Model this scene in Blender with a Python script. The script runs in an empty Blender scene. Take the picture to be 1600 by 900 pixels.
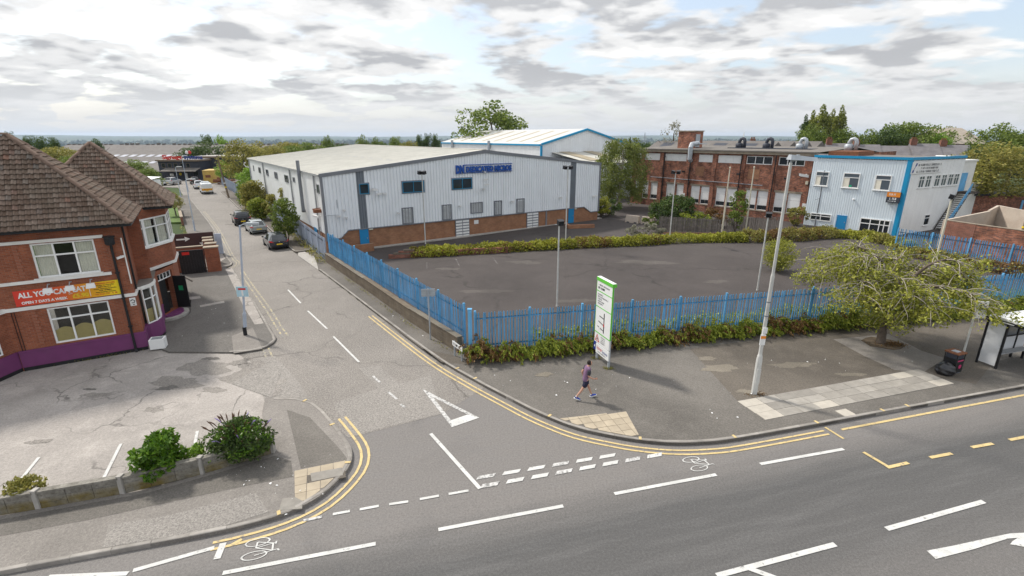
import bpy, bmesh, math, random
import numpy as np
from mathutils import Vector, Matrix
from mathutils.geometry import tessellate_polygon

# ------------------------------------------------------------------ camera, sky, sun, exposure
SC = bpy.context.scene
COL = SC.collection
CAM_H = 10.6
LENS_PX = 774.0                                  # focal length in pixels of the 1600 px wide photograph
PITCH = math.atan((450.0 - 213.0) / LENS_PX)     # downward tilt
cd = bpy.data.cameras.new('camera'); cam = bpy.data.objects.new('camera', cd); COL.objects.link(cam)
cd.sensor_width = 36.0; cd.lens = LENS_PX / 1600.0 * 36.0
cd.clip_start = 0.3; cd.clip_end = 60000.0
cam.location = (0, 0, CAM_H); cam.rotation_euler = (math.pi / 2 - PITCH, 0, 0)
SC.camera = cam
SUN_EL = math.radians(48.0)
SUN_DIR = Vector((-0.81 * math.cos(SUN_EL), 0.586 * math.cos(SUN_EL), math.sin(SUN_EL))).normalized()   # towards the sun
EXPOSURE = 0.96
SUN_STRENGTH = 2.1
SKY_STRENGTH = 0.1

world = bpy.data.worlds.new('World'); SC.world = world; world.use_nodes = True
def build_world():
    nt = world.node_tree; nt.nodes.clear(); N = nt.nodes.new; L = nt.links.new
    out = N('ShaderNodeOutputWorld'); bg = N('ShaderNodeBackground'); bg.inputs[1].default_value = SKY_STRENGTH
    sky = N('ShaderNodeTexSky'); sky.sky_type = 'NISHITA'; sky.sun_disc = False
    sky.sun_elevation = SUN_EL; sky.sun_rotation = math.atan2(SUN_DIR.x, SUN_DIR.y)
    sky.air_density = 1.0; sky.dust_density = 2.0; sky.ozone_density = 1.0
    tc = N('ShaderNodeTexCoord'); sep = N('ShaderNodeSeparateXYZ'); L(tc.outputs['Generated'], sep.inputs[0])
    def math_(op, a, b=None, clamp=False):
        n = N('ShaderNodeMath'); n.operation = op; n.use_clamp = clamp
        for i, v in enumerate((a, b)):
            if v is None: continue
            if isinstance(v, (int, float)): n.inputs[i].default_value = v
            else: L(v, n.inputs[i])
        return n.outputs[0]
    zc = math_('MAXIMUM', sep.outputs[2], 0.0)
    den = math_('ADD', zc, 0.17)
    u = math_('DIVIDE', sep.outputs[0], den); v = math_('DIVIDE', sep.outputs[1], den)
    cmb = N('ShaderNodeCombineXYZ'); L(u, cmb.inputs[0]); L(v, cmb.inputs[1])
    mp = N('ShaderNodeMapping'); mp.inputs['Location'].default_value = (3.1, 1.7, 0); mp.inputs['Scale'].default_value = (0.9, 1.0, 1)
    L(cmb.outputs[0], mp.inputs[0])
    def noise(scale, detail, rough, dist, w=None, vec=mp.outputs[0]):
        n = N('ShaderNodeTexNoise'); n.noise_dimensions = '2D'; n.inputs['Scale'].default_value = scale; n.inputs['Detail'].default_value = detail
        n.inputs['Roughness'].default_value = rough; n.inputs['Distortion'].default_value = dist; L(vec, n.inputs['Vector']); return n.outputs['Fac']
    def ramp(f, stops):
        r = N('ShaderNodeValToRGB'); L(f, r.inputs[0]); e = r.color_ramp.elements
        while len(e) < len(stops): e.new(0.5)
        for i, (p, c) in enumerate(stops):
            e[i].position = p; e[i].color = (c, c, c, 1) if isinstance(c, (int, float)) else (*c, 1)
        r.color_ramp.interpolation = 'EASE'
        return r.outputs[0]
    n1 = noise(2.3, 9, 0.52, 0.15)
    mask = ramp(n1, [(0.38, 0.0), (0.52, 1.0)])
    mp2 = N('ShaderNodeMapping'); mp2.inputs['Location'].default_value = (3.19, 1.83, 0.1); mp2.inputs['Scale'].default_value = (0.9, 1.0, 1); L(cmb.outputs[0], mp2.inputs[0])
    n2 = noise(2.3, 9, 0.54, 0.15, vec=mp2.outputs[0])
    n3 = noise(0.8, 4, 0.5, 0.2)
    # cauliflower edges: rounded cells roughened by the fine noise
    vo = N('ShaderNodeTexVoronoi'); vo.voronoi_dimensions = '2D'; vo.feature = 'SMOOTH_F1'; vo.inputs['Scale'].default_value = 5.5; vo.inputs['Smoothness'].default_value = 0.6
    nz = N('ShaderNodeTexNoise'); nz.noise_dimensions = '2D'; nz.inputs['Scale'].default_value = 4.0; nz.inputs['Detail'].default_value = 6; L(mp.outputs[0], nz.inputs['Vector'])
    ws = N('ShaderNodeVectorMath'); ws.operation = 'SCALE'; ws.inputs[3].default_value = 0.35; L(nz.outputs['Color'], ws.inputs[0])
    wa = N('ShaderNodeVectorMath'); wa.operation = 'ADD'; L(mp.outputs[0], wa.inputs[0]); L(ws.outputs[0], wa.inputs[1]); L(wa.outputs[0], vo.inputs['Vector'])
    puff = math_('MULTIPLY', math_('SUBTRACT', vo.outputs['Distance'], 0.42), -0.22)
    thick = math_('ADD', math_('ADD', math_('MULTIPLY', n2, 0.75), math_('MULTIPLY', n3, 0.45)), puff)
    col = ramp(thick, [(0.47, (1.03, 1.02, 1.0)), (0.58, (0.86, 0.86, 0.86)), (0.74, (0.52, 0.53, 0.55))])
    # near the horizon the cloud sheets merge into one pale band
    hz = N('ShaderNodeMapRange'); hz.inputs[1].default_value = 0.0; hz.inputs[2].default_value = 0.13; hz.inputs[3].default_value = 1.0; hz.inputs[4].default_value = 0.0; hz.interpolation_type = 'SMOOTHSTEP'
    L(sep.outputs[2], hz.inputs[0])
    mx = N('ShaderNodeMix'); mx.data_type = 'RGBA'; L(hz.outputs[0], mx.inputs[0]); L(col, mx.inputs[6]); mx.inputs[7].default_value = (0.87, 0.88, 0.89, 1)
    # an overcast sky grows brighter from the horizon to the zenith
    vm = N('ShaderNodeVectorMath'); vm.operation = 'SCALE'; L(mx.outputs[2], vm.inputs[0]); L(math_('ADD', math_('MULTIPLY', zc, 5.8), 4.55), vm.inputs[3])
    skyb = N('ShaderNodeVectorMath'); skyb.operation = 'SCALE'; L(sky.outputs[0], skyb.inputs[0]); skyb.inputs[3].default_value = 1.0
    # the thin gaps show pale milky blue, not deep blue
    gap = N('ShaderNodeMix'); gap.data_type = 'RGBA'; gap.inputs[0].default_value = 0.4; L(skyb.outputs[0], gap.inputs[6]); gap.inputs[7].default_value = (4.6, 4.9, 5.2, 1)
    mk = math_('MAXIMUM', mask, math_('MULTIPLY', hz.outputs[0], 0.85))
    fin = N('ShaderNodeMix'); fin.data_type = 'RGBA'; L(mk, fin.inputs[0]); L(gap.outputs[2], fin.inputs[6]); L(vm.outputs[0], fin.inputs[7])
    L(fin.outputs[2], bg.inputs[0]); L(bg.outputs[0], out.inputs[0])
build_world()

sd = bpy.data.lights.new('sun', 'SUN'); sd.energy = SUN_STRENGTH; sd.angle = math.radians(5.0); sd.color = (1.0, 0.95, 0.87)
sun = bpy.data.objects.new('sun', sd); COL.objects.link(sun)
sun.rotation_euler = (-SUN_DIR).to_track_quat('-Z', 'Y').to_euler(); sun.location = (0, 0, 60)
SC.view_settings.view_transform = 'Standard'; SC.view_settings.look = 'None'
SC.view_settings.exposure = EXPOSURE; SC.view_settings.gamma = 1.0; SC.view_settings.use_curve_mapping = False
SC.cycles.use_denoising = True; SC.cycles.max_bounces = 4; SC.cycles.diffuse_bounces = 3; SC.cycles.glossy_bounces = 2; SC.cycles.transparent_max_bounces = 8; SC.cycles.volume_bounces = 0
R = random.Random(11)

# ------------------------------------------------------------------ survey helpers: a pixel of the photograph -> a point on a level plane
CP, SP = math.cos(PITCH), math.sin(PITCH)
def ray(px, py):
    x = (px - 800) / LENS_PX; y = -(py - 450) / LENS_PX
    return (x, CP + y * SP, -SP + y * CP)
def G(px, py, z=0.0):
    r = ray(px, py); t = (z - CAM_H) / r[2]
    return (r[0] * t, r[1] * t)
def at(px, py, Y):
    r = ray(px, py); t = Y / r[1]
    return (r[0] * t, Y, CAM_H + r[2] * t)

# ------------------------------------------------------------------ object helpers
def setp(o, label=None, cat=None, group=None, kind=None):
    if label: o['label'] = label
    if cat: o['category'] = cat
    if group: o['group'] = group
    if kind: o['kind'] = kind
    return o
def thing(name, label, cat, loc=(0, 0, 0), rz=0.0, group=None):
    o = bpy.data.objects.new(name, None); COL.objects.link(o); o.empty_display_size = 0.3
    o.location = loc; o.rotation_euler = (0, 0, rz)
    return setp(o, label, cat, group)
def link(name, me, mats=None, parent=None, loc=(0, 0, 0), rot=(0, 0, 0), scale=(1, 1, 1)):
    o = bpy.data.objects.new(name, me); COL.objects.link(o)
    if mats is not None and not me.materials:
        for m in (mats if isinstance(mats, (list, tuple)) else [mats]): me.materials.append(m)
    o.parent = parent; o.location = loc; o.rotation_euler = rot if isinstance(rot, (tuple, list)) else (0, 0, rot); o.scale = scale
    return o
def copy_tree(o, parent=None):
    c = o.copy(); COL.objects.link(c); c.parent = parent
    for ch in o.children: copy_tree(ch, c)
    return c
class MB:
    def __init__(s): s.v = []; s.f = []; s.m = []
    def add(s, vs, fs, m=0):
        b = len(s.v); s.v += [tuple(p) for p in vs]
        for f in fs: s.f.append(tuple(i + b for i in f)); s.m.append(m)
        return s
    def box(s, x0, y0, z0, x1, y1, z1, m=0):
        if x1 < x0: x0, x1 = x1, x0
        if y1 < y0: y0, y1 = y1, y0
        if z1 < z0: z0, z1 = z1, z0
        return s.add([(x0,y0,z0),(x1,y0,z0),(x1,y1,z0),(x0,y1,z0),(x0,y0,z1),(x1,y0,z1),(x1,y1,z1),(x0,y1,z1)],
              [(0,3,2,1),(4,5,6,7),(0,1,5,4),(1,2,6,5),(2,3,7,6),(3,0,4,7)], m)
    def obox(s, p, q, w, z0, z1, m=0):
        """upright box along the ground line p-q, w thick"""
        d = Vector((q[0]-p[0], q[1]-p[1])); d.normalize(); n = Vector((-d.y, d.x)) * (w / 2)
        c = [(p[0]-n.x,p[1]-n.y),(q[0]-n.x,q[1]-n.y),(q[0]+n.x,q[1]+n.y),(p[0]+n.x,p[1]+n.y)]
        return s.prism(c, z0, z1, m)
    def prism(s, poly, z0, z1, m=0):
        n = len(poly); a = sum(poly[i][0]*poly[(i+1)%n][1]-poly[(i+1)%n][0]*poly[i][1] for i in range(n))
        if a < 0: poly = poly[::-1]
        vs = [(x,y,z0) for x,y in poly] + [(x,y,z1) for x,y in poly]
        tri = tessellate_polygon([[Vector((x,y,0)) for x,y in poly]])
        fs = [(i,(i+1)%n,n+(i+1)%n,n+i) for i in range(n)]
        for t in tri:
            p = [poly[i] for i in t]
            ar = (p[1][0]-p[0][0])*(p[2][1]-p[0][1])-(p[2][0]-p[0][0])*(p[1][1]-p[0][1])
            t = tuple(t) if ar > 0 else tuple(t)[::-1]
            fs.append(tuple(n+i for i in t)); fs.append(tuple(t)[::-1])
        return s.add(vs, fs, m)
    def sheet(s, poly, z, m=0):
        tri = tessellate_polygon([[Vector((x,y,0)) for x,y in poly]]); fs = []
        for t in tri:
            p = [poly[i] for i in t]
            ar = (p[1][0]-p[0][0])*(p[2][1]-p[0][1])-(p[2][0]-p[0][0])*(p[1][1]-p[0][1])
            fs.append(tuple(t) if ar > 0 else tuple(t)[::-1])
        return s.add([(x,y,z) for x,y in poly], fs, m)
    def tube(s, pts, r, n=6, m=0, cap=True):
        pts = [Vector(p) for p in pts]; rs = r if isinstance(r, (list, tuple)) else [r]*len(pts); rings = []
        prev = None
        for i, p in enumerate(pts):
            t = (pts[min(i+1,len(pts)-1)] - pts[max(i-1,0)]).normalized()
            a = prev if prev is not None and abs(prev.dot(t)) < 0.95 else (Vector((1,0,0)) if abs(t.x) < 0.8 else Vector((0,1,0)))
            a = (a - t * a.dot(t)).normalized(); b = t.cross(a); prev = a
            rings.append([p + a*math.cos(2*math.pi*k/n)*rs[i] + b*math.sin(2*math.pi*k/n)*rs[i] for k in range(n)])
        vs = [v for rg in rings for v in rg]; fs = []
        for i in range(len(pts)-1):
            for k in range(n): fs.append((i*n+k, i*n+(k+1)%n, (i+1)*n+(k+1)%n, (i+1)*n+k))
        if cap: fs.append(tuple(range(n))[::-1]); fs.append(tuple((len(pts)-1)*n+k for k in range(n)))
        return s.add(vs, fs, m)
    def lathe(s, prof, n=10, c=(0,0,0), m=0):
        vs = []; fs = []
        for r, z in prof:
            for k in range(n): vs.append((c[0]+r*math.cos(2*math.pi*k/n), c[1]+r*math.sin(2*math.pi*k/n), c[2]+z))
        for i in range(len(prof)-1):
            for k in range(n): fs.append((i*n+k, i*n+(k+1)%n, (i+1)*n+(k+1)%n, (i+1)*n+k))
        fs.append(tuple(range(n))[::-1]); fs.append(tuple((len(prof)-1)*n+k for k in range(n)))
        return s.add(vs, fs, m)
    def strip(s, a, b, m=0):
        """ribbon between two polylines of equal length"""
        n = len(a); return s.add(list(a)+list(b), [(i,i+1,n+i+1,n+i) for i in range(n-1)], m)
    def xf(s, M):
        s.v = [tuple(M @ Vector(v)) for v in s.v]; return s
    def mesh(s, name, smooth=False):
        me = bpy.data.meshes.new(name); me.from_pydata(s.v, [], s.f)
        if any(s.m): me.polygons.foreach_set('material_index', s.m)
        if smooth: me.polygons.foreach_set('use_smooth', [True]*len(s.f))
        me.update(); return me
    def build(s, name, mats, parent=None, loc=(0,0,0), rot=(0,0,0), smooth=False):
        return link(name, s.mesh(name, smooth), mats, parent, loc, rot)
def npmesh(name, V, F, mat, smooth=False):
    """fast mesh from numpy: V (n,3), F (m,k)"""
    me = bpy.data.meshes.new(name); k = F.shape[1]
    me.vertices.add(len(V)); me.vertices.foreach_set('co', V.astype(np.float32).ravel())
    me.loops.add(F.size); me.loops.foreach_set('vertex_index', F.astype(np.int32).ravel())
    me.polygons.add(len(F)); me.polygons.foreach_set('loop_start', np.arange(0, F.size, k, dtype=np.int32))
    me.update(calc_edges=True); me.materials.append(mat)
    return me
def text_mesh(s, size, ext=0.006, align='LEFT', bold=0.0, shear=0.0, spacing=1.0):
    cu = bpy.data.curves.new('lettering', 'FONT'); cu.body = s; cu.size = size; cu.extrude = ext; cu.align_x = align
    cu.offset = bold; cu.shear = shear; cu.space_character = spacing; cu.resolution_u = 3
    ob = bpy.data.objects.new('lettering', cu); COL.objects.link(ob)
    me = bpy.data.meshes.new_from_object(ob.evaluated_get(bpy.context.evaluated_depsgraph_get()))
    bpy.data.objects.remove(ob); bpy.data.curves.remove(cu)
    return me
def lettering(s, size, mat, parent, loc, rz=0.0, width=None, align='LEFT', bold=0.0, ext=0.006, tilt=0.0, name='lettering', **k):
    """upright text on a wall that faces local -y; stretched or squeezed to 'width' when given"""
    me = text_mesh(s, size, ext, align, bold, **k)
    xs = [v.co.x for v in me.vertices]; w = (max(xs)-min(xs)) if xs else 1
    sx = width / w if width else 1.0
    me.materials.clear(); me.materials.append(mat)
    return link(name, me, None, parent, loc, (math.pi/2, tilt, rz), (sx, 1, 1))
def catmull(pts, per=6, closed=False):
    out = []; n = len(pts)
    for i in range(n - 1):
        p0, p1, p2, p3 = [Vector(pts[max(0, min(n-1, j))]) for j in (i-1, i, i+1, i+2)]
        for k in range(per):
            t = k / per
            out.append(tuple(0.5*((2*p1)+(p2-p0)*t+(2*p0-5*p1+4*p2-p3)*t*t+(3*p1-p0-3*p2+p3)*t**3)))
    out.append(tuple(pts[-1])); return out
def offset(pts, d):
    """shift a 2-D polyline sideways (left is positive)"""
    out = []
    for i in range(len(pts)):
        a = Vector(pts[max(0,i-1)]); b = Vector(pts[min(len(pts)-1,i+1)]); t = (b-a).normalized()
        out.append((pts[i][0]-t.y*d, pts[i][1]+t.x*d))
    return out
def along(pts, step):
    """resample a 2-D polyline at even steps"""
    out = [Vector(pts[0])]; need = step; 
    for i in range(len(pts)-1):
        a, b = Vector(pts[i]), Vector(pts[i+1]); L = (b-a).length; pos = 0.0
        while L - pos >= need:
            pos += need; out.append(a + (b-a)*(pos/L)); need = step
        need -= (L - pos)
    return [tuple(p) for p in out]

# ------------------------------------------------------------------ materials
def nodes(name):
    m = bpy.data.materials.new(name); m.use_nodes = True; nt = m.node_tree; nt.nodes.clear()
    out = nt.nodes.new('ShaderNodeOutputMaterial'); b = nt.nodes.new('ShaderNodeBsdfPrincipled'); nt.links.new(b.outputs[0], out.inputs[0])
    return m, nt, b, out
class NT:
    def __init__(s, nt): s.nt = nt
    def n(s, t, **k):
        o = s.nt.nodes.new(t)
        for a, v in k.items(): setattr(o, a, v)
        return o
    def l(s, a, b): s.nt.links.new(a, b)
    def math(s, op, a, b=None, clamp=False):
        n = s.n('ShaderNodeMath', operation=op, use_clamp=clamp)
        for i, v in enumerate((a, b)):
            if v is None: continue
            if isinstance(v, (int, float)): n.inputs[i].default_value = v
            else: s.l(v, n.inputs[i])
        return n.outputs[0]
    def noise(s, vec, scale, detail=4, rough=0.55, dist=0.0):
        n = s.n('ShaderNodeTexNoise'); n.inputs['Scale'].default_value = scale; n.inputs['Detail'].default_value = detail
        n.inputs['Roughness'].default_value = rough; n.inputs['Distortion'].default_value = dist; s.l(vec, n.inputs['Vector']); return n.outputs['Fac']
    def ramp(s, f, stops, interp='LINEAR'):
        r = s.n('ShaderNodeValToRGB'); s.l(f, r.inputs[0]); e = r.color_ramp.elements; r.color_ramp.interpolation = interp
        while len(e) < len(stops): e.new(0.5)
        for i, (p, c) in enumerate(stops):
            e[i].position = p; e[i].color = (c, c, c, 1) if isinstance(c, (int, float)) else (c[0], c[1], c[2], 1)
        return r.outputs[0]
    def mix(s, f, a, b, blend='MIX'):
        n = s.n('ShaderNodeMix', data_type='RGBA', blend_type=blend)
        for i, v in ((0, f), (6, a), (7, b)):
            if isinstance(v, (int, float)): n.inputs[i].default_value = v if i == 0 else (v, v, v, 1)
            elif isinstance(v, (tuple, list)): n.inputs[i].default_value = (v[0], v[1], v[2], 1)
            else: s.l(v, n.inputs[i])
        return n.outputs[2]
    def bump(s, h, strength, dist=0.02):
        n = s.n('ShaderNodeBump'); n.inputs['Strength'].default_value = strength; n.inputs['Distance'].default_value = dist; s.l(h, n.inputs['Height']); return n.outputs[0]
    def pos(s): return s.n('ShaderNodeNewGeometry').outputs['Position']
    def obj(s): return s.n('ShaderNodeTexCoord').outputs['Object']
    def island(s): return s.n('ShaderNodeNewGeometry').outputs['Random Per Island']
    def objrand(s): return s.n('ShaderNodeObjectInfo').outputs['Random']
def bsdf(b, rough=0.7, spec=0.3, metal=0.0):
    b.inputs['Roughness'].default_value = rough; b.inputs['Specular IOR Level'].default_value = spec; b.inputs['Metallic'].default_value = metal
def mat(name, col, rough=0.7, var=0.12, scale=2.0, bump=0.0, bscale=30.0, metal=0.0, spec=0.3, dirt=0.0, dirtcol=(0.12,0.10,0.08), rnd=0.0, streak=False):
    m, nt, b, _ = nodes(name); t = NT(nt); bsdf(b, rough, spec, metal)
    p = t.pos(); f = t.noise(p, scale, 6, 0.6)
    lo = tuple(c*(1-var) for c in col); hi = tuple(min(1, c*(1+var)) for c in col)
    c = t.ramp(f, [(0.3, lo), (0.7, hi)])
    if rnd:
        g = t.ramp(t.objrand(), [(0, 1-rnd), (1, 1+rnd)]); c = t.mix(1.0, c, g, 'MULTIPLY')
    if dirt:
        if streak:
            mp = t.n('ShaderNodeMapping'); mp.inputs['Scale'].default_value = (2.2, 2.2, 0.22); t.l(p, mp.inputs[0]); q = mp.outputs[0]
        else: q = p
        d = t.noise(q, 1.1, 8, 0.65); d = t.ramp(d, [(0.45, 0.0), (0.75, dirt)]); c = t.mix(d, c, dirtcol)
    t.l(c, b.inputs['Base Color'])
    if bump: t.l(t.bump(t.noise(p, bscale, 4), bump), b.inputs['Normal'])
    return m
def asphalt(name, col, light=0.16, cracks=0.0, patch=0.18, stain=0.3, speck=0.5, warm=(1.0, 0.97, 0.93), crack_scale=0.22):
    m, nt, b, _ = nodes(name); t = NT(nt); bsdf(b, 0.85, 0.25); p = t.pos(); col *= 0.9; warm = (warm[0], warm[1]*0.975, warm[2]*0.945)
    big = t.noise(p, 0.16, 5, 0.55, 0.6); med = t.noise(p, 0.9, 7, 0.65, 0.3); fine = t.noise(p, 15, 3, 0.75); grit = t.noise(p, 48, 2, 0.8)
    c = t.ramp(big, [(0.32, tuple(col*(1-patch)*w for w in warm)), (0.68, tuple(col*(1+patch)*w for w in warm))])
    c = t.mix(t.ramp(med, [(0.5, 0.0), (0.75, stain)]), c, tuple(min(0.6, col*1.45)*w for w in warm))
    c = t.mix(t.ramp(t.noise(p, 0.55, 6, 0.6, 0.8), [(0.56, 0.0), (0.8, stain)]), c, tuple(col*0.6*w for w in warm))
    c = t.mix(1.0, c, t.ramp(fine, [(0.36, 1-0.42*speck), (0.64, 1+0.42*speck)]), 'MULTIPLY')
    c = t.mix(1.0, c, t.ramp(grit, [(0.3, 1-0.6*speck), (0.7, 1+0.6*speck)]), 'MULTIPLY')
    c = t.mix(t.ramp(t.noise(p, 42, 1, 0.4), [(0.73, 0.0), (0.77, 0.5*speck)]), c, (0.42, 0.41, 0.39))
    if cracks:
        w = t.n('ShaderNodeVectorMath', operation='ADD'); nv = t.n('ShaderNodeTexNoise'); nv.inputs['Scale'].default_value = 0.7; nv.inputs['Detail'].default_value = 6
        t.l(p, nv.inputs['Vector']); sc = t.n('ShaderNodeVectorMath', operation='SCALE'); sc.inputs[3].default_value = 1.8; t.l(nv.outputs['Color'], sc.inputs[0])
        t.l(p, w.inputs[0]); t.l(sc.outputs[0], w.inputs[1])
        vo = t.n('ShaderNodeTexVoronoi', feature='DISTANCE_TO_EDGE'); vo.inputs['Scale'].default_value = crack_scale; t.l(w.outputs[0], vo.inputs['Vector'])
        k = t.ramp(vo.outputs['Distance'], [(0.0, 1.0), (0.006, 0.6), (0.016, 0.0)])
        k = t.math('MULTIPLY', k, t.ramp(t.noise(p, 0.35, 3), [(0.42, 0.0), (0.6, cracks)]))
        c = t.mix(k, c, tuple(col*0.35*w_ for w_ in warm))
    t.l(c, b.inputs['Base Color']); t.l(t.bump(grit, 0.5, 0.01), b.inputs['Normal'])
    return m
def brick(name, c1, c2, mortar, bw=0.225, bh=0.075, soot=0.25, rough=0.85, patchy=0.2, sootcol=(0.05,0.035,0.03)):
    m, nt, b, _ = nodes(name); t = NT(nt); bsdf(b, rough, 0.2); o = t.obj(); s = t.n('ShaderNodeSeparateXYZ'); t.l(o, s.inputs[0])
    cm = t.n('ShaderNodeCombineXYZ'); t.l(t.math('ADD', s.outputs[0], s.outputs[1]), cm.inputs[0]); t.l(s.outputs[2], cm.inputs[1])
    br = t.n('ShaderNodeTexBrick'); br.inputs['Scale'].default_value = 1.0; br.inputs['Brick Width'].default_value = bw; br.inputs['Row Height'].default_value = bh
    br.inputs['Mortar Size'].default_value = 0.008; br.inputs['Mortar Smooth'].default_value = 0.3; br.inputs['Bias'].default_value = 0.0
    br.inputs['Color1'].default_value = (*c1, 1); br.inputs['Color2'].default_value = (*c2, 1); br.inputs['Mortar'].default_value = (*mortar, 1); t.l(cm.outputs[0], br.inputs['Vector'])
    c = br.outputs['Color']
    c = t.mix(1.0, c, t.ramp(t.noise(o, 1.3, 6, 0.6), [(0.3, 1-patchy), (0.7, 1+patchy)]), 'MULTIPLY')
    c = t.mix(t.ramp(t.noise(o, 0.6, 6, 0.65, 0.5), [(0.48, 0.0), (0.72, soot)]), c, sootcol)
    t.l(c, b.inputs['Base Color']); t.l(t.bump(br.outputs['Fac'], -0.35, 0.01), b.inputs['Normal'])
    return m
def paint_line(name, col, under, wear=0.45, scale=7.0):
    m, nt, b, _ = nodes(name); t = NT(nt); bsdf(b, 0.75, 0.25); p = t.pos()
    f = t.noise(p, scale, 8, 0.7); k = t.ramp(f, [(wear-0.05, 0.0), (wear+0.08, 1.0)])
    c = t.mix(1.0, col, t.ramp(t.noise(p, 2.0, 5), [(0.3, 0.82), (0.7, 1.05)]), 'MULTIPLY')
    c = t.mix(k, under, c); c = t.mix(1.0, c, t.ramp(t.noise(p, 60, 2), [(0.3, 0.85), (0.7, 1.1)]), 'MULTIPLY')
    t.l(c, b.inputs['Base Color']); return m
def leaf(name, stops, trans=0.35, rough=0.55, clump=0.25, cscale=1.2):
    m, nt, b, out = nodes(name); t = NT(nt); bsdf(b, rough, 0.25)
    c = t.ramp(t.island(), [(i/(len(stops)-1), s) for i, s in enumerate(stops)])
    c = t.mix(1.0, c, t.ramp(t.noise(t.obj(), cscale, 3), [(0.3, 1-clump), (0.7, 1+clump)]), 'MULTIPLY')
    t.l(c, b.inputs['Base Color']); tr = t.n('ShaderNodeBsdfTranslucent'); t.l(c, tr.inputs[0])
    ms = t.n('ShaderNodeMixShader'); ms.inputs[0].default_value = trans; t.l(b.outputs[0], ms.inputs[1]); t.l(tr.outputs[0], ms.inputs[2]); t.l(ms.outputs[0], out.inputs[0])
    return m
def glass_clear(name, tint=(0.9,0.92,0.92)):
    m, nt, b, out = nodes(name); t = NT(nt); tr = t.n('ShaderNodeBsdfTransparent'); tr.inputs[0].default_value = (*tint, 1)
    gl = t.n('ShaderNodeBsdfGlossy'); gl.inputs['Roughness'].default_value = 0.03
    fr = t.n('ShaderNodeLayerWeight'); fr.inputs[0].default_value = 0.5
    k = t.math('ADD', t.math('MULTIPLY', t.math('POWER', fr.outputs['Facing'], 4.0), 0.7), 0.035, True)
    ms = t.n('ShaderNodeMixShader'); t.l(k, ms.inputs[0]); t.l(tr.outputs[0], ms.inputs[1]); t.l(gl.outputs[0], ms.inputs[2]); t.l(ms.outputs[0], out.inputs[0]); return m
def glass_dark(name, col=(0.02,0.025,0.03), rough=0.06):
    m, nt, b, _ = nodes(name); t = NT(nt); bsdf(b, rough, 0.6); b.inputs['Base Color'].default_value = (*col, 1)
    t.l(t.bump(t.noise(t.pos(), 1.2, 1), 0.03, 0.05), b.inputs['Normal']); return m

M = {}
M['asphalt_main'] = asphalt('asphalt_main', 0.105, patch=0.10, stain=0.16, speck=0.55, warm=(0.99,0.98,1.0))
M['asphalt_lane'] = asphalt('asphalt_lane', 0.175, patch=0.10, stain=0.20, speck=0.5, warm=(1.0,0.97,0.95))
M['asphalt_old'] = asphalt('asphalt_old', 0.235, patch=0.10, stain=0.25, speck=0.8, cracks=0.7, warm=(1.0,0.94,0.875), crack_scale=0.16)
M['asphalt_patch'] = asphalt('asphalt_patch', 0.26, patch=0.08, stain=0.2, speck=0.7, warm=(1.0,0.95,0.89))
M['forecourt'] = asphalt('forecourt', 0.345, patch=0.2, stain=0.65, speck=0.34, cracks=0.9, warm=(1.0,0.94,0.885), crack_scale=0.33)
M['forecourt_worn'] = asphalt('forecourt_worn', 0.24, patch=0.2, stain=0.5, speck=0.6, warm=(1.0,0.94,0.87))
M['forecourt_dark'] = asphalt('forecourt_dark', 0.145, patch=0.15, stain=0.35, speck=0.5, warm=(1.0,0.95,0.89))
M['footway'] = asphalt('footway', 0.143, patch=0.26, stain=0.45, speck=0.45, warm=(1.0,0.94,0.86))
M['footway_pale'] = asphalt('footway_pale', 0.22, patch=0.18, stain=0.45, speck=0.38, warm=(1.0,0.94,0.875))  # paler tarmac of the left pavement and a few patches
M['footway_dark'] = asphalt('footway_dark', 0.125, patch=0.22, stain=0.55, speck=0.5, warm=(1.0,0.89,0.76))
M['car_park'] = asphalt('car_park', 0.073, patch=0.16, stain=0.32, speck=0.5, cracks=0.6, warm=(1.0,0.88,0.85), crack_scale=0.09)
M['car_park_worn'] = asphalt('car_park_worn', 0.10, patch=0.2, stain=0.4, speck=0.5, warm=(1.0,0.90,0.84))
M['dust'] = asphalt('dust', 0.19, patch=0.25, stain=0.5, speck=0.5, warm=(1.0,0.90,0.74))
M['concrete'] = mat('concrete', (0.38,0.36,0.33), 0.9, 0.15, 3.0, 0.2, 40, dirt=0.35, dirtcol=(0.16,0.14,0.12))
M['kerb_stone'] = mat('kerb_stone', (0.285,0.265,0.24), 0.9, 0.2, 2.5, 0.2, 40, dirt=0.4, dirtcol=(0.14,0.12,0.1), rnd=0.15)
M['slab'] = mat('slab', (0.285,0.265,0.235), 0.9, 0.14, 4.0, 0.15, 50, dirt=0.35, dirtcol=(0.2,0.18,0.15), rnd=0.16)
M['slab_pale'] = mat('slab_pale', (0.42,0.385,0.33), 0.9, 0.1, 4.0, 0.1, 50, rnd=0.06)
M['tactile'] = mat('tactile', (0.385,0.325,0.24), 0.9, 0.12, 3.0, 0.3, 60, dirt=0.25, dirtcol=(0.26,0.22,0.17), rnd=0.08)
M['white_line'] = paint_line('white_line', (0.58,0.575,0.55), (0.17,0.165,0.16), 0.355)
M['white_worn'] = paint_line('white_worn', (0.56,0.55,0.53), (0.22,0.215,0.205), 0.455)
M['yellow_line'] = paint_line('yellow_line', (0.60,0.46,0.22), (0.19,0.175,0.16), 0.38)
M['white_faint'] = paint_line('white_faint', (0.30,0.28,0.27), (0.075,0.066,0.063), 0.56)
M['yellow_worn'] = paint_line('yellow_worn', (0.54,0.45,0.24), (0.225,0.215,0.2), 0.53, 5.0)
M['grass'] = mat('grass', (0.085,0.14,0.03), 0.9, 0.35, 1.2, 0.3, 20)
M['pub_brick'] = brick('pub_brick', (0.30,0.098,0.05), (0.215,0.066,0.036), (0.24,0.14,0.10), soot=0.22)
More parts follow.
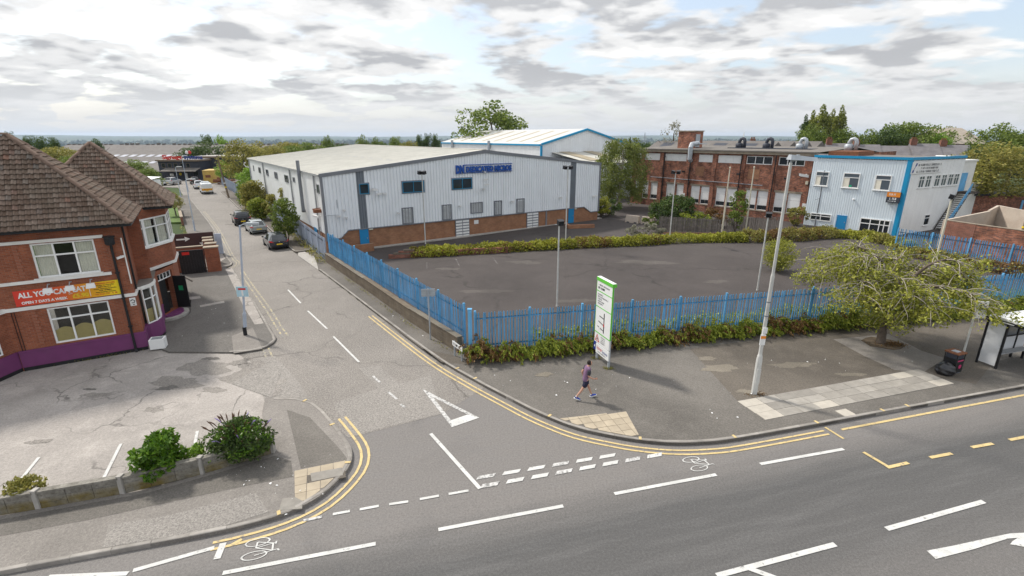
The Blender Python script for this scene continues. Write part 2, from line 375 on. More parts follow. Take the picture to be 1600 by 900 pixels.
M['pub_brick_light'] = brick('pub_brick_light', (0.32,0.115,0.066), (0.26,0.09,0.055), (0.25,0.16,0.12), soot=0.1)
M['ware_brick'] = brick('ware_brick', (0.34,0.165,0.085), (0.27,0.12,0.065), (0.25,0.18,0.13), soot=0.12)
M['old_brick'] = brick('old_brick', (0.40,0.155,0.09), (0.13,0.058,0.045), (0.22,0.15,0.115), soot=0.62, patchy=0.55)
M['yard_brick'] = brick('yard_brick', (0.26,0.10,0.065), (0.17,0.07,0.05), (0.22,0.16,0.13), soot=0.3, patchy=0.3)
M['dark_brick'] = brick('dark_brick', (0.175,0.14,0.10), (0.13,0.105,0.08), (0.17,0.15,0.12), soot=0.35)
M['purple'] = mat('purple', (0.16,0.042,0.13), 0.55, 0.08, 2, dirt=0.2, dirtcol=(0.10,0.05,0.09))
M['black_paint'] = mat('black_paint', (0.018,0.018,0.02), 0.45, 0.2, 3)
M['white_paint'] = mat('white_paint', (0.74,0.73,0.70), 0.5, 0.05, 2, dirt=0.25, dirtcol=(0.42,0.39,0.34))
M['upvc'] = mat('upvc', (0.80,0.80,0.79), 0.35, 0.03, 2)
M['glass_clear'] = glass_clear('glass_clear'); M['glass_dark'] = glass_dark('glass_dark'); M['glass_blue'] = glass_dark('glass_blue', (0.10,0.12,0.14), 0.12)
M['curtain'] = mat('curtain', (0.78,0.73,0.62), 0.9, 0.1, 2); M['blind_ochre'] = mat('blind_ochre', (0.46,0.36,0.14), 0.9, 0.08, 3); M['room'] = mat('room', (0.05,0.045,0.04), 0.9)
M['clad'] = mat('clad', (0.78,0.81,0.84), 0.45, 0.04, 0.6, dirt=0.22, dirtcol=(0.50,0.51,0.51), streak=True)
M['clad_white'] = mat('clad_white', (0.82,0.825,0.82), 0.45, 0.04, 0.6, dirt=0.18, dirtcol=(0.42,0.42,0.41), streak=True)
M['clad_blue'] = mat('clad_blue', (0.70,0.765,0.81), 0.45, 0.04, 0.6, dirt=0.12, dirtcol=(0.42,0.45,0.48), streak=True)
M['clad_grey'] = mat('clad_grey', (0.16,0.18,0.205), 0.45, 0.08, 1); M['trim_grey'] = mat('trim_grey', (0.19,0.20,0.22), 0.5, 0.1, 1)
M['roof_sheet'] = mat('roof_sheet', (0.50,0.485,0.43), 0.7, 0.10, 0.5, dirt=0.3, dirtcol=(0.36,0.35,0.31)); M['roof_light'] = mat('roof_light', (0.36,0.30,0.20), 0.5, 0.1, 1)
M['trim_blue'] = mat('trim_blue', (0.015,0.27,0.50), 0.4, 0.08, 1); M['door_blue'] = mat('door_blue', (0.02,0.22,0.46), 0.4, 0.06, 1)
M['sign_blue'] = mat('sign_blue', (0.02,0.085,0.36), 0.4, 0.08, 1); M['louvre'] = mat('louvre', (0.33,0.34,0.35), 0.5, 0.08, 2)
M['fence_blue'] = mat('fence_blue', (0.12,0.36,0.61), 0.55, 0.16, 1.2, dirt=0.35, dirtcol=(0.10,0.20,0.30), rnd=0.18)
M['galv'] = mat('galv', (0.40,0.43,0.46), 0.45, 0.12, 3, metal=0.25, dirt=0.2, dirtcol=(0.2,0.2,0.2)); M['galv_blue'] = mat('galv_blue', (0.40,0.45,0.53), 0.55, 0.1, 2, dirt=0.25, dirtcol=(0.25,0.25,0.27))
M['pole_white'] = mat('pole_white', (0.52,0.52,0.50), 0.55, 0.12, 3, dirt=0.35, dirtcol=(0.3,0.27,0.23)); M['pole_cream'] = mat('pole_cream', (0.58,0.54,0.43), 0.5, 0.08, 3)
M['wood_grey'] = mat('wood_grey', (0.15,0.13,0.115), 0.9, 0.25, 4, 0.3, 30, rnd=0.25); M['timber_pole'] = mat('timber_pole', (0.19,0.145,0.105), 0.9, 0.2, 4, 0.3, 30)
M['bark'] = mat('bark', (0.12,0.095,0.075), 0.95, 0.3, 6, 0.5, 30); M['bark_pale'] = mat('bark_pale', (0.33,0.295,0.25), 0.95, 0.25, 6, 0.4, 30)
M['soil'] = mat('soil', (0.10,0.075,0.05), 0.95, 0.4, 5, 0.6, 20)
M['leaf_mid'] = leaf('leaf_mid', [(0.074,0.112,0.019),(0.147,0.207,0.035),(0.252,0.303,0.064)]); M['leaf_dark'] = leaf('leaf_dark', [(0.038,0.070,0.019),(0.074,0.121,0.029),(0.126,0.173,0.045)])
M['leaf_olive'] = leaf('leaf_olive', [(0.147,0.148,0.032),(0.252,0.243,0.056),(0.399,0.346,0.096)]); M['leaf_yellow'] = leaf('leaf_yellow', [(0.17,0.19,0.022),(0.30,0.31,0.035),(0.44,0.42,0.07)], clump=0.35, cscale=0.8)
M['leaf_bright'] = leaf('leaf_bright', [(0.105,0.199,0.022),(0.195,0.327,0.036),(0.330,0.469,0.072)]); M['leaf_laurel'] = leaf('leaf_laurel', [(0.045,0.11,0.01),(0.09,0.19,0.015),(0.17,0.28,0.035)], rough=0.35)
M['leaf_brown'] = leaf('leaf_brown', [(0.11,0.065,0.025),(0.19,0.105,0.04),(0.27,0.17,0.065)]); M['leaf_grey'] = leaf('leaf_grey', [(0.20,0.20,0.14),(0.30,0.29,0.22),(0.36,0.35,0.28)])
M['leaf_conifer'] = leaf('leaf_conifer', [(0.108,0.151,0.020),(0.215,0.266,0.035),(0.390,0.409,0.061)]); M['leaf_poplar'] = leaf('leaf_poplar', [(0.126,0.156,0.032),(0.231,0.260,0.056),(0.357,0.364,0.096)])
M['leaf_birch'] = leaf('leaf_birch', [(0.099,0.129,0.032),(0.166,0.203,0.045),(0.272,0.297,0.077)]); M['leaf_cherry'] = leaf('leaf_cherry', [(0.150,0.169,0.024),(0.285,0.303,0.047),(0.465,0.452,0.081)])
M['flower_lilac'] = mat('flower_lilac', (0.30,0.22,0.50), 0.8); M['flower_dead'] = mat('flower_dead', (0.09,0.05,0.03), 0.9)
M['slate'] = mat('slate', (0.155,0.145,0.15), 0.7, 0.2, 1.0, 0.2, 12, dirt=0.3, dirtcol=(0.22,0.2,0.17)); M['slate_pale'] = mat('slate_pale', (0.36,0.31,0.25), 0.8, 0.18, 1.0, 0.2, 10, dirt=0.3, dirtcol=(0.24,0.21,0.18))
M['felt_roof'] = mat('felt_roof', (0.155,0.14,0.125), 0.9, 0.2, 0.7, dirt=0.3, dirtcol=(0.24,0.22,0.19)); M['asbestos'] = mat('asbestos', (0.155,0.142,0.132), 0.9, 0.15, 0.5, dirt=0.4, dirtcol=(0.09,0.08,0.075))
M['stone_band'] = mat('stone_band', (0.30,0.25,0.19), 0.9, 0.2, 2, dirt=0.3); M['render_pale'] = mat('render_pale', (0.47,0.40,0.33), 0.9, 0.12, 1, dirt=0.4, dirtcol=(0.35,0.25,0.19))
M['white_board'] = mat('white_board', (0.74,0.74,0.73), 0.5, 0.04, 1, dirt=0.1, dirtcol=(0.5,0.48,0.45)); M['charcoal'] = mat('charcoal', (0.045,0.05,0.065), 0.6, 0.1, 1)
M['red'] = mat('red', (0.55,0.03,0.025), 0.4, 0.05); M['orange'] = mat('orange', (0.75,0.25,0.03), 0.5, 0.05); M['yellow'] = mat('yellow', (0.75,0.56,0.03), 0.5, 0.05); M['green_sign'] = mat('green_sign', (0.13,0.50,0.06), 0.4, 0.04)
M['ink'] = mat('ink', (0.02,0.02,0.022), 0.5, 0.02); M['ink_grey'] = mat('ink_grey', (0.14,0.14,0.15), 0.5, 0.02); M['ink_blue'] = mat('ink_blue', (0.02,0.04,0.22), 0.5, 0.02)
M['rust'] = mat('rust', (0.20,0.085,0.045), 0.85, 0.3, 8); M['rubber'] = mat('rubber', (0.02,0.02,0.02), 0.85, 0.1)
# ------------------------------------------------------------------ the setting: terrain, roads, pavements
MD = Vector((0.9641, 0.2655)); MN = Vector((-0.2655, 0.9641))      # main road: along, across (away from the camera)
def struct(name, mb, m, parent=None, **k):
    o = mb.build(name, m, parent, **k)
    if parent is None: o['kind'] = 'structure'
    return o
def terrain():
    na, rs = 96, [0, 30, 60, 90, 105, 120, 135, 150, 170, 190, 215, 245, 280, 330, 400, 500, 650, 850, 1100, 1500, 2100, 3000, 4200, 6000, 8000, 9500, 11000, 12500, 14000]
    V = []; F = []
    for i, r in enumerate(rs):
        for k in range(na):
            a = 2*math.pi*k/na; az = math.degrees(math.atan2(math.sin(a), math.cos(a)))
            s = 1/(1+math.exp(-(az-4)/5.0)) if abs(az) < 120 else 0.5
            r0 = 165 + 30*s
            z = -0.08 if r <= r0 else -0.08 - (75-10*s)*(1-math.exp(-(r-r0)/900.0))
            if r > 8000:
                h = math.sin(a*7+1.0)*0.5+math.sin(a*17+2.0)*0.3+math.sin(a*31)*0.2
                z += (r-8000)/6000*(92+26*h)
            V.append((r*math.sin(a), r*math.cos(a), z))
    for i in range(len(rs)-1):
        for k in range(na):
            a, b, c, d = i*na+k, i*na+(k+1)%na, (i+1)*na+(k+1)%na, (i+1)*na+k
            F.append((a, d, c, b) if i else (a, d, c))
    m, nt, b, _ = nodes('terrain'); t = NT(nt); bsdf(b, 0.95, 0.1); p = t.pos()
    c = t.ramp(t.noise(p, 0.004, 8, 0.7, 0.6), [(0.30, (0.035,0.055,0.025)), (0.5, (0.06,0.085,0.035)), (0.66, (0.13,0.13,0.07)), (0.8, (0.16,0.15,0.11))])
    c = t.mix(t.ramp(t.noise(p, 0.05, 6, 0.7), [(0.5, 0.0), (0.7, 0.7)]), c, (0.07,0.09,0.035))
    t.l(c, b.inputs['Base Color'])
    me = bpy.data.meshes.new('ground'); me.from_pydata(V, [], F); me.polygons.foreach_set('use_smooth', [True]*len(F)); me.update()
    o = link('ground', me, m); o['kind'] = 'structure'
terrain()

# --- main road surface: darker running lane, paler worn strip by the kerb
def main_asphalt():
    m, nt, b, _ = nodes('asphalt_running'); t = NT(nt); bsdf(b, 0.8, 0.3); p = t.pos(); s = t.n('ShaderNodeSeparateXYZ'); t.l(p, s.inputs[0])
    d = t.math('ADD', t.math('MULTIPLY', s.outputs[0], MN.x), t.math('MULTIPLY', s.outputs[1], MN.y))
    al = t.math('ADD', t.math('MULTIPLY', s.outputs[0], MD.x), t.math('MULTIPLY', s.outputs[1], MD.y))
    st = t.n('ShaderNodeCombineXYZ'); t.l(t.math('MULTIPLY', al, 0.12), st.inputs[0]); t.l(d, st.inputs[1])
    wob = t.noise(st.outputs[0], 0.9, 5, 0.6)
    d2 = t.math('ADD', d, t.math('MULTIPLY', t.math('SUBTRACT', wob, 0.5), 1.6))
    f = t.ramp(t.math('MULTIPLY', d2, 0.05), [(0.0, 0.55), (0.32, 0.6), (0.41, 0.12), (0.52, 0.0), (0.555, 0.45), (0.60, 1.0)])
    c = t.mix(f, (0.087,0.085,0.083), (0.172,0.160,0.150))
    c = t.mix(t.ramp(t.noise(st.outputs[0], 2.2, 6, 0.65), [(0.48, 0.0), (0.8, 0.45)]), c, (0.17,0.165,0.16))
    c = t.mix(t.ramp(t.noise(p, 0.35, 6, 0.6, 1.0), [(0.55, 0.0), (0.8, 0.35)]), c, (0.075,0.074,0.076))
    c = t.mix(1.0, c, t.ramp(t.noise(p, 15, 3, 0.75), [(0.36, 0.84), (0.64, 1.16)]), 'MULTIPLY')
    g = t.noise(p, 48, 2, 0.8); c = t.mix(1.0, c, t.ramp(g, [(0.3, 0.74), (0.7, 1.26)]), 'MULTIPLY')
    c = t.mix(t.ramp(t.noise(p, 44, 1, 0.4), [(0.73, 0.0), (0.77, 0.4)]), c, (0.4, 0.4, 0.4))
    t.l(c, b.inputs['Base Color']); t.l(t.bump(g, 0.5, 0.01), b.inputs['Normal']); return m
M['asphalt_running'] = main_asphalt()
M['asphalt_lane2'] = M['asphalt_lane']
def road_pt(t, s): return tuple(MD*t + MN*s)
kerb_right = [(40.0,24.35),(22.51,19.53),(16.1,17.77),(11.69,16.55),(8.13,15.60),(6.9,15.38),(5.74,15.33),(4.63,15.49),(3.74,15.75),(2.42,16.3),(1.1,17.3),(0.0,18.38),(-1.74,20.18),(-3.83,22.61),(-7.7,27.95),(-12.16,34.25),(-16.0,39.6)]
kerb_left = [(-45.0,0.94),(-30.0,5.07),(-20.0,7.82),(-13.04,9.80),(-10.28,10.58),(-8.7,11.02),(-7.5,11.42),(-6.52,11.92),(-5.87,12.58),(-5.50,13.5),(-5.42,14.2),(-5.60,14.9),(-6.04,15.6),(-7.0,16.85),(-7.79,17.77),(-8.55,18.35),(-9.4,18.55),(-10.33,18.48)]
kerb_up = [(-14.4,23.15),(-13.61,23.25),(-13.0,23.6),(-12.72,24.2),(-12.87,25.06),(-13.54,26.0),(-16.4,30.2),(-19.75,34.9),(-22.6,39.0)]
KR, KL, KU = catmull(kerb_right, 4), catmull(kerb_left, 4), catmull(kerb_up, 4)
main_road = struct('main_road', MB().sheet([road_pt(-70,-4), road_pt(75,-4), road_pt(75,12.9)] + [p for p in KR[:49]] + [(-7.7,17.9)] + KL[::-1][12:] + [road_pt(-70,12.9)], 0.0), M['asphalt_running'])
# the side road: old coarse surface, a newer patch at the mouth
SR_END = (-74.0,114.0)
side_road = struct('side_road', MB().sheet([G(546,684), G(690,647), (-1.2,19.6), (-1.74,20.18), (-3.83,22.61), (-7.7,27.95), (-12.16,34.25), (-16.0,39.6), (-19.7,44.6), (-36.0,69.0), (-52.0,92.5), (-66.5,116.5), (-80,134), (-106,134), (-92,114), (-72.0,108.5), (-54.34,83.5), (-35.44,57.2), (-25.98,43.4), (-19.9,34.9), (-13.6,26.2), (-12.9,24.6), (-15.6,23.8), (-12.0,18.6), (-8.5,18.3), (-7.0,16.7)], 0.004), M['asphalt_old'])
struct('asphalt_patch', MB().sheet([G(546,684), G(600,668), G(690,647), G(676,600), G(673,587), G(596,606), G(521,630)], 0.008), M['asphalt_patch'], side_road)
struct('asphalt_patch', MB().sheet([G(560,575), G(592,572), G(640,612), G(606,622)], 0.009), M['asphalt_patch'], side_road)
struct('asphalt_patch', MB().sheet([G(362,600,.02), G(420,566,.02), G(440,580,.02), G(424,622,.02)], 0.0335), M['asphalt_patch'], side_road)

# --- pavements (raised 0.12 m)
PT = 0.12
wall_side = [(-16.29,42.08),(-10.67,34.10),(-6.03,27.40),(-2.75,23.0)]
fence_dir = Vector((0.9775, 0.2108)); fence_nrm = Vector((-0.2108, 0.9775)); F0 = Vector((-1.9, 22.55))
def fl(t, s=0.0): return tuple(F0 + fence_dir*t + fence_nrm*s)
pave_right = struct('pavement', MB().prism(KR + [(-16.29,42.08)] + wall_side[1:] + [fl(0.2,0.1), fl(20,0.1), fl(46,0.1)], -0.05, PT), M['footway'])
wall_front = [(-45.0,3.0),(-30.0,7.3),(-20.0,10.2),(-14.81,11.74),(-13.06,12.31),(-11.34,12.86),(-9.85,13.72),(-8.22,14.74)]
pave_left = struct('pavement', MB().prism(KL + [(-9.9,17.3),(-8.75,15.2),(-8.22,14.74)] + wall_front[::-1][1:], -0.05, PT), M['footway_pale'])
apron = struct('pavement', MB().prism(KU + [(-24.3,40.5),(-24.9,38.9),(-26.4,38.0),(-24.3,36.2),(-20.0,29.0),(-18.9,24.0),(-17.5,23.2)], -0.05, 0.10), M['forecourt_dark'])
# worn patches and reinstatement strips in the pavements, plus one painted wall shadow
def patch(par, pix, m, z): struct('asphalt_patch', MB().sheet([G(x, y, z) for x, y in pix], z), M[m], par)
False and patch(pave_right, [(1085,566),(1150,630),(1215,666),(1190,682),(1120,690),(1030,690),(1008,684),(978,643),(960,600),(1000,560)], 'footway_pale', PT+.004)
patch(pave_right, [(1078,545),(1300,515),(1378,505),(1600,480),(1600,520),(1545,575),(1525,600),(1408,580),(1300,602),(1152,626)], 'footway_dark', PT+.004)
patch(pave_right, [(1302,530),(1388,522),(1405,530),(1440,548),(1478,560),(1440,583),(1398,578),(1350,556)], 'footway_pale', PT+.008)
patch(pave_right, [(600,500),(660,545),(712,556),(735,570),(690,566),(640,528)], 'footway_dark', PT+.004)
patch(pave_left, [(448,640),(484,652),(530,700),(545,720),(470,732),(460,690)], 'footway', PT+.004)
patch(pave_left, [(0,812),(120,790),(230,770),(330,742),(430,712),(455,720),(458,745),(380,760),(240,790),(140,812),(0,838)], 'footway', PT+.004)  # shadow of the wall and bushes, painted as a darker strip
patch(pave_left, [(170,820),(260,806),(400,770),(420,800),(330,828),(160,856)], 'asphalt_patch', PT+.006)
patch(apron, [(352,420),(362,418),(398,478),(412,505),(398,507),(380,478)], 'forecourt', .104)
patch(apron, [(362,525),(395,512),(410,545),(365,552)], 'footway_pale', .104)
patch(apron, [(280,466),(312,462),(314,466),(282,470)], 'forecourt', .104)
patch(apron, [(312,477),(350,470),(351,473),(313,480)], 'forecourt', .104)
# kerbs, every stone a piece
def kerb(pts, name_m='kerb_stone', step=0.915, w=0.125, z=PT, side=1, skip=None, top=0.012):
    k = bpy.data.objects.new('kerb', None); COL.objects.link(k); k['kind'] = 'structure'
    q = along(pts, step)
    for i in range(len(q)-1):
        if skip and skip(q[i]): continue
        a, b = Vector(q[i]), Vector(q[i+1]); d = (b-a).normalized(); n = Vector((-d.y, d.x))*side
        a2 = a + d*0.006; b2 = b - d*0.006; h = z + top + R.uniform(-0.006, 0.006); c = 0.02
        mb = MB(); P = [a2, b2, b2+n*w, a2+n*w]; Q = [a2+n*c, b2+n*c, b2+n*w, a2+n*w]
        mb.add([(p.x,p.y,-0.04) for p in P] + [(P[0].x,P[0].y,h-c),(P[1].x,P[1].y,h-c)] + [(p.x,p.y,h) for p in Q],
               [(0,1,5,4),(4,5,7,6),(6,7,8,9),(1,2,8,7,5),(3,0,4,6,9),(2,3,9,8)])
        if side < 0: mb.f = [f[::-1] for f in mb.f]
        mb.build('kerb_stone', M[name_m], k)
    return k
# KR runs right-to-left: the pavement lies on its right hand side; KL and KU have it on their left
kerb(KR, side=-1); kerb(KL, side=1, skip=lambda p: p[0] < -22); kerb(KU, side=1, z=0.10)
# pale concrete crossover, then the verge with the parked cars
cross = struct('crossover', MB().sheet([(-16.0,39.6),(-17.0,41.9),(-18.3,44.6),(-20.9,47.6),(-19.9,44.9)], 0.03), M['concrete'])
verge_k = [(-19.6,46.9),(-20.2,46.2),(-20.9,46.4),(-24.0,51.0),(-29.5,59.3),(-33.0,64.6)]
VK = catmull(verge_k, 3)
verge = struct('pavement', MB().prism(VK + [(-31.0,66.0),(-25.2,57.2),(-19.0,47.4)], -0.05, PT), M['footway_dark'])
kerb(VK, side=-1)
struct('crossover', MB().sheet([(-33.0,64.6),(-31.3,66.0),(-36.8,74.0),(-40.5,76.0)], 0.03), M['concrete'])
VK2 = catmull([(-38.0,74.2),(-39.6,73.4),(-41.5,75.6),(-48.0,85.3),(-58.0,100.0)], 3)
struct('pavement', MB().prism(VK2 + [(-56.5,101.2),(-46.8,86.6),(-37.6,75.0)], -0.05, PT), M['footway_dark']); kerb(VK2, side=-1)
# far left pavement beyond the yard wall
KF = catmull([(-25.2,39.9),(-24.0,40.6),(-24.4,42.0),(-26.2,44.4),(-35.6,58.6),(-46.0,73.2),(-54.4,84.9),(-60.5,93.5)], 3)
struct('pavement', MB().prism(KF + [(-62.5,92.2),(-56.3,83.6),(-48.2,72.0),(-38.0,57.2),(-28.2,42.6)], -0.05, 0.1), M['footway']); kerb(KF, side=1, z=0.1)
patchf = struct('asphalt_patch', MB().sheet([G(323,388,.1),G(340,384,.1),G(352,404,.1),G(342,410,.1)], 0.104), M['forecourt'])
struct('hardstanding', MB().sheet([(-15,36),(-6,24),(-1,23),(50,33),(70,40),(70,70),(30,110),(-30,125),(-84,137),(-84,130),(-42,79),(-26,55)], -0.03), M['footway'])
struct('hardstanding', MB().sheet([(-34,30),(-30,22),(-19,20),(-13.5,23.5),(-13,26),(-24,41.5),(-30,46)], -0.035), M['forecourt_dark'])
# pub forecourt
forecourt = struct('forecourt', MB().sheet([(-45,3.0),(-30,7.3),(-20,10.2),(-14.81,11.74),(-13.06,12.31),(-11.34,12.86),(-9.85,13.72),(-8.22,14.74),(-9.9,17.4)]+[(-10.4+(-3.6)*u+.34*math.sin(u*17)+.22*math.sin(u*41+1)+.12*math.sin(u*93),18.45+4.75*u) for u in [i/26 for i in range(27)]]+[(-15.5,24.6),(-19.0,25.0),(-24,22.5),(-45,12)], 0.02), M['forecourt'])
patch(forecourt, [(395,560),(430,556),(470,600),(486,628),(445,626),(415,632),(405,600)], 'asphalt_patch', .0222)
def blot(par, px, py, rx, ry, m, z, seed):
    rg = random.Random(seed); c = G(px, py, z); n = 22; ph = [rg.uniform(0,6.28) for _ in range(4)]
    MB().sheet([(c[0]+rx*math.cos(a)*q, c[1]+ry*math.sin(a)*q) for k in range(n) for a in [2*math.pi*k/n] for q in [1+.22*math.sin(2*a+ph[0])+.16*math.sin(5*a+ph[1])+.12*math.sin(9*a+ph[2])+rg.uniform(-.1,.1)]], z).build('worn_patch', M[m], par)
for k, (px, py, rx, ry, m_) in enumerate(((150,617,.55,.22,'forecourt_worn'), (275,598,1.1,.6,'forecourt_worn'), (262,606,.45,.2,'forecourt_dark'), (335,609,.5,.25,'forecourt_worn'), (320,575,1.2,.8,'forecourt_worn'), (240,640,.35,.2,'forecourt_worn'), (385,585,.8,.9,'forecourt_worn'), (415,600,.7,.5,'forecourt_worn'), (400,570,.5,.4,'asphalt_old'), (428,612,.4,.35,'asphalt_old'), (372,566,.45,.3,'asphalt_old'), (140,608,.25,.1,'forecourt_dark'), (60,690,.4,.15,'forecourt_worn'), (330,560,.35,.2,'forecourt_dark'))): blot(forecourt, px, py, rx, ry, m_, .0245+k*.0004, 60+k)
car_park = struct('car_park', MB().sheet([fl(0.1,0.3), fl(60,0.3), (60,45), (60,64), (40,66), (26,90), (8,100), (-20,60), (-16.4,42.0), (-10.6,34.3), (-5.9,27.6)], 0.06), M['car_park'])
for a, b in (((667,410),(667,420)), ((712,404),(718,416)), ((770,402),(777,412))):
    pa, pb = Vector(G(*a, .06)), Vector(G(*b, .06)); d = (pb-pa).normalized(); n = Vector((-d.y, d.x))*.05
    MB().add([(*(pa-n),.066),(*(pb-n),.066),(*(pb+n),.066),(*(pa+n),.066)], [(0,1,2,3)]).build('bay_line', M['white_faint'], car_park)

for k, (px, py, rx, ry) in enumerate(((760,455,1.6,.5),(900,470,1.3,.4),(1010,410,2.2,.8),(1120,440,1.0,.4),(820,410,1.5,.6),(1310,385,1.6,.5),(700,420,.9,.4))): blot(car_park, px, py, rx, ry, 'car_park_worn', .064+k*.0005, 90+k)
for k, (px, py, rx, ry) in enumerate(((1125,575,.9,.35),(1105,560,.5,.2),(1170,612,.5,.2),(1240,570,1.0,.3),(1330,585,.6,.2),(850,585,.4,.2))): blot(pave_right, px, py, rx, ry, 'dust', PT+.0085+k*.0005, 110+k)
# ------------------------------------------------------------------ painted markings, each stroke a piece
MZ = 0.014
ZC = [0]
def stroke(name, p, q, w, m, par, z=MZ, slant=0.0):
    ZC[0] += 1; z += (ZC[0] % 23)*0.0002
    a, b = Vector(p), Vector(q); d = (b-a).normalized(); n = Vector((-d.y, d.x))*(w/2); k = d*slant
    return MB().add([(*(a-n-k),z),(*(b-n-k),z),(*(b+n+k),z),(*(a+n+k),z)], [(0,1,2,3)]).build(name, M[m], par)
for a, b in (((75,902),(200,896.5)), ((208,892),(335,856)), ((348,896),(587,850)), ((685,828),(880,791)), ((960,772),(1119,742)), ((1188,725.5),(1318,702))):
    stroke('lane_line', G(*a), G(*b), 0.13, 'white_line', main_road)
for a, b in (((1120,900),(1305,851)), ((1385,827),(1537,784)), ((1166,887),(1215,905))):
    stroke('lane_line', G(*a), G(*b), 0.15, 'white_line', main_road, z=MZ+(0.003 if a[0] == 1166 else 0))
stroke('lane_block', G(339,874), G(349,849), 0.17, 'white_line', main_road)
for a, b in (((520,804),(547,799)), ((562,796.5),(592,791)), ((608,788.5),(638,784)), ((656,780.5),(686,775)), ((701,772.5),(732,767)), ((474,814),(503,808))):
    stroke('junction_dash', G(*a), G(*b), 0.10, 'white_line' if a[0] > 500 else 'white_worn', main_road)
def gw(n, p, q, w):
    a, b = Vector(p), Vector(q); d = b - a
    for i in range(n):
        s = i/(n-0.33); stroke('give_way_dash', a+d*s, a+d*(s+0.67/(n-0.33)), w, 'white_line' if i % 3 else 'white_worn', main_road, slant=0.06)
gw(8, G(752,760.5), G(1034,710), 0.17); gw(6, G(746,747), G(961,711), 0.16)
stroke('approach_line', G(673,678), G(750,764), 0.13, 'white_line', main_road, z=MZ+.003)
T0, T1, T2 = [Vector(G(*p)) for p in ((660,608),(749,653),(706,668))]
c3 = (T0+T1+T2)/3
for a, b, m in ((T0,T1,'white_worn'), (T1,T2,'white_line'), (T2,T0,'white_worn')):
    a2 = a+(c3-a)*0.40; b2 = b+(c3-b)*0.40
    MB().add([(*a,MZ),(*b,MZ),(*b2,MZ),(*a2,MZ)], [(0,1,2,3)] if (b-a).cross(c3-a) > 0 else [(3,2,1,0)]).build('give_way_triangle', M[m], main_road)
for a, b in (((450,453),(470,474)), ((481,486),(511,514)), ((521,526),(561,566)), ((583,588),(594,598)), ((607,613),(620,624)), ((626,632),(633,637))):
    stroke('centre_line', G(*a), G(*b), 0.10, 'white_line' if a[0] < 570 else 'white_worn', side_road)
# turning arrow at the right edge
ar = [(1448,861),(1462,874),(1520,859),(1575,842),(1590,841),(1582,846),(1578,851),(1640,862),(1650,838),(1620,838),(1600,833),(1578,834),(1540,842),(1490,853)]
MB().sheet([G(*p) for p in ar], MZ).build('turn_arrow', M['white_line'], main_road)
# double yellow lines follow the kerbs
def ribbon(name, pts, off, w, m, par, t0=None, t1=None, z=MZ):
    q = along(pts, 0.35)
    if t0 is not None: q = [p for p in q if t0(p)]
    a = offset(q, off-w/2); b = offset(q, off+w/2)
    MB().strip([(*p, z) for p in b], [(*p, z) for p in a]).build(name, M[m], par)
near = lambda p: -8.4 < p[0] < 11.9
for o_ in (0.30, 0.53): ribbon('yellow_line', KR, o_, 0.085, 'yellow_line', main_road, near)
ribbon('yellow_line', KR, 0.42, 0.11, 'yellow_line', main_road, lambda p: p[0] > 12.2)
for o_ in (-0.30, -0.55): ribbon('yellow_line', KL, o_, 0.09, 'yellow_line', main_road, lambda p: p[0] > -8.4 and not (p[1] > 16.9))
for o_ in (-0.35, -0.62): ribbon('yellow_line', KU, o_, 0.10, 'yellow_worn', side_road, lambda p: p[1] > 25.0 and p[0] < -12.9)
ribbon('yellow_line', [(-13.2,25.4),(-10.6,21.4),(-8.4,18.5),(-7.4,17.2)], -0.45, 0.09, 'yellow_worn', side_road)
ribbon('yellow_line', [(-13.2,25.4),(-10.6,21.4),(-8.4,18.5),(-7.4,17.2)], -0.72, 0.09, 'yellow_worn', side_road)
for o_ in (-0.30, -0.52): ribbon('yellow_line', KF, o_, 0.09, 'yellow_worn', side_road, lambda p: p[0] > -46)
stroke('yellow_bar', G(362,852), G(378,843), 0.10, 'yellow_line', main_road); stroke('yellow_bar', G(1289,668), G(1318,686), 0.09, 'yellow_line', main_road)
for a, b in (((1349,707),(1388,730)), ((1386,731),(1419,723.5)), ((1453,715.5),(1487,709)), ((1518,699.5),(1551,693.5)), ((1577,688),(1612,681))):
    stroke('bus_bay_line', G(*a), G(*b), 0.13, 'yellow_line', main_road, z=MZ+(0.003 if a[0] == 1349 else 0))
kb = [(693,589),(738,603.5),(843,662),(998,691),(1160,692),(1256,665),(1425,641),(1388,650)]
for x, y in kb:
    p = Vector(G(x, y-4, PT)); i = min(range(len(KR)), key=lambda j: (Vector(KR[j])-p).length); q = Vector(KR[i]); t_ = (Vector(KR[min(i+1,len(KR)-1)])-Vector(KR[max(i-1,0)])).normalized(); n = Vector((t_.y,-t_.x))
    stroke('kerb_blip', q+n*0.0, q+n*0.19, 0.10, 'yellow_line', pave_right, z=PT+0.022)
for x, y in ((445,810),(549,722),(513,664),(474,628)):
    p = Vector(G(x, y, PT)); i = min(range(len(KL)), key=lambda j: (Vector(KL[j])-p).length); q = Vector(KL[i]); t_ = (Vector(KL[min(i+1,len(KL)-1)])-Vector(KL[max(i-1,0)])).normalized(); n = Vector((-t_.y,t_.x))
    stroke('kerb_blip', q, q+n*0.19, 0.10, 'yellow_line', pave_left, z=PT+0.022)
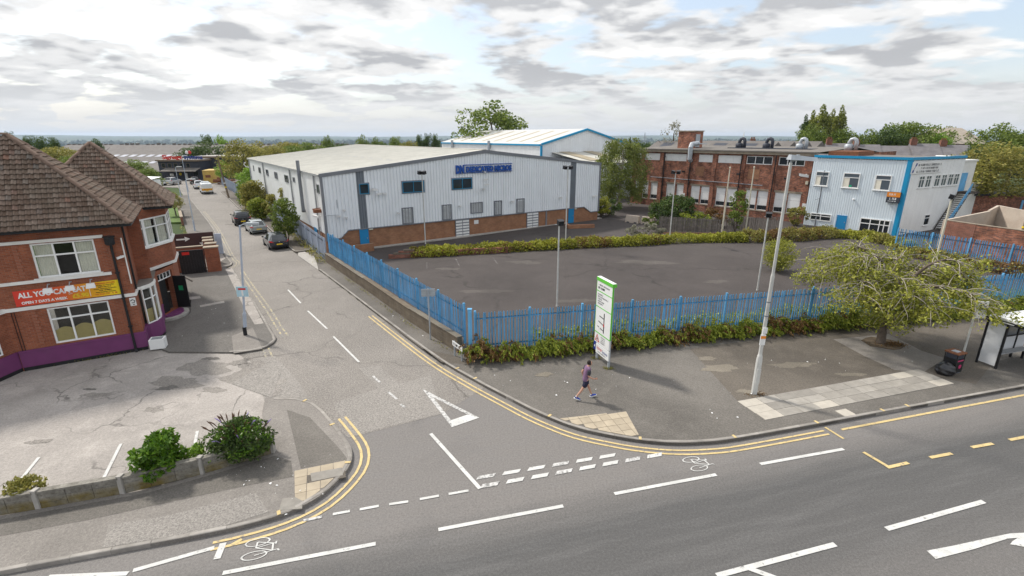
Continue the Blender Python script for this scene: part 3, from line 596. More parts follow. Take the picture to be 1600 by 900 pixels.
# bicycle symbols
def bicycle(origin, ang, s):
    mb = MB(); w = 0.045*s
    def seg(a, b, ww=w):
        a, b = Vector(a)*s, Vector(b)*s; d = (b-a).normalized(); n = Vector((-d.y,d.x))*ww/2
        mb.add([(*(a-n),0),(*(b-n),0),(*(b+n),0),(*(a+n),0)], [(0,1,2,3)])
    for cx in (-0.5, 0.5):
        ri, ro = 0.27*s, 0.27*s+w; n = 20
        vs = [(cx*s+r*math.cos(2*math.pi*k/n), r*math.sin(2*math.pi*k/n), 0.0) for r in (ri, ro) for k in range(n)]
        mb.add(vs, [(k,n+k,n+(k+1)%n,(k+1)%n) for k in range(n)])
    for a, b in (((-.5,0),(-.05,.0)),((-.5,0),(-.18,.42)),((-.05,0),(-.2,.46)),((-.05,0),(.36,.42)),((-.2,.4),(.36,.42)),((.5,0),(.33,.55)),((.33,.55),(.47,.58)),((-.3,.47),(-.1,.47))): seg(a, b)
    mb.v = [(x, y*2.2, i*0.00002) for i, (x, y, z) in enumerate(mb.v)]
    return mb.build('bicycle_symbol', M['white_line'], main_road, (*origin, MZ), (0, 0, ang))
bicycle(G(400,858), math.radians(15.4-90), .47); bicycle(G(1086,725), math.radians(15.4-90), .47)
for a, b in (((160,752),(189,694)), ((30,753),(61,715)), ((303,703),(308.5,674))): stroke('bay_line', G(*a, .02), G(*b, .02), 0.10, 'white_line', forecourt, z=0.036)

# ------------------------------------------------------------------ paving slabs, every one a piece
def slab_box(o, du, dv, a, b, c, d, z0, z1):
    P = [o+du*x+dv*y for x, y in ((a,c),(b,c),(b,d),(a,d))]
    return MB().prism([tuple(p) for p in P], z0, z1)
o = Vector(G(1152,627,PT)); du = (Vector(G(1412,581,PT))-o).normalized(); dv = Vector((du.y,-du.x))
for i in range(11):
    for j in range(3):
        x0 = i*0.93 + j*0.02
        pale = (i, j) in ((0,0),(0,1),(0,2),(9,0),(10,2),(3,2))
        slab_box(o, du, dv, x0+.008, x0+.922, j*.5+.008, j*.5+.492, PT-.02, PT+.012+R.uniform(0,.008)).build('paving_slab', M['slab_pale' if pale else 'slab'], pave_right)
slab_box(o, du, dv, 3.2, 3.75, 1.75, 2.2, PT-.02, PT+.012).build('paving_slab', M['slab_pale'], pave_right)
def inside(p, poly):
    c = False; n = len(poly)
    for i in range(n):
        a, b = poly[i], poly[(i+1)%n]
        if (a[1] > p[1]) != (b[1] > p[1]) and p[0] < (b[0]-a[0])*(p[1]-a[1])/(b[1]-a[1])+a[0]: c = not c
    return c
def clip_convex(poly, win):
    """Sutherland-Hodgman: poly clipped by a convex counter-clockwise window"""
    out = [Vector(p) for p in poly]
    for a, b in zip(win, win[1:]+win[:1]):
        a, b = Vector(a), Vector(b); src, out = out, []
        side = lambda p: (b-a).cross(p-a)
        for p, q in zip(src, src[1:]+src[:1]):
            sp_, sq = side(p), side(q)
            if sp_ >= 0: out.append(p)
            if sp_*sq < 0: out.append(p+(q-p)*(sp_/(sp_-sq)))
        if len(out) < 3: return []
    return out
def ccw(poly):
    return poly if sum(a[0]*b[1]-b[0]*a[1] for a, b in zip(poly, poly[1:]+poly[:1])) > 0 else poly[::-1]
def tactile(o, du, poly, par, skip=None):
    dv = Vector((-du.y, du.x)); s = 0.4; poly = ccw([tuple(p) for p in poly])
    for i in range(-14, 15):
        for j in range(-14, 15):
            q = [o+du*(i+x)*s+dv*(j+y)*s for x, y in ((.02,.02),(.98,.02),(.98,.98),(.02,.98))]
            if skip and inside(o+du*(i+.5)*s+dv*(j+.5)*s, skip): continue
            c = clip_convex(q, poly)
            if len(c) < 3: continue
            ar = abs(sum(a.cross(b) for a, b in zip(c, c[1:]+c[:1])))/2
            if ar > .02: MB().prism([tuple(p) for p in c], PT-.02, PT+.012+R.uniform(0,.004)).build('tactile_slab', M['tactile'], par)
def kerb_run(K, off, p, q):
    k = offset(K, off); i, j = [min(range(len(k)), key=lambda n: (Vector(k[n])-Vector(t)).length) for t in (p, q)]
    return k[min(i,j):max(i,j)+1]
kr = kerb_run(KR, -.17, G(872,665,PT), G(1005,690,PT))
tr = kr+[G(978,643,PT)]
tactile(Vector(G(978,643,PT)), (Vector(G(978,643,PT))-Vector(G(862,661,PT))).normalized(), tr, pave_right)
kl = kerb_run(KL, .17, G(484,797,PT), G(549,718,PT))
tl = kl+[G(460,736,PT), G(461,777,PT)]
cover = [G(x, y, PT) for x, y in ((478,738),(538,728),(541,746),(481,757))]
tactile(Vector(G(460,736,PT)), (Vector(G(548,718,PT))-Vector(G(460,736,PT))).normalized(), tl, pave_left, cover)
MB().prism(cover, PT-.02, PT+.008).build('cover_frame', M['footway_dark'], pave_left)
MB().prism([G(x, y, PT) for x, y in ((485,740),(534,731),(536,743),(487,753))], PT, PT+.016).build('inspection_cover', M['slab'], pave_left)
MB().prism([G(x, y, PT) for x, y in ((436,798),(441,779),(474,776),(472,795))], PT-.02, PT+.014).build('inspection_cover', M['slab'], pave_left)
# ------------------------------------------------------------------ building kit (a wall's face looks along its local -y)
class Face:
    def __init__(s, par, o, rz): s.par, s.o, s.rz = par, o, rz; s.c, s.s = math.cos(rz), math.sin(rz)
    def p(s, x, y=0.0, z=0.0): return (s.o[0]+x*s.c-y*s.s, s.o[1]+x*s.s+y*s.c, z)
    def put(s, mb, name, m, par=None, x=0, y=0, z=0, **k): return mb.build(name, m, par or s.par, s.p(x, y, z), (0, 0, s.rz), **k)
def face_pq(par, p, q): return Face(par, p, math.atan2(q[1]-p[1], q[0]-p[0]))
def wall_open(mb, x0, x1, z0, z1, ops, y=0.0, depth=0.18, m=0):
    xs = sorted({x0, x1, *[v for o in ops for v in o[:2]]}); zs = sorted({z0, z1, *[v for o in ops for v in o[2:4]]})
    for i in range(len(xs)-1):
        for j in range(len(zs)-1):
            cx, cz = (xs[i]+xs[i+1])/2, (zs[j]+zs[j+1])/2
            if any(o[0] < cx < o[1] and o[2] < cz < o[3] for o in ops): continue
            mb.add([(xs[i],y,zs[j]),(xs[i+1],y,zs[j]),(xs[i+1],y,zs[j+1]),(xs[i],y,zs[j+1])], [(0,1,2,3)], m)
    for a, b, c, d in [o[:4] for o in ops]:
        Y = y+depth
        mb.add([(a,y,c),(b,y,c),(b,y,d),(a,y,d),(a,Y,c),(b,Y,c),(b,Y,d),(a,Y,d)], [(0,1,5,4),(2,3,7,6),(1,2,6,5),(3,0,4,7)], m)
    return mb
def rib_wall(mb, x0, x1, zt, zb, ops=(), pitch=0.3, depth=0.035, y=0.0, m=0):
    prof = []; n = max(1, round((x1-x0)/pitch)); pt = (x1-x0)/n
    for i in range(n):
        b = x0+i*pt; prof += [(b, y), (b+.62*pt, y), (b+.70*pt, y+depth), (b+.92*pt, y+depth)]
    prof.append((x1, y))
    for (a, ya), (b, yb) in zip(prof, prof[1:]):
        c = (a+b)/2; iv = [(zb(c), zt(c))]
        for o in ops:
            if o[0] < c < o[1]:
                nv = []
                for lo, hi in iv:
                    if o[2] > lo: nv.append((lo, min(hi, o[2])))
                    if o[3] < hi: nv.append((max(lo, o[3]), hi))
                iv = [(l, h) for l, h in nv if h-l > 1e-4]
        for k, (lo, hi) in enumerate(iv):
            la, lb = (zb(a), zb(b)) if lo == zb(c) else (lo, lo); ha, hb = (zt(a), zt(b)) if hi == zt(c) else (hi, hi)
            mb.add([(a,ya,la),(b,yb,lb),(b,yb,hb),(a,ya,ha)], [(0,1,2,3)], m)
    return mb
def window(F, x0, x1, z0, z1, cols=(1,), rows=(1,), fm='upvc', gm='glass_dark', fw=0.06, mw=0.05, y0=-0.03, y1=0.05, sill=None, name='window', bars=None, panes=True):
    W, Hh = x1-x0, z1-z0; mb = MB()
    mb.box(0,y0,0,fw,y1,Hh).box(W-fw,y0,0,W,y1,Hh).box(fw,y0,0,W-fw,y1,fw).box(fw,y0,Hh-fw,W-fw,y1,Hh)
    def cuts(fr, a, b):
        t = sum(fr); c = [a]
        for f in fr: c.append(c[-1]+(b-a)*f/t)
        return c
    cx, cz = cuts(cols, fw, W-fw), cuts(rows, fw, Hh-fw)
    for x in cx[1:-1]: mb.box(x-mw/2,y0+.004,fw,x+mw/2,y1-.004,Hh-fw)
    for i, z in enumerate(cz[1:-1]):
        for j in range(len(cx)-1): mb.box(cx[j]+(mw/2 if j else 0),y0+.008,z-mw/2,cx[j+1]-(mw/2 if j < len(cx)-2 else 0),y1-.008,z+mw/2)
    if sill: mb.box(-.08,y0-sill,-.06,W+.08,y1,-.002)
    w = F.put(mb, name, M[fm], x=x0, z=z0)
    if panes:
        for i in range(len(cx)-1):
            for j in range(len(cz)-1):
                MB().box(cx[i],y0+.035,cz[j],cx[i+1],y0+.043,cz[j+1]).build('pane', M[gm], w)
    return w
def door(F, x0, x1, z0, z1, m, y=-0.05, handle=True):
    mb = MB().box(0,y,0,x1-x0,y+.06,z1-z0); w = x1-x0; h = z1-z0
    mb.box(-.05,y-.01,0,-.001,y+.07,h+.05).box(w+.001,y-.01,0,w+.05,y+.07,h+.05).box(-.001,y-.01,h+.001,w+.001,y+.07,h+.05)
    d = F.put(mb, 'door', M[m], x=x0, z=z0)
    if handle: MB().box(w-.14,y-.05,h*.48,w-.10,y+.001,h*.48+.16).build('handle', M['galv'], d)
    return d
def cctv(F, x, z, y=-0.05, s=1.0, rz=0.5, m='white_board', name='camera_housing'):
    mb = MB().tube([(0,0,0),(0,-.22*s,-.03*s)], .022*s).box(-.04*s,-.01,-.06*s,.04*s,.01,.06*s)
    c, q = math.cos(rz), math.sin(rz); b = MB().box(-.2*s,-.055*s,-.05*s,.2*s,.055*s,.06*s).box(-.24*s,-.065*s,.062*s,.2*s,.065*s,.075*s).tube([(-.2*s,0,0),(-.23*s,0,0)], .04*s)
    b.v = [(u*c-v*q, u*q+v*c-.25*s, w-.02*s-u*.15) for u, v, w in b.v]; mb.add(b.v, b.f)
    return F.put(mb, name, M[m], x=x, y=y, z=z)
def downpipe(F, x, z0, z1, m='trim_grey', r=0.05, y=-0.10, name='downpipe'):
    mb = MB().tube([(0,y,z0),(0,y,z1)], r, 8)
    for k in range(int((z1-z0)/1.8)+1): mb.box(-r*1.5,y-r*.3,z0+.3+k*1.8,r*1.5,-.005,z0+.36+k*1.8)
    return F.put(mb, name, M[m], x=x)

def scribble(par, x0, x1, z, h, seed, y, m):
    """a row of print too small to read: short strokes of letter size"""
    rr = random.Random(seed); mb = MB(); x = x0; w = h*.55
    while x < x1-w:
        if rr.random() < .14: x += w*.8; continue
        k = rr.random(); t = h*.2; a = w*.78
        mb.add([(x,y,z),(x+t,y,z),(x+t,y,z+h),(x,y,z+h)], [(0,1,2,3)])
        if k < .7: mb.add([(x+t,y,z+h-t),(x+a,y,z+h-t),(x+a,y,z+h),(x+t,y,z+h)], [(0,1,2,3)])
        if k > .3: mb.add([(x+t,y,z),(x+a,y,z),(x+a,y,z+t),(x+t,y,z+t)], [(0,1,2,3)])
        if .2 < k < .8: mb.add([(x+a-t,y-.0005,z+t),(x+a,y-.0005,z+t),(x+a,y-.0005,z+h-t),(x+a-t,y-.0005,z+h-t)], [(0,1,2,3)])
        x += w
    return setp(mb.build('print_row', M[m], par), kind='stuff')
# ------------------------------------------------------------------ the pub
pub = thing('pub', 'red brick pub with tiled hipped roofs, white windows and purple plinth', 'pub', (-18.94,23.70,0), math.radians(32))
PF = Face(pub, (0,0), 0.0)                       # front wall, x from -9 to 0
PS = Face(pub, (0,0), math.pi/2)                 # side wall, x' runs back along +y, looks along +x
ops = [(-3.40,-1.10,1.10,2.88),(-3.35,-1.08,4.34,5.94)]
mb = MB(); wall_open(mb, -9.0, 0.0, 0.0, 6.62, ops + [(-8.3,-6.4,4.34,5.94)], 0.0, 0.2)
mb.add([(-9,8,0),(-9,0,0),(-9,0,6.62),(-9,8,6.62)], [(0,1,2,3)])
mb.build('wall', M['pub_brick'], pub)
# side walls: front block, stepped out middle, canted door bay and rear block
mb = MB()
sw = [(0,0),(0,2.6),(0.6,2.6),(0.6,4.75),(1.45,6.35),(1.45,10.2),(1.45,11.6),(-5.5,11.6)]
for (a, b) in zip(sw, sw[1:]):
    L = math.hypot(b[0]-a[0], b[1]-a[1]); f = face_pq(pub, a, b); t = MB()
    if a == (0.6,4.75): wall_open(t, 0, L, 0.18, 3.0, [(0.12, L-0.25, 0.28, 2.75)], 0, 0.35)
    else: wall_open(t, 0, L, 0, 3.0 if a[1] < 7 and a[0] > 0.3 else 6.55, [(0.25,0.95,3.9,5.6)] if a == (0,0) and False else [], 0, .2)
    mb.add([f.p(*v[:2], v[2]) for v in t.v], t.f)
wall_side_pub = mb.build('wall', M['pub_brick'], pub)
# upper side wall over the stepped-out ground floor
f = face_pq(pub, (0,2.6), (0,5.2)); f.put(MB().add([(0,0,3.0),(2.6,0,3.0),(2.6,0,6.55),(0,0,6.55)], [(0,1,2,3)]), 'wall', M['pub_brick'])
MB().prism([(0,2.6),(0.62,2.6),(0.62,4.9),(0.0,4.9)], 2.96, 3.06).build('flat_roof', M['felt_roof'], pub)
# quoin strips of toothed brick beside the windows
for x in (-3.95, -0.62):
    for z0, n in ((1.2, 12), (4.45, 10)):
        for k in range(n):
            MB().box(0,-.028,0,.22 if k % 2 else .16,-.003,.135).build('quoin', M['pub_brick_light'], pub, (x, 0, z0+k*.15))
# plinth: purple render over a black base, front and left bay
MB().box(-4.75,-.06,.20,.06,.0,.93).box(-4.75,-.09,.93,.09,.0,1.02).build('plinth', M['purple'], pub)
MB().box(-4.74,-.05,-.02,.05,.0,.20).build('plinth_base', M['black_paint'], pub)
MB().box(0.001,0.0,.20,.06,1.0,.93).box(0.001,0.0,.93,.09,1.0,1.02).build('plinth', M['purple'], pub)
MB().box(.6,2.62,.20,.66,4.72,.93).box(.6,2.62,.93,.69,4.72,1.02).build('plinth', M['purple'], pub)
f = face_pq(pub, (1.45,6.36), (1.45,11.6)); f.put(MB().box(0,-.06,.2,5.2,0,1.0), 'plinth', M['purple'])
# white string courses
for z0, z1, d, x1 in ((2.94,3.10,.07,.07), (4.16,4.30,.08,-.70), (5.98,6.12,.07,-.70)):
    MB().box(-9,-d,z0,x1,-.002,z1).build('string_course', M['white_paint'], pub)
MB().box(0.002,0.0,2.942,.07,1.05,3.098).build('string_course', M['white_paint'], pub)
# left ground floor bay, only its canted flank in view
bay = MB(); f = face_pq(pub, (-5.45,-.85), (-4.85,-.0)); L = math.hypot(.6,.85)
t = MB(); wall_open(t, 0, L, 1.0, 2.94, [(0.0,.52,1.1,2.75)], 0, .15); bay.add([f.p(*v[:2], v[2]) for v in t.v], t.f)
bay.add([(-8,-.85,1.0),(-5.45,-.85,1.0),(-5.45,-.85,2.94),(-8,-.85,2.94)], [(0,1,2,3)])
bay.build('bay_wall', M['pub_brick'], pub)
MB().prism([(-8,-.92),(-5.42,-.92),(-4.78,-.0),(-8,-.0)], .2, 1.0).build('bay_plinth', M['purple'], pub)
MB().prism([(-8,-.90),(-5.43,-.90),(-4.79,-.0),(-8,-.0)], -.02, .2).build('bay_plinth_base', M['black_paint'], pub)
MB().prism([(-8,-.95),(-5.41,-.95),(-4.76,-.0),(-8,-.0)], 2.92, 3.12).build('bay_cornice', M['white_paint'], pub)
window(f, 0.02, .50, 1.12, 2.74, (1,), (2,1), gm='glass_dark')
# windows, with curtains or blinds behind clear glass
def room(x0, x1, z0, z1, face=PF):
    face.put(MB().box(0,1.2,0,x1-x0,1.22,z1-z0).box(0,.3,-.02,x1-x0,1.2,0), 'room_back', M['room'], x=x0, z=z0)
w1 = window(PF, -3.35, -1.08, 4.34, 5.94, (1.05,1.15,1.05), (1.15,0.62), gm='glass_clear', y0=.04, y1=.12, fw=.075, mw=.07)
w2 = window(PF, -3.40, -1.10, 1.10, 2.88, (1.05,1.15,1.05), (1.25,0.55), gm='glass_clear', y0=.04, y1=.12, fw=.075, mw=.07)
PF.put(MB().box(-3.5,-.09,4.30,-1.0,.1,4.345), 'sill', M['white_paint'])
room(-3.4,-1.0,1.0,2.95); room(-3.4,-1.0,4.3,6.0)
def drape(face, par, x0, x1, z0, z1, y, m='curtain', amp=.035, waves=6):
    n = waves*6; a = [(x0+(x1-x0)*i/n, y+amp*math.sin(i/6*2*math.pi+x0), z0) for i in range(n+1)]; b = [(x, yy, z1) for x, yy, _ in a]
    return MB().strip(a, b).build('curtain', M[m], par, smooth=True)
drape(PF, w1, .10, .72, .05, 1.50, .15, amp=.02); drape(PF, w1, 1.52, 2.2, .05, 1.50, .15, amp=.02)
for k in range(3):                               # scalloped ochre half blinds
    n = 12; x0 = .09+k*.715; wd = .69
    a = [(x0+wd*i/n, .11, .06) for i in range(n+1)]; b = [(x0+wd*i/n, .11, .62+.14*math.sin(math.pi*i/n)+.05*k) for i in range(n+1)]
    MB().strip(a, b).build('blind', M['blind_ochre'], w2)
# lower side bay: canted, with a flat lead roof
lb = [(0,.95),(.18,1.0),(.55,1.45),(.70,1.95),(.70,2.45),(.6,2.6)]
MB().prism([(0,.9)]+[(x+.05,y-.02) for x, y in lb[1:]]+[(0,2.65)], 2.98, 3.12).build('bay_cornice', M['white_paint'], pub)
MB().prism([(0,.95)]+[(x-.02,y) for x, y in lb[1:]]+[(0,2.6)], 3.12, 3.16).build('bay_roof', M['felt_roof'], pub)
MB().prism([(0,.9)]+[(x+.05,y-.02) for x, y in lb[1:]]+[(0,2.65)], .2, 1.05).build('bay_plinth', M['purple'], pub)
MB().prism([(0,.92)]+[(x+.03,y-.01) for x, y in lb[1:]]+[(0,2.63)], -.02, .2).build('bay_plinth_base', M['black_paint'], pub)
for a, b in ((lb[1],lb[2]), (lb[2],lb[3]), (lb[3],lb[4])):
    f = face_pq(pub, a, b); L = math.hypot(b[0]-a[0], b[1]-a[1])
    w = window(f, 0, L, 1.05, 2.98, (1,), (1.3,.55), gm='glass_clear', y0=-.01, y1=.06, fw=.055)
    MB().box(.05,.12,.05,L-.05,.13,.75).build('blind', M['blind_ochre'], w)
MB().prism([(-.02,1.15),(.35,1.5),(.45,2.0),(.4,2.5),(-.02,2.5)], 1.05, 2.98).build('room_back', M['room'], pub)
# oriel bay over the door, under the second hip roof
ob = [(0.0,5.0),(.45,5.55),(1.55,7.2),(1.62,9.6),(1.3,10.2)]
poly = [(-.1,5.0)] + ob[1:] + [(-.1,10.2)]
MB().prism(poly, 3.12, 4.28).build('oriel_base', M['pub_brick'], pub)
MB().prism([(-.1,4.92),(.5,5.45),(1.63,7.15),(1.72,9.65),(1.35,10.3),(-.1,10.3)], 2.96, 3.12).build('oriel_cornice', M['white_paint'], pub)
MB().prism([(-.1,4.92),(.52,5.43),(1.65,7.15),(1.72,9.65),(1.35,10.3),(-.1,10.3)], 4.28, 4.37).build('sill', M['white_paint'], pub)
for a, b, cols in ((ob[0],ob[1],(1,)), (ob[1],ob[2],(1,1)), (ob[2],ob[3],(1,1))):
    f = face_pq(pub, a, b); L = math.hypot(b[0]-a[0], b[1]-a[1])
    w = window(f, 0, L, 4.37, 6.0, cols, (1.2,.55), gm='glass_clear', y0=-.02, y1=.07, fw=.09, mw=.07)
    if L > 1: drape(f, w, .08, L*.42, .05, 1.50, .12, amp=.02, waves=4); drape(f, w, L*.62, L-.08, .05, 1.50, .12, amp=.02, waves=4)
    f.put(MB().box(-.02,.0,6.0,L+.02,.1,6.58), 'wall', M['pub_brick'])
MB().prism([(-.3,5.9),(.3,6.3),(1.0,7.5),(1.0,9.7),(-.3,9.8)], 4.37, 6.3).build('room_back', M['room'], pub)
# entrance: open black leaves, fanlight, steps
f = face_pq(pub, (0.6,4.75), (1.45,6.35)); L = math.hypot(.85,1.6)
window(f, .14, L-.27, 2.32, 2.74, (1,1,1,1), (1,), y0=.1, y1=.16, fw=.05, mw=.04, name='fanlight')
d = f.put(MB().box(0,0,0,.72,.05,2.0).box(.1,-.015,.15,.62,-.001,.9).box(.1,-.015,1.0,.62,-.001,1.85), 'door_leaf', M['black_paint'], x=.14, y=.12, z=.3)
d2 = f.put(MB().box(0,0,0,.05,.75,2.05).box(-.015,.1,.15,-.001,.65,.9).box(-.015,.1,1.0,-.001,.65,1.9), 'door_leaf', M['black_paint'], x=L-.27, y=-.72, z=.28)
MB().box(-.022,.22,1.12,-.016,.48,1.42).build('notice', mat('notice_green', (0.02,0.30,0.12), 0.5), d2)
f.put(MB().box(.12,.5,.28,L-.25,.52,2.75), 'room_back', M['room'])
f.put(MB().box(.1,.3,.2,.2,.45,2.74), 'door_frame', M['white_paint'])
n = 10
for k, (r, z) in enumerate(((.78,.27), (1.12,.14))):
    f.put(MB().prism([(L*.42+r*1.0*math.cos(math.pi+math.pi*i/n), -.02+r*.72*math.sin(math.pi+math.pi*i/n)) for i in range(n+1)], -.02, z), 'step', M['purple' if k == 0 else 'concrete'])
# gutters, fascia and downpipes
MB().box(-9,-.52,6.50,.50,-.40,6.62).box(.40,-.40,6.50,.52,5.55,6.62).build('gutter', M['black_paint'], pub)
MB().box(-9,-.40,6.55,.40,.0,6.60).build('soffit', M['black_paint'], pub)
MB().box(.1,5.78,6.50,2.0,5.90,6.62).box(1.9,5.9,6.50,2.02,12,6.62).build('gutter', M['black_paint'], pub)
MB().box(0,5.9,6.54,1.9,12,6.60).build('soffit', M['black_paint'], pub)
dp = PF.put(MB().tube([(0,-.10,5.7),(0,-.10,.15)], .055, 8).lathe([(.14,0),(.20,.06),(.20,.36),(.24,.38),(.24,.44)], 4, (0,-.2,5.62)).tube([(0,-.10,.18),(.03,-.2,.06)], .06, 8), 'downpipe', M['black_paint'], x=-.47)
for z in (4.2, 2.9, 1.4): MB().box(-.09,-.165,z,.09,-.005,z+.05).build('bracket', M['black_paint'], dp)
PF.put(MB().tube([(0,-.06,5.9),(0,-.06,3.6)], .03, 6), 'cable_duct', M['white_paint'], x=-.03)
PS.put(MB().tube([(0,-.07,6.4),(0,-.07,3.2)], .05, 6), 'downpipe', M['black_paint'], x=.35)
for dx in (0, .1): PF.put(MB().tube([(0,-.03,2.9),(0,-.03,.1)], .013, 5), 'cable', M['black_paint'], x=-4.6+dx)
cctv(PF, -.2, 5.0, s=.75, rz=math.pi+.6)
PF.put(MB().box(-.27,-.03,2.44,-.02,-.003,2.86), 'notice', M['white_board']); scribble(pub, -.25, -.05, 2.48, .05, 2, -.034, 'ink')
PF.put(MB().tube([(-.05,-.04,0),(.05,-.04,0),(.09,-.04,.1),(0,-.04,.17),(-.09,-.04,.1)], .02, 5), 'notice_emblem', M['ink'], x=-.15, z=2.6)
# tiled roofs
def tile_mat():
    m, nt, b, _ = nodes('roof_tile'); t = NT(nt); bsdf(b, .9, .15)
    c = t.ramp(t.island(), [(0,(.125,.085,.064)),(.35,(.158,.112,.086)),(.7,(.19,.14,.11)),(.93,(.235,.18,.145)),(.975,(.15,.135,.12)),(1,(.25,.14,.10))])
    p = t.obj(); c = t.mix(t.ramp(t.noise(p, .8, 6, .6), [(.45,0),(.75,.55)]), c, (.19,.165,.13)); c = t.mix(t.ramp(t.noise(p, 9, 5, .7), [(.60,0),(.74,.5)]), c, (.05,.04,.034))
    c = t.mix(1.0, c, t.ramp(t.noise(p, 30, 3), [(.3,.8),(.7,1.2)]), 'MULTIPLY'); t.l(c, b.inputs['Base Color']); return m
M['roof_tile'] = tile_mat(); M['ridge_tile'] = mat('ridge_tile', (.17,.115,.088), .9, .2, 2, .3, 20, dirt=.3, dirtcol=(.11,.09,.07), rnd=.2)
def tiles(roof, poly, e0, e1, up, row=.27, wid=.2):
    """pantiles in the plane through e0-e1 (eave) rising along 'up'; poly = corner points of the slope"""
    e0, e1, up = Vector(e0), Vector(e1), Vector(up).normalized(); ax = (e1-e0).normalized(); nr = ax.cross(up).normalized()
    if nr.z < 0: nr = -nr
    P2 = [((Vector(p)-e0).dot(ax), (Vector(p)-e0).dot(up)) for p in poly]; rr = random.Random(5); mb = MB()
    ymax = max(p[1] for p in P2); xs = [p[0] for p in P2]
    for j in range(int(ymax/row)+2):
        x = min(xs) - (j % 2)*wid*.0
        while x < max(xs):
            if inside((x+wid/2, (j+.35)*row), P2):
                h = rr.uniform(-.006,.006); tl = rr.uniform(-.012,.012)
                prof = [(0,.0),(.12,.026),(.26,.034),(.40,.02),(.52,.0),(.66,.026),(.80,.034),(.92,.016),(1,.0)] if False else [(0,0),(.2,.05),(.42,.06),(.62,.018),(.8,.0),(1,.01)]
                lo = [e0+ax*(x+wid*u)+up*(j*row-.05+tl*u)+nr*(w+.09+h) for u, w in prof]; hi = [e0+ax*(x+wid*u)+up*((j+1)*row+.01)+nr*(w+.018+h) for u, w in prof]; un = [p-nr*.085+up*.06 for p in lo]
                n = len(prof); mb.add(lo+hi+un, [(i,i+1,n+i+1,n+i) for i in range(n-1)]+[(2*n+i,2*n+i+1,i+1,i) for i in range(n-1)])
            x += wid
    o = mb.build('roof_tiles', M['roof_tile'], roof); o['kind'] = 'stuff'; return o
def hip(roof, a, b, r=.13, seg=.38):
    a, b = Vector(a), Vector(b); d = b-a; n = max(1, int(d.length/seg)); d /= n
    t = d.normalized(); sd_ = t.cross(Vector((0,0,1))).normalized(); u = sd_.cross(t)
    for k in range(n):
        p = a+d*k-t*.03; q = a+d*(k+1)+t*.03; mb = MB(); pr_ = [(math.cos(math.pi*i/6)*r, math.sin(math.pi*i/6)*r*.8) for i in range(7)]; dz = .012*(k % 2)
        lo = [p+sd_*x+u*(y+.04+dz) for x, y in pr_]; hi = [q+sd_*x+u*(y+.03+dz) for x, y in pr_]; mb.strip(lo, hi); mb.add(lo, [tuple(range(7))[::-1]]); mb.add(hi, [tuple(range(7))])
        mb.build('ridge_tile', M['ridge_tile'], roof)
def hip_roof(name, corners, ridge, ez, rzv):
    """corners: 4 eave corners in order front-left, front-right, back-right, back-left; ridge: (left,right) points"""
    fl_, fr, br, bl = [(x, y, ez) for x, y in corners]; rl, rr_ = [(x, y, rzv) for x, y in ridge]
    mb = MB().add([fl_,fr,br,bl,rl,rr_], [(0,1,5,4),(1,2,5),(2,3,4,5),(3,0,4),(3,2,1,0)]); roof = mb.build(name, M['felt_roof'], pub)
    V = Vector
    tiles(roof, [fl_,fr,rr_,rl], fl_, fr, (0, ridge[1][1]-corners[0][1], rzv-ez))
    tiles(roof, [fr,br,rr_], fr, br, (ridge[1][0]-corners[1][0], 0, rzv-ez))
    hip(roof, fr, rr_); hip(roof, br, rr_)
    if ridge[0] != ridge[1]: hip(roof, rl, rr_)
    else: hip(roof, fl_, rl)
    return roof
hip_roof('roof', [(-9,-.5),(.48,-.5),(.48,5.7),(-9,5.7)], [(-9,2.7),(-3.62,2.7)], 6.62, 10.62)
hip_roof('roof', [(-4.9,5.85),(1.98,5.85),(1.98,12.1),(-4.9,12.1)], [(-1.5,9.0),(-1.5,9.0)], 6.62, 10.2)
# banner over the lower window with its three floodlights
ban = thing('banner', 'red to yellow food banner fixed above the lower front window of the pub', 'banner', (*Vector(pub.location).xy + Vector((-4.35*math.cos(pub.rotation_euler.z), -4.35*math.sin(pub.rotation_euler.z))), 3.15), math.radians(32))
def banner_mat():
    m, nt, b, _ = nodes('banner_print'); t = NT(nt); bsdf(b, .5, .3); s = t.n('ShaderNodeSeparateXYZ'); t.l(t.obj(), s.inputs[0])
    x = t.math('DIVIDE', s.outputs[0], 3.83, True); c = t.ramp(x, [(0,(.62,.045,.03)),(.45,(.66,.12,.035)),(.70,(.75,.34,.02)),(1,(.80,.62,.02))]); t.l(c, b.inputs['Base Color']); return m
bp = MB().box(0,-.045,0,3.83,-.02,.72).build('panel', banner_mat(), ban)
lettering('ALL YOU CAN EAT', .34, M['upvc'], ban, (.15,-.05,.38), width=2.42, bold=.012, name='banner_text'); lettering('OPEN 7 DAYS A WEEK', .17, M['upvc'], ban, (.2,-.05,.08), width=1.62, bold=.006, name='banner_text')
lettering('from', .09, M['upvc'], ban, (1.9,-.05,.27), width=.14, tilt=-.3, name='banner_text'); lettering('£5.90', .26, M['yellow'], ban, (2.0,-.05,.09), width=.6, bold=.008, name='banner_text')
MB().box(2.66,-.05,.06,2.68,-.046,.66).build('divider', M['upvc'], ban)
lettering('OPENING HOURS', .1, M['red'], ban, (2.86,-.05,.60), width=.82, name='banner_text')
for k, (s_, w_) in enumerate((('Monday to Thursday',.72), (None,.5), ('Friday, Saturday & Sunday',.86), (None,.5), ('Party Bookings Welcome',.76))):
    if s_: lettering(s_, .075, M['ink'], ban, (3.27,-.05,.52-k*.085), width=w_, align='CENTER', name='banner_text')
    else: scribble(ban, 3.27-w_/2, 3.27+w_/2, .52-k*.085, .05, 20+k, -.05, 'ink')
lettering('Tel: 0161 793', .1, M['red'], ban, (2.84,-.05,.07), width=.56, name='banner_text'); scribble(ban, 3.44, 3.7, .07, .075, 31, -.05, 'red')
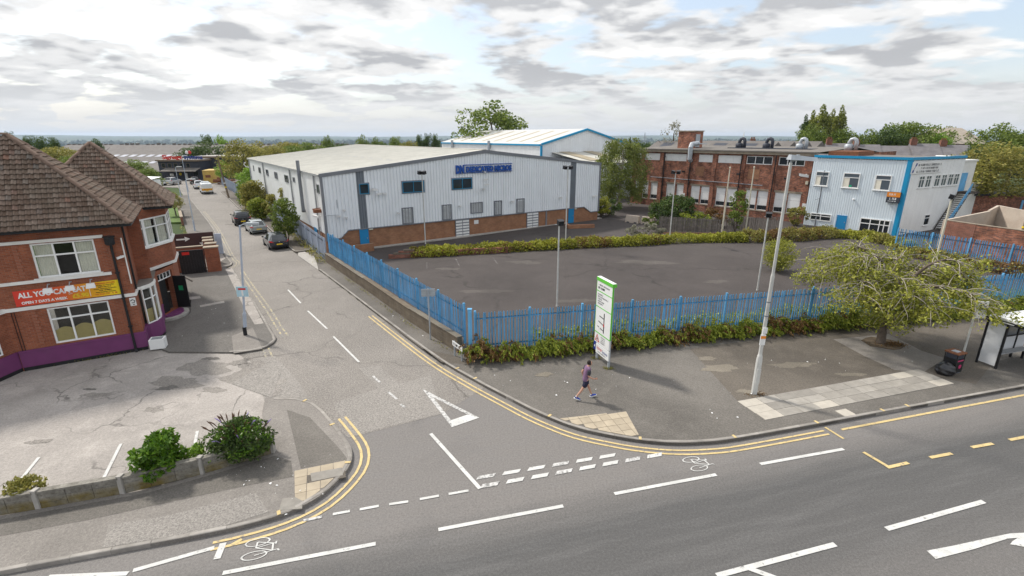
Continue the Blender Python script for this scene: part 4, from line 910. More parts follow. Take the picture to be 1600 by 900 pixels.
for k, x in enumerate((1.28, 2.06, 2.82)):
    fx = thing('floodlight', ('leftmost', 'middle', 'rightmost')[k]+' of three white floodlights in front of the food banner', 'floodlight', tuple(ban.matrix_world @ Vector((0,0,0))), 0, 'floodlights over the pub banner')
    a = ban.rotation_euler.z; p0 = Vector(ban.location)+Vector((math.cos(a)*x, math.sin(a)*x, .78)); fx.location = p0; fx.rotation_euler = (0,0,a)
    MB().tube([(0,-.01,.1),(0,-.2,.12),(0,-.42,.0)], .022, 6).lathe([(.05,0),(.05,.04)], 8, (0,-.03,.08)).build('arm', M['galv'], fx)
    MB().add([(-.19,-.52,-.22),(.19,-.52,-.22),(.17,-.34,-.24),(-.17,-.34,-.24),(-.15,-.46,.0),(.15,-.46,.0),(.15,-.34,.0),(-.15,-.34,.0)], [(3,2,1,0),(4,5,6,7),(0,1,5,4),(1,2,6,5),(2,3,7,6),(3,0,4,7)]).build('lamp_head', M['white_board'], fx)
# boxed condenser on the ground at the corner
bx_ = thing('metal_box', 'white metal box with open top on the ground at the pub corner', 'box', (-18.36,23.75,.1), math.radians(20))
MB().box(-.33,-.25,0,.33,.25,.52).build('casing', M['white_board'], bx_); MB().box(-.25,-.18,.50,.25,.18,.525).build('grille', M['trim_grey'], bx_)
for k in range(5): MB().box(-.23,-.15+k*.066,.526,.23,-.13+k*.066,.54).build('grille_bar', M['louvre'], bx_)

# yard beside the pub: gate, brick piers, painted hoarding, small lawn
ya = thing('yard_gate', 'black yard gate with a small red notice beside the pub', 'gate', (-26.19,37.92,.1), math.atan2(.77,1.53))
MB().box(0,-.03,0,1.7,.03,1.9).build('leaf', M['black_paint'], ya)
for k in range(9): MB().box(.02+k*.187,-.055,.02,.02+k*.187+.17,-.031,1.88).build('board', M['black_paint'], ya)
MB().box(.25,-.065,1.55,.75,-.056,1.78).build('notice', M['red'], ya)
yw = thing('yard_wall', 'red brick yard wall with stepped piers and pale coping stones', 'wall', (-24.55,38.65,0), math.atan2(.77,1.53))
for k, (x, y, w, h) in enumerate(((0,0,.95,2.05), (-.05,1.9,.75,2.0), (-.35,3.7,.7,1.95), (-.6,6.4,.7,1.75), (-.8,8.6,.6,1.6))):
    MB().box(x,y,0,x+w,y+.55,h).build('pier', M['pub_brick'], yw); MB().box(x-.06,y-.06,h,x+w+.06,y+.61,h+.09).build('coping', M['stone_band'], yw)
for a, b in ((.56,1.89),(2.46,3.69),(4.26,6.39),(6.96,8.59)): MB().box(.05 if a < 4 else -.4,a,0,.3 if a < 4 else -.15,b,1.3).build('panel', M['pub_brick'], yw)
MB().box(-3.4,1.2,0,-.2,1.45,2.0).build('panel', M['pub_brick'], yw); MB().box(-3.45,1.15,2.0,-.15,1.5,2.08).build('coping', M['stone_band'], yw)
hb = thing('hoarding', 'maroon yard hoarding painted with a white arrow and star', 'hoarding', (-30.6,43.6,.1), math.atan2(.77,1.53)); M['maroon'] = mat('maroon', (.055,.028,.026), .7)
MB().box(0,-.05,0,3.4,.05,2.1).build('panel', M['maroon'], hb)
MB().box(.5,-.062,1.55,1.2,-.052,1.68).add([(1.15,-.062,1.4),(1.55,-.062,1.62),(1.15,-.062,1.84)], [(0,1,2)]).build('arrow', M['white_paint'], hb)
st = [(2.45+(.28 if i % 2 == 0 else .12)*math.sin(i*math.pi/5), -.062, 1.1+(.28 if i % 2 == 0 else .12)*math.cos(i*math.pi/5)) for i in range(10)]
MB().add(st+[(2.45,-.062,1.1)], [(i,10,(i+1)%10) for i in range(10)]).build('star', M['white_paint'], hb)
MB().box(3.45,-.06,0,4.0,.04,1.9).build('steel_panel', M['galv_blue'], hb)
lawn = struct('lawn', MB().prism([(-44.5,62.6),(-42.0,62.8),(-46.8,70.2),(-51.5,76.6),(-54,75),(-49,68)], -.05, .16), M['grass'])
# neighbouring low wall along the garden
gw_ = thing('garden_wall', 'low dark brick garden wall beside the lawn', 'wall', (-41.0,61.3,0)); MB().obox((0,0), (-8.5,12.5), .25, 0, 1.0).build('panel', M['yard_brick'], gw_); MB().obox((0,0), (-8.5,12.5), .33, 1.0, 1.08).build('coping', M['stone_band'], gw_)

# ------------------------------------------------------------------ the warehouse
WA = 0.605
wh = thing('warehouse', 'large grey corrugated warehouse with brick base and blue raised lettering', 'warehouse', (-17.285,45.624,0), WA)
WL, WD, WE, WR = 34.72, 43.2, 7.28, 9.10
WF = Face(wh, (0,0), 0.0); WSd = Face(wh, (0,WD), -math.pi/2)
gab = lambda x: WE+(WR-WE)*(1-abs(x-WL/2)/(WL/2))
def wzb(x):
    if x < 1.28: return 1.36
    if x < 2.04: return 1.36+(x-1.28)/.76*.68
    if x < 32.2: return 2.04-(x-2)*.004
    if x < 33.4: return 1.92-(x-32.2)/1.2*.72
    return 1.18
M_strip = [(3.12,4.06),(29.75,30.6)]
mb = MB(); wops = [(a,b,0,12) for a, b in M_strip]
rib_wall(mb, 0, WL, lambda x: gab(x)-.1, wzb, wops, .33, .07, -.08); mb.build('cladding', M['clad'], wh)
for a, b in M_strip:
    mb = MB(); rib_wall(mb, a, b, lambda x: gab(x)-.1, lambda x: 2.03 if a < 10 else 1.88, (), .23, .04, -.07); mb.build('cladding', M['clad_grey'], wh)
mb = MB(); wall_open(mb, 0, WL, -.05, 2.1, [], .01); mb.add([(WL,.0,-.05),(WL,WD,-.05),(WL,WD,2.1),(WL,.0,2.1)], [(0,1,2,3)]); mb.build('wall', M['ware_brick'], wh)
mb = MB(); rib_wall(mb, 0, WD, lambda x: WE-.05, lambda x: 1.86, (), .30, .035, -.05); WSd.put(mb, 'cladding', M['clad_white'])
mb = MB(); wall_open(mb, 0, WD, -.05, 1.95, [], .0); WSd.put(mb, 'wall', M['ware_brick'])
f = Face(wh, (WL,0), math.pi/2); mb = MB(); rib_wall(mb, 0, WD, lambda x: WE-.05, lambda x: 1.2, (), .30, .035, -.05); f.put(mb, 'cladding', M['clad'])
f = Face(wh, (WL,WD), math.pi); mb = MB(); rib_wall(mb, 0, WL, gab, lambda x: 0, (), .6, .035, 0); f.put(mb, 'cladding', M['clad'])
# flashing where cladding meets brick, along the stepped line
pts = [(0,1.36),(1.28,1.36),(2.04,2.04),(32.2,1.92),(33.4,1.18),(WL,1.18)]; mb = MB()
for (a, za), (b, zb_) in zip(pts, pts[1:]): mb.add([(a,-.10,za-.05),(b,-.10,zb_-.05),(b,-.10,zb_+.05),(a,-.10,za+.05),(a,.0,za-.05),(b,.0,zb_-.05),(b,.0,zb_+.05),(a,.0,za+.05)], [(0,1,2,3),(3,2,6,7),(1,0,4,5)])
mb.build('flashing', M['trim_grey'], wh)
# verge trims, corner posts, eaves gutters
for s_ in (0, 1):
    x0, x1 = (-.12, WL/2) if s_ == 0 else (WL/2, WL+.12); z0, z1 = gab(max(0,min(WL,x0))), gab(max(0,min(WL,x1))); mb = MB()
    mb.add([(x0,-.16,z0-.22),(x1,-.16,z1-.22),(x1,-.16,z1+.10),(x0,-.16,z0+.10),(x0,.1,z0-.22),(x1,.1,z1-.22),(x1,.1,z1+.10),(x0,.1,z0+.10)], [(0,1,2,3),(3,2,6,7),(1,0,4,5),(0,3,7,4),(2,1,5,6)])
    mb.build('verge_trim', M['trim_grey'], wh)
for x in (-.10, WL-.10): MB().box(x,-.14,1.2,x+.22,.06,WE-.1).build('corner_trim', M['trim_grey'], wh)
WSd.put(MB().box(0,-.2,WE-.16,WD,-.04,WE+.02), 'gutter', M['louvre'])
mb = MB()
for s_ in (0, 1):
    xa, xb = (-.22, WL/2) if s_ == 0 else (WL+.22, WL/2); za, zb_ = WE+.02, WR+.12
    q = [(xa,-.1,za),(xb,-.1,zb_),(xb,WD+.1,zb_),(xa,WD+.1,za)]; mb.add(q, [(0,1,2,3)] if s_ == 0 else [(3,2,1,0)])
    y = 1.0
    while y < WD:
        mb.add([(xa,y,za),(xa,y+.05,za+.045),(xa,y+.10,za),(xb,y,zb_),(xb,y+.05,zb_+.045),(xb,y+.10,zb_)], [(0,1,4,3),(1,2,5,4)]); y += 1.0
roof = mb.build('roof', M['roof_sheet'], wh)
MB().box(WL/2-.25,-.12,WR+.10,WL/2+.25,WD+.1,WR+.17).build('ridge_cap', M['roof_sheet'], roof)
for k in range(14):
    y = 3.5+k*2.8; x = 8.2; z = gab(x)+.09; MB().add([(x-.18,y,z-.018),(x+.18,y,z+.022),(x+.18,y+1.3,z+.022),(x-.18,y+1.3,z-.018)], [(0,1,2,3)]).build('roof_vent', M['louvre'], roof)
# openings on the gable
for a, b, c, d, cols in ((3.42,4.3,5.36,6.3,(1,)), (7.73,10.03,5.21,6.28,(1,1)), (13.31,15.65,5.24,6.32,(1,1))):
    WF.put(MB().box(a-.1,-.11,c-.1,b+.1,-.02,d+.1), 'window_surround', M['trim_grey']); window(WF, a, b, c, d, cols, (1,), fm='trim_blue', gm='glass_dark', fw=.045, mw=.045, y0=-.17, y1=-.08)
for a, b, c, d in ((7.5,8.71,2.1,3.74), (11.95,13.1,2.08,3.71), (15.45,17.0,2.48,3.68), (18.5,19.55,2.04,3.66), (21.54,22.7,2.0,3.69)):
    w = WF.put(MB().box(0,-.14,0,.1,0,d-c).box(b-a-.1,-.14,0,b-a,0,d-c).box(.1,-.14,d-c-.1,b-a-.1,0,d-c).box(.1,-.14,0,b-a-.1,0,.08).box(.1,-.03,.08,b-a-.1,0,d-c-.1), 'louvre', M['trim_grey'], x=a, z=c, y=-.02)
    n = int((d-c-.2)/.125)
    for k in range(n): MB().add([(.1,-.12,.1+k*.125),(b-a-.1,-.12,.1+k*.125),(b-a-.1,-.04,.19+k*.125),(.1,-.04,.19+k*.125)], [(0,1,2,3)]).build('slat', M['louvre'], w)
for a, b in ((13.52,15.25), (23.1,24.86)):
    w = WF.put(MB().box(0,-.08,-.02,b-a,0,1.95), 'vent_grid', M['trim_grey'], x=a, y=-.01)
    for i in range(2):
        for k in range(6): MB().box(.06+i*.85,-.11,.06+k*.315,.06+i*.85+.76,-.081,.06+k*.315+.2).build('vent_blade', M['white_board'], w)
door(WF, 3.12, 3.9, .08, 2.0, 'door_blue'); door(WF, 29.7, 30.5, .02, 1.84, 'door_blue')
WF.put(MB().box(4.0,-.13,1.86,4.4,-.02,1.98), 'bulkhead_light', M['pole_cream']); WF.put(MB().box(30.6,-.13,1.74,30.95,-.02,1.86), 'bulkhead_light', M['pole_cream'])
WF.put(MB().box(15.9,-.03,1.28,16.45,.0,1.7), 'notice', M['white_board']); WF.put(MB().box(26.0,-.05,0,26.2,-.0,2.0), 'downpipe', M['trim_grey'])
# raised sign
for z in (6.84, 7.66): WF.put(MB().box(14.75,-.2,z,20.9,-.1,z+.07), 'sign_rail', M['sign_blue'])
lettering('DEDICATED MICROS', .74, M['sign_blue'], wh, (14.95,-.2,6.99), width=5.85, bold=.04, ext=.06, name='sign_text')
lettering('DN', 1.1, M['sign_blue'], wh, (13.72,-.2,6.88), width=.98, bold=.07, ext=.06, name='sign_emblem')
# cameras and lamps on the gable
for x, z, s_ in ((4.75,5.75,2.2), (5.2,5.3,1.6), (5.75,5.3,1.6), (7.0,3.3,1.8), (1.75,4.0,1.6), (1.2,3.5,1.6), (1.85,3.3,1.6), (17.2,6.9,1.6), (17.3,6.1,1.6), (17.35,5.55,1.6), (17.0,5.1,2.2), (14.0,3.45,1.8), (20.85,3.45,1.8), (28.05,3.4,1.8), (33.7,3.25,2.0)): cctv(WF, x, z, -.07, s_*.72, R.choice((.4,math.pi-.4,.9)))
WF.put(MB().tube([(1.2,-.15,5.0),(1.2,-.1,4.2)], .03).tube([(0,-.3,3.65),(1.2,-.3,3.6)], .03), 'conduit', M['galv'])
# street side windows, pipes, flue
for s0, s1 in ((38.15,38.6), (32.2,33.8), (26.2,27.7), (20.0,21.8), (13.8,15.7), (10.4,11.25), (.55,1.3)):
    small = s1 == 11.25
    window(WSd, WD-s1, WD-s0, 5.85 if small else 5.55, 6.38, (1,1) if s1-s0 > 1.5 else (1,), (1,), fm='trim_grey', gm='glass_dark', y0=-.12, y1=-.03)
for s_ in (41.8, 29.3, 12.25, 1.9): downpipe(WSd, WD-s_, .1, WE-.1, 'louvre', .08, -.16)
WSd.put(MB().tube([(0,-.35,3.3),(0,-.35,8.3)], .17, 10).tube([(0,-.35,3.4),(-.5,-.3,3.2),(-.5,-.0,3.2)], .15, 8), 'flue', M['trim_grey'], x=WD-6.8)
door(WSd, WD-4.4, WD-3.4, .05, 1.9, 'door_blue'); WSd.put(MB().box(WD-1.2,-.7,3.8,WD-.7,-.05,4.1).tube([(WD-1.0,-.05,4.2),(WD-1.0,-.8,4.15)], .04), 'floodlight', M['rust'])
mb = MB().tube([(0,0,0),(0,-.5,.1),(0,-.75,.45),(0,-.65,.75),(0,-.45,.7)], .06, 8); WSd.put(mb, 'swan_neck_vent', M['white_board'], x=WD-42.6, y=-.05, z=5.9)
cctv(WSd, WD-37.9, 2.9, -.05, 2.0); cctv(WSd, WD-1.4, 3.4, -.05, 1.6)

# second warehouse behind, blue trim
M['roof_pale'] = mat('roof_pale', (.52,.52,.50), .6, .06, .5)
w2t = thing('warehouse', 'pale warehouse with blue edge trim and brown rooflights behind the grey warehouse', 'warehouse', (5.2,93.0,0), math.atan2(.569,.822))
L2, D2, E2, R2 = 22.0, 39.0, 9.25, 11.95; g2 = lambda x: E2+(R2-E2)*(1-abs(x-L2/2)/(L2/2))
mb = MB(); rib_wall(mb, 0, L2, g2, lambda x: -.5, (), .5, .04, 0); mb.build('cladding', M['clad'], w2t)
f2 = Face(w2t, (0,D2), -math.pi/2); mb = MB(); rib_wall(mb, 0, D2, lambda x: E2, lambda x: -.5, (), .5, .04, 0); f2.put(mb, 'cladding', M['clad_white'])
f3 = Face(w2t, (L2,0), math.pi/2); mb = MB(); rib_wall(mb, 0, D2, lambda x: E2, lambda x: -.5, (), .5, .04, 0); f3.put(mb, 'cladding', M['clad'])
r2 = MB().add([(-.2,-.2,E2),(L2/2,-.2,R2+.05),(L2/2,D2,R2+.05),(-.2,D2,E2)], [(0,1,2,3)]).add([(L2+.2,-.2,E2),(L2/2,-.2,R2+.05),(L2/2,D2,R2+.05),(L2+.2,D2,E2)], [(3,2,1,0)]).build('roof', M['roof_pale'], w2t)
for k in range(8):
    y = 3+k*4.7; pa = lambda x: E2+(R2-E2)*x/(L2/2)+.06
    MB().add([(1.2,y,pa(1.2)),(9.6,y,pa(9.6)),(9.6,y+.9,pa(9.6)),(1.2,y+.9,pa(1.2))], [(0,1,2,3)]).build('rooflight', M['roof_light'], r2)
for s_ in (0, 1):
    x0, x1 = (-.15, L2/2) if s_ == 0 else (L2/2, L2+.15); z0, z1 = g2(max(0,min(L2,x0))), g2(max(0,min(L2,x1)))
    MB().add([(x0,-.3,z0-.25),(x1,-.3,z1-.25),(x1,-.3,z1+.12),(x0,-.3,z0+.12),(x0,.0,z0+.12),(x1,.0,z1+.12)], [(0,1,2,3),(3,2,5,4)]).build('verge_trim', M['trim_blue'], w2t)
f2.put(MB().box(0,-.25,E2-.3,D2,-.01,E2), 'fascia', M['trim_blue']); MB().box(-.2,-.25,0,.2,-.05,E2-.3).build('corner_trim', M['trim_blue'], w2t)
for s_ in (17, 33): f2.put(MB().tube([(D2-s_,-.4,E2-2.5),(D2-s_,-.4,E2+.5)], .3, 8), 'flue', M['galv'])
# low pale roof between the two
an = thing('annexe', 'low cream roofed annexe between warehouse and birch tree', 'annexe', (13.5,86.0,0), math.atan2(.569,.822))
MB().box(0,0,0,13,16,6.2).build('wall', M['clad'], an); ra = MB().add([(-.3,-.3,6.2),(13.3,-.3,6.2),(13.3,16,8.6),(-.3,16,8.6)], [(0,1,2,3)]).build('roof', M['roof_sheet'], an)
for k in range(2): MB().add([(1.5+k*6,2,6.62),(4.0+k*6,2,6.62),(4.0+k*6,14,8.38),(1.5+k*6,14,8.38)], [(0,1,2,3)]).build('rooflight', M['roof_light'], ra)
# ------------------------------------------------------------------ pale blue two-storey workshop
bl = thing('workshop', 'two-storey pale corrugated workshop with bright blue corner and roof edge', 'workshop', (42.45,54.24,0))
BA = 2.25; BLn, BH, BSA, BDn = 9.55, 8.2, 0.48, 11.9
p0 = (BLn*math.cos(BA), BLn*math.sin(BA)); sv = (math.cos(BSA), math.sin(BSA))
BF = Face(bl, p0, BA-math.pi); BS = Face(bl, (0,0), BSA)
X = lambda s: BLn-s
def front_ops(): return [(X(9.05),X(7.6),4.9,6.58), (X(6.1),X(4.4),4.88,6.56), (X(2.92),X(1.4),4.85,6.5)]
mb = MB(); rib_wall(mb, 0, BLn, lambda x: BH-.02, lambda x: -.05, (), .24, .04, 0); BF.put(mb, 'cladding', M['clad_blue'])
mb = MB(); rib_wall(mb, 0, BDn, lambda x: BH-.02, lambda x: -.05, (), .28, .03, 0); BS.put(mb, 'cladding', M['clad_white'])
BF.put(MB().box(0,-.12,BH-.02,BLn+.1,.1,BH+.26), 'roof_trim', M['trim_blue']); BS.put(MB().box(-.1,-.12,BH-.018,BDn,.1,BH+.262), 'roof_trim', M['trim_blue'])
BF.put(MB().box(BLn-.32,-.09,-.05,BLn+.06,-.005,BH-.03), 'corner_trim', M['trim_blue']); BS.put(MB().box(-.06,-.085,-.05,.30,-.004,BH-.03), 'corner_trim', M['trim_blue'])
rb = [(0,0), p0, (p0[0]+sv[0]*BDn, p0[1]+sv[1]*BDn), (sv[0]*BDn, sv[1]*BDn)]
MB().prism(rb, BH-.1, BH+.12).build('roof', M['felt_roof'], bl)
for a, b, c, d in front_ops():
    w = window(BF, a, b, c, d, (1,), (1.9,.75), gm='glass_blue', fw=.09, mw=.08, y0=-.08, y1=.02, sill=.06)
    MB().box((b-a)*.45,-.052,.12,(b-a)*.6,-.048,.34).build('sticker', mat('sticker_green', (0.02,0.35,0.18)), w) if a > 3 and a < 4 else None
    MB().box(.1,-.046,.1,(b-a)*.42,-.0455,1.1).build('blind', M['curtain'], w)
window(BF, X(8.87), X(6.55), .76, 1.62, (1,1), (1.6,.7), gm='glass_dark', fw=.09, mw=.08, y0=-.08, y1=.02)
door(BF, X(5.9), X(4.95), .05, 1.62, 'door_blue', y=-.06)
window(BF, X(3.54), X(.62), .05, 1.66, (1,1,.5,.5), (1.5,.8), gm='glass_dark', fw=.10, mw=.09, y0=-.1, y1=.02, name='shopfront')
sg = BF.put(MB().box(0,-.42,0,1.2,-.04,1.15), 'projecting_sign', M['charcoal'], x=X(1.42), z=3.64)
MB().box(-.01,-.43,.62,1.21,-.421,1.14).build('sign_band', M['orange'], sg); scribble(sg, .2, 1.0, .78, .2, 7, -.436, 'upvc'); scribble(sg, .3, .95, .32, .24, 8, -.426, 'upvc'); scribble(sg, .2, .95, .12, .1, 9, -.426, 'upvc')
BF.put(MB().lathe([(.13,0),(.13,.05),(.09,.12)], 10), 'alarm_bell', M['white_board'], x=X(4.6), y=-.1, z=3.6)
# flank: sign board, window row, outside stair
M['stair_dark'] = mat('stair_dark', (.07,.055,.045), .9)
sb = BS.put(MB().box(0,-.10,0,6.5,-.05,1.25), 'sign_board', M['white_board'], x=.12, z=6.72)
MB().add([(.18,-.104,.12),(.5,-.104,.12),(.6,-.104,.4),(.3,-.104,.4),(.4,-.104,.4),(.5,-.104,.4),(.78,-.104,.8),(.68,-.104,.8),(.62,-.104,.8),(.9,-.104,.8),(1.05,-.104,1.12),(.74,-.104,1.12)], [(0,1,2,3),(4,5,6,7),(8,9,10,11)]).build('emblem', M['ink_blue'], sb)
scribble(sb, 1.25, 6.15, .80, .24, 3, -.106, 'ink_grey'); scribble(sb, 1.9, 5.6, .46, .22, 4, -.106, 'ink_grey'); scribble(sb, 1.1, 5.9, .10, .24, 5, -.106, 'ink_grey')
for s0 in (2.35, 3.8, 5.75, 7.25, 8.75, 10.15): window(BS, s0, s0+1.15, 5.15, 6.45, (1,1), (1.7,.7), gm='glass_blue', fw=.07, mw=.06, y0=-.07, y1=.02, sill=.05)
window(BS, 5.5, 6.7, .75, 2.0, (1,), (1.7,.7), gm='glass_dark', fw=.08, mw=.07, y0=-.07, y1=.02, sill=.05)
st = BS.put(MB().add([(8.1,-1.15,.1),(11.9,-1.15,4.3),(11.9,-1.15,4.05),(8.4,-1.15,.1)], [(0,1,2,3)]).add([(8.1,-.1,.1),(11.9,-.1,4.3),(11.9,-.1,4.05),(8.4,-.1,.1)], [(3,2,1,0)]), 'stair', M['stair_dark'])
for k in range(19):
    x = 8.15+k*.2; z = .28+k*.215; MB().box(x,-1.2,z-.05,x+.28,-.08,z).build('tread', M['stair_dark'], st)
MB().box(11.9,-1.25,4.15,14.2,-.0,4.32).build('landing', M['stair_dark'], st)
mb = MB().tube([(8.1,-1.22,1.1),(9.4,-1.22,2.5),(9.9,-1.22,2.9),(11.9,-1.22,5.2),(12.0,-1.22,5.3)], .07, 6).tube([(8.1,-1.22,.6),(11.9,-1.22,4.8)], .05, 6)
for k in range(7): mb.tube([(8.1+k*.63,-1.22,.1+k*.7),(8.1+k*.63,-1.22,1.1+k*.70)], .04, 6)
mb.build('handrail', M['fence_blue'], st)
wa_ = thing('annexe', 'tall white rendered annexe behind the pale workshop stair', 'annexe', (42.45+sv[0]*BDn, 54.24+sv[1]*BDn, 0), BSA)
fa = Face(wa_, (0,0), 0); MB().box(0,.15,0,3.4,7,7.75).build('wall', M['white_paint'], wa_); MB().box(-.05,.05,7.75,3.5,7,7.95).build('coping', M['white_paint'], wa_); door(fa, .1, 1.6, 4.33, 6.4, 'fence_blue', y=.05)
MB().box(3.4,1,0,8,7,5.0).build('wall', M['white_paint'], wa_)

# ------------------------------------------------------------------ old brick factory
BR = 2.27; FL = 27.0; K = (36.98,62.26)
fo = (K[0]+FL*math.cos(BR), K[1]+FL*math.sin(BR))
fac = thing('factory', 'long two-storey soot-stained brick factory with white boarded windows', 'factory', (*fo, 0), BR-math.pi)
FF = Face(fac, (0,0), 0); X = lambda s: FL-s
up = [(26.3,25.2),(24.9,21.95),(21.05,17.35),(15.45,13.3),(12.5,9.2),(8.45,5.05),(4.28,1.15)]
lo = [(a-.09, b+.11) for a, b in [(26.3,25.1),(24.85,23.55),(23.3,21.85),(20.45,18.95),(18.65,17.3),(16.25,14.65),(14.65,13.0),(12.3,10.72),(10.68,9.03),(8.03,6.37),(6.42,4.72),(4.22,2.6),(2.58,.85)]]
ops = [(X(a),X(b),7.05,8.1) for a, b in up] + [(X(a),X(b),1.12,3.65) for a, b in lo]
mb = MB(); wall_open(mb, 0, FL, -.05, 8.3, ops, 0, .2); mb.add([(FL,0,-.05),(FL,34,-.05),(FL,34,8.3),(FL,0,8.3)], [(0,1,2,3)]); mb.build('wall', M['old_brick'], fac)
for i, (a, b) in enumerate(up):
    if i >= 5: window(FF, X(a), X(b), 7.05, 8.1, (1,1,1), (1,), gm='glass_dark', y0=.05, y1=.12, fw=.09, mw=.10)
    else:
        w = FF.put(MB().box(0,.10,0,a-b,.14,1.05), 'window_board', M['white_board'], x=X(a), z=7.05)
        for k in range(3): MB().box((a-b)/3*k+.02,.07,.02,(a-b)/3*(k+1)-.02,.099,1.03).build('panel', M['white_board'], w)
for i, (a, b) in enumerate(lo):
    wd = a-b; w = FF.put(MB().box(0,.10,0,.07,.16,2.53).box(wd-.07,.10,0,wd,.16,2.53).box(.07,.10,2.46,wd-.07,.16,2.53).box(.07,.10,0,wd-.07,.16,.07).box(.07,.1,.62,wd-.07,.16,.69), 'window', M['upvc'], x=X(a), z=1.12)
    MB().box(.07,.085,.69,wd-.07,.12,1.62).build('shutter', M['white_board'], w); MB().box(.07,.085,1.64,wd-.07,.12,2.46).build('shutter', M['white_board'], w)
    for k in range(2): MB().box(.07+k*(wd/2-.05),.13,.07,wd/2-.02+k*(wd/2-.05),.14,.62).build('pane', M['glass_dark'], w)
    FF.put(MB().box(-.1,-.05,-.14,wd+.1,.1,-.002), 'sill', M['stone_band'], x=X(a), z=1.12); FF.put(MB().box(-.12,-.03,0,wd+.12,.02,.24), 'lintel', M['stone_band'], x=X(a), z=3.652)
for s_ in (25.0, 21.5, 17.0, 12.9, 8.8, 4.65, .45): FF.put(MB().box(-.28,-.16,-.05,.28,-.002,8.2), 'pilaster', M['old_brick'], x=X(s_))
FF.put(MB().box(-.2,-.35,8.3,FL+.1,.3,8.62), 'cornice', M['stone_band']); FF.put(MB().box(-.2,-.45,8.62,FL+.1,.3,8.78), 'gutter', M['felt_roof'])
FF.put(MB().tube([(X(23.2),-.22,4.5),(X(5.8),-.22,4.38)], .06, 8), 'service_pipe', M['trim_grey'])
for s_ in (20.95, 16.55, 9.0, 4.55): downpipe(FF, X(s_), .1, 8.3, 'black_paint', .07, -.26)
for s_, z, n in ((17.4,5.6,0),(9.1,5.7,0),(2.9,5.5,0)): FF.put(MB().box(-.2,-.6,-.12,.2,-.35,.1).tube([(0,-.36,0),(0,-.15,.05)], .03), 'floodlight', M['black_paint'], x=X(s_), z=z)
for s_, z in ((9.55,2.7),(.35,2.3),(17.2,2.2)): FF.put(MB().box(-.22,-.19,-.25,.22,-.165,.25), 'notice', M['white_board'], x=X(s_), z=z)
for s_, w_ in ((15.7,1.3),(8.0,1.5)): FF.put(MB().box(0,-.025,5.1,w_,-.002,6.4), 'blocked_opening', M['ware_brick'], x=X(s_))
cctv(FF, X(.7), 6.0, -.17, 2.4); FF.put(MB().box(-.15,-.32,-.2,.15,-.17,.2), 'alarm_box', M['pole_cream'], x=X(.45), z=5.1)
# roofs, stair tower and ducts
rf = MB().add([(-.2,.3,8.7),(FL,.3,8.7),(FL,14,9.15),(-.2,14,9.15)], [(0,1,2,3)]).add([(-.2,14,9.15),(FL,14,9.15),(FL,34,7.6),(-.2,34,7.6)], [(0,1,2,3)]).build('roof', M['felt_roof'], fac)
for k in range(4):
    y = 12+k*6.0; MB().add([(-6,y,8.4),(16,y,8.4),(16,y+3.2,9.75),(-6,y+3.2,9.75),(16,y+6,8.4),(-6,y+6,8.4)], [(0,1,2,3),(3,2,4,5),(1,4,2),(5,0,3)]).build('ridge_roof', M['asbestos'], rf)
    for j in range(4): MB().add([(-4+j*5,y+.6,8.68),(-1.8+j*5,y+.6,8.68),(-1.8+j*5,y+2.6,9.53),(-4+j*5,y+2.6,9.53)], [(0,1,2,3)]).build('rooflight', M['charcoal'], rf)
tw = FF.put(MB().box(0,4,8.6,2.7,6.6,11.3), 'stair_tower', M['old_brick'], x=X(21.6)); MB().box(-.1,3.9,11.3,2.8,6.7,11.45).build('coping', M['stone_band'], tw); MB().box(2.7,4.5,9.0,2.76,5.7,10.9).build('window', M['galv'], tw)
FF.put(MB().tube([(0,1.2,9.6),(0,-.45,9.5),(0,-.65,9.1),(0,-.65,7.4),(0,-.3,7.2)], .34, 8).box(-.9,.8,9.5,1.0,2.0,9.62), 'duct', M['galv'], x=X(16.5))
for s_, m_ in ((13.4,'rust'), (9.4,'rust'), (4.9,'galv'), (-1.0,'galv')):
    mb = MB().lathe([(.5,0),(.5,.7),(.32,.8)], 12).tube([(.0,0,.6),(.0,0,1.0),(.16,0,1.35),(.45,0,1.45),(.72,0,1.3),(.8,0,1.0),(.8,0,.1)], .24, 8)
    FF.put(mb, 'roof_cowl', M['charcoal' if m_ == 'rust' else 'galv'], x=X(s_), y=7.5, z=8.85, smooth=True)
FF.put(MB().box(X(14.5),6.2,8.82,X(3.0),8.9,9.0), 'roof_plinth', M['charcoal'])
FF.put(MB().box(FL+.3,3,8.3,FL+3.5,9,8.85), 'roof_plinth', M['rust'])

# ------------------------------------------------------------------ roofless outbuilding and garage by the right fence
def top(px, py, z): return Vector(G(px, py, z))
oz = 2.75
a, b, c = top(1478,344,oz), top(1527,351,oz), top(1640,366,oz); d = top(1546,329,3.3); e = top(1560,321,3.7); g_ = top(1640,336,3.5)
ou = thing('outbuilding', 'roofless brick outbuilding with pale rendered inner walls behind blue fence', 'outbuilding', (a.x, a.y, 0)); rel = lambda v: (v.x-a.x, v.y-a.y)
def sloped(p, q, zp, zq, w, m, name):
    dv_ = (q-p).normalized(); n = Vector((-dv_.y, dv_.x))*w/2; P = [p-n, q-n, q+n, p+n]; zz = [zp, zq, zq, zp]
    vs = [(*rel(v), 0) for v in P]+[(*rel(v), z) for v, z in zip(P, zz)]
    MB().add(vs, [(0,3,2,1),(4,5,6,7),(0,1,5,4),(1,2,6,5),(2,3,7,6),(3,0,4,7)]).build(name, M[m], ou)
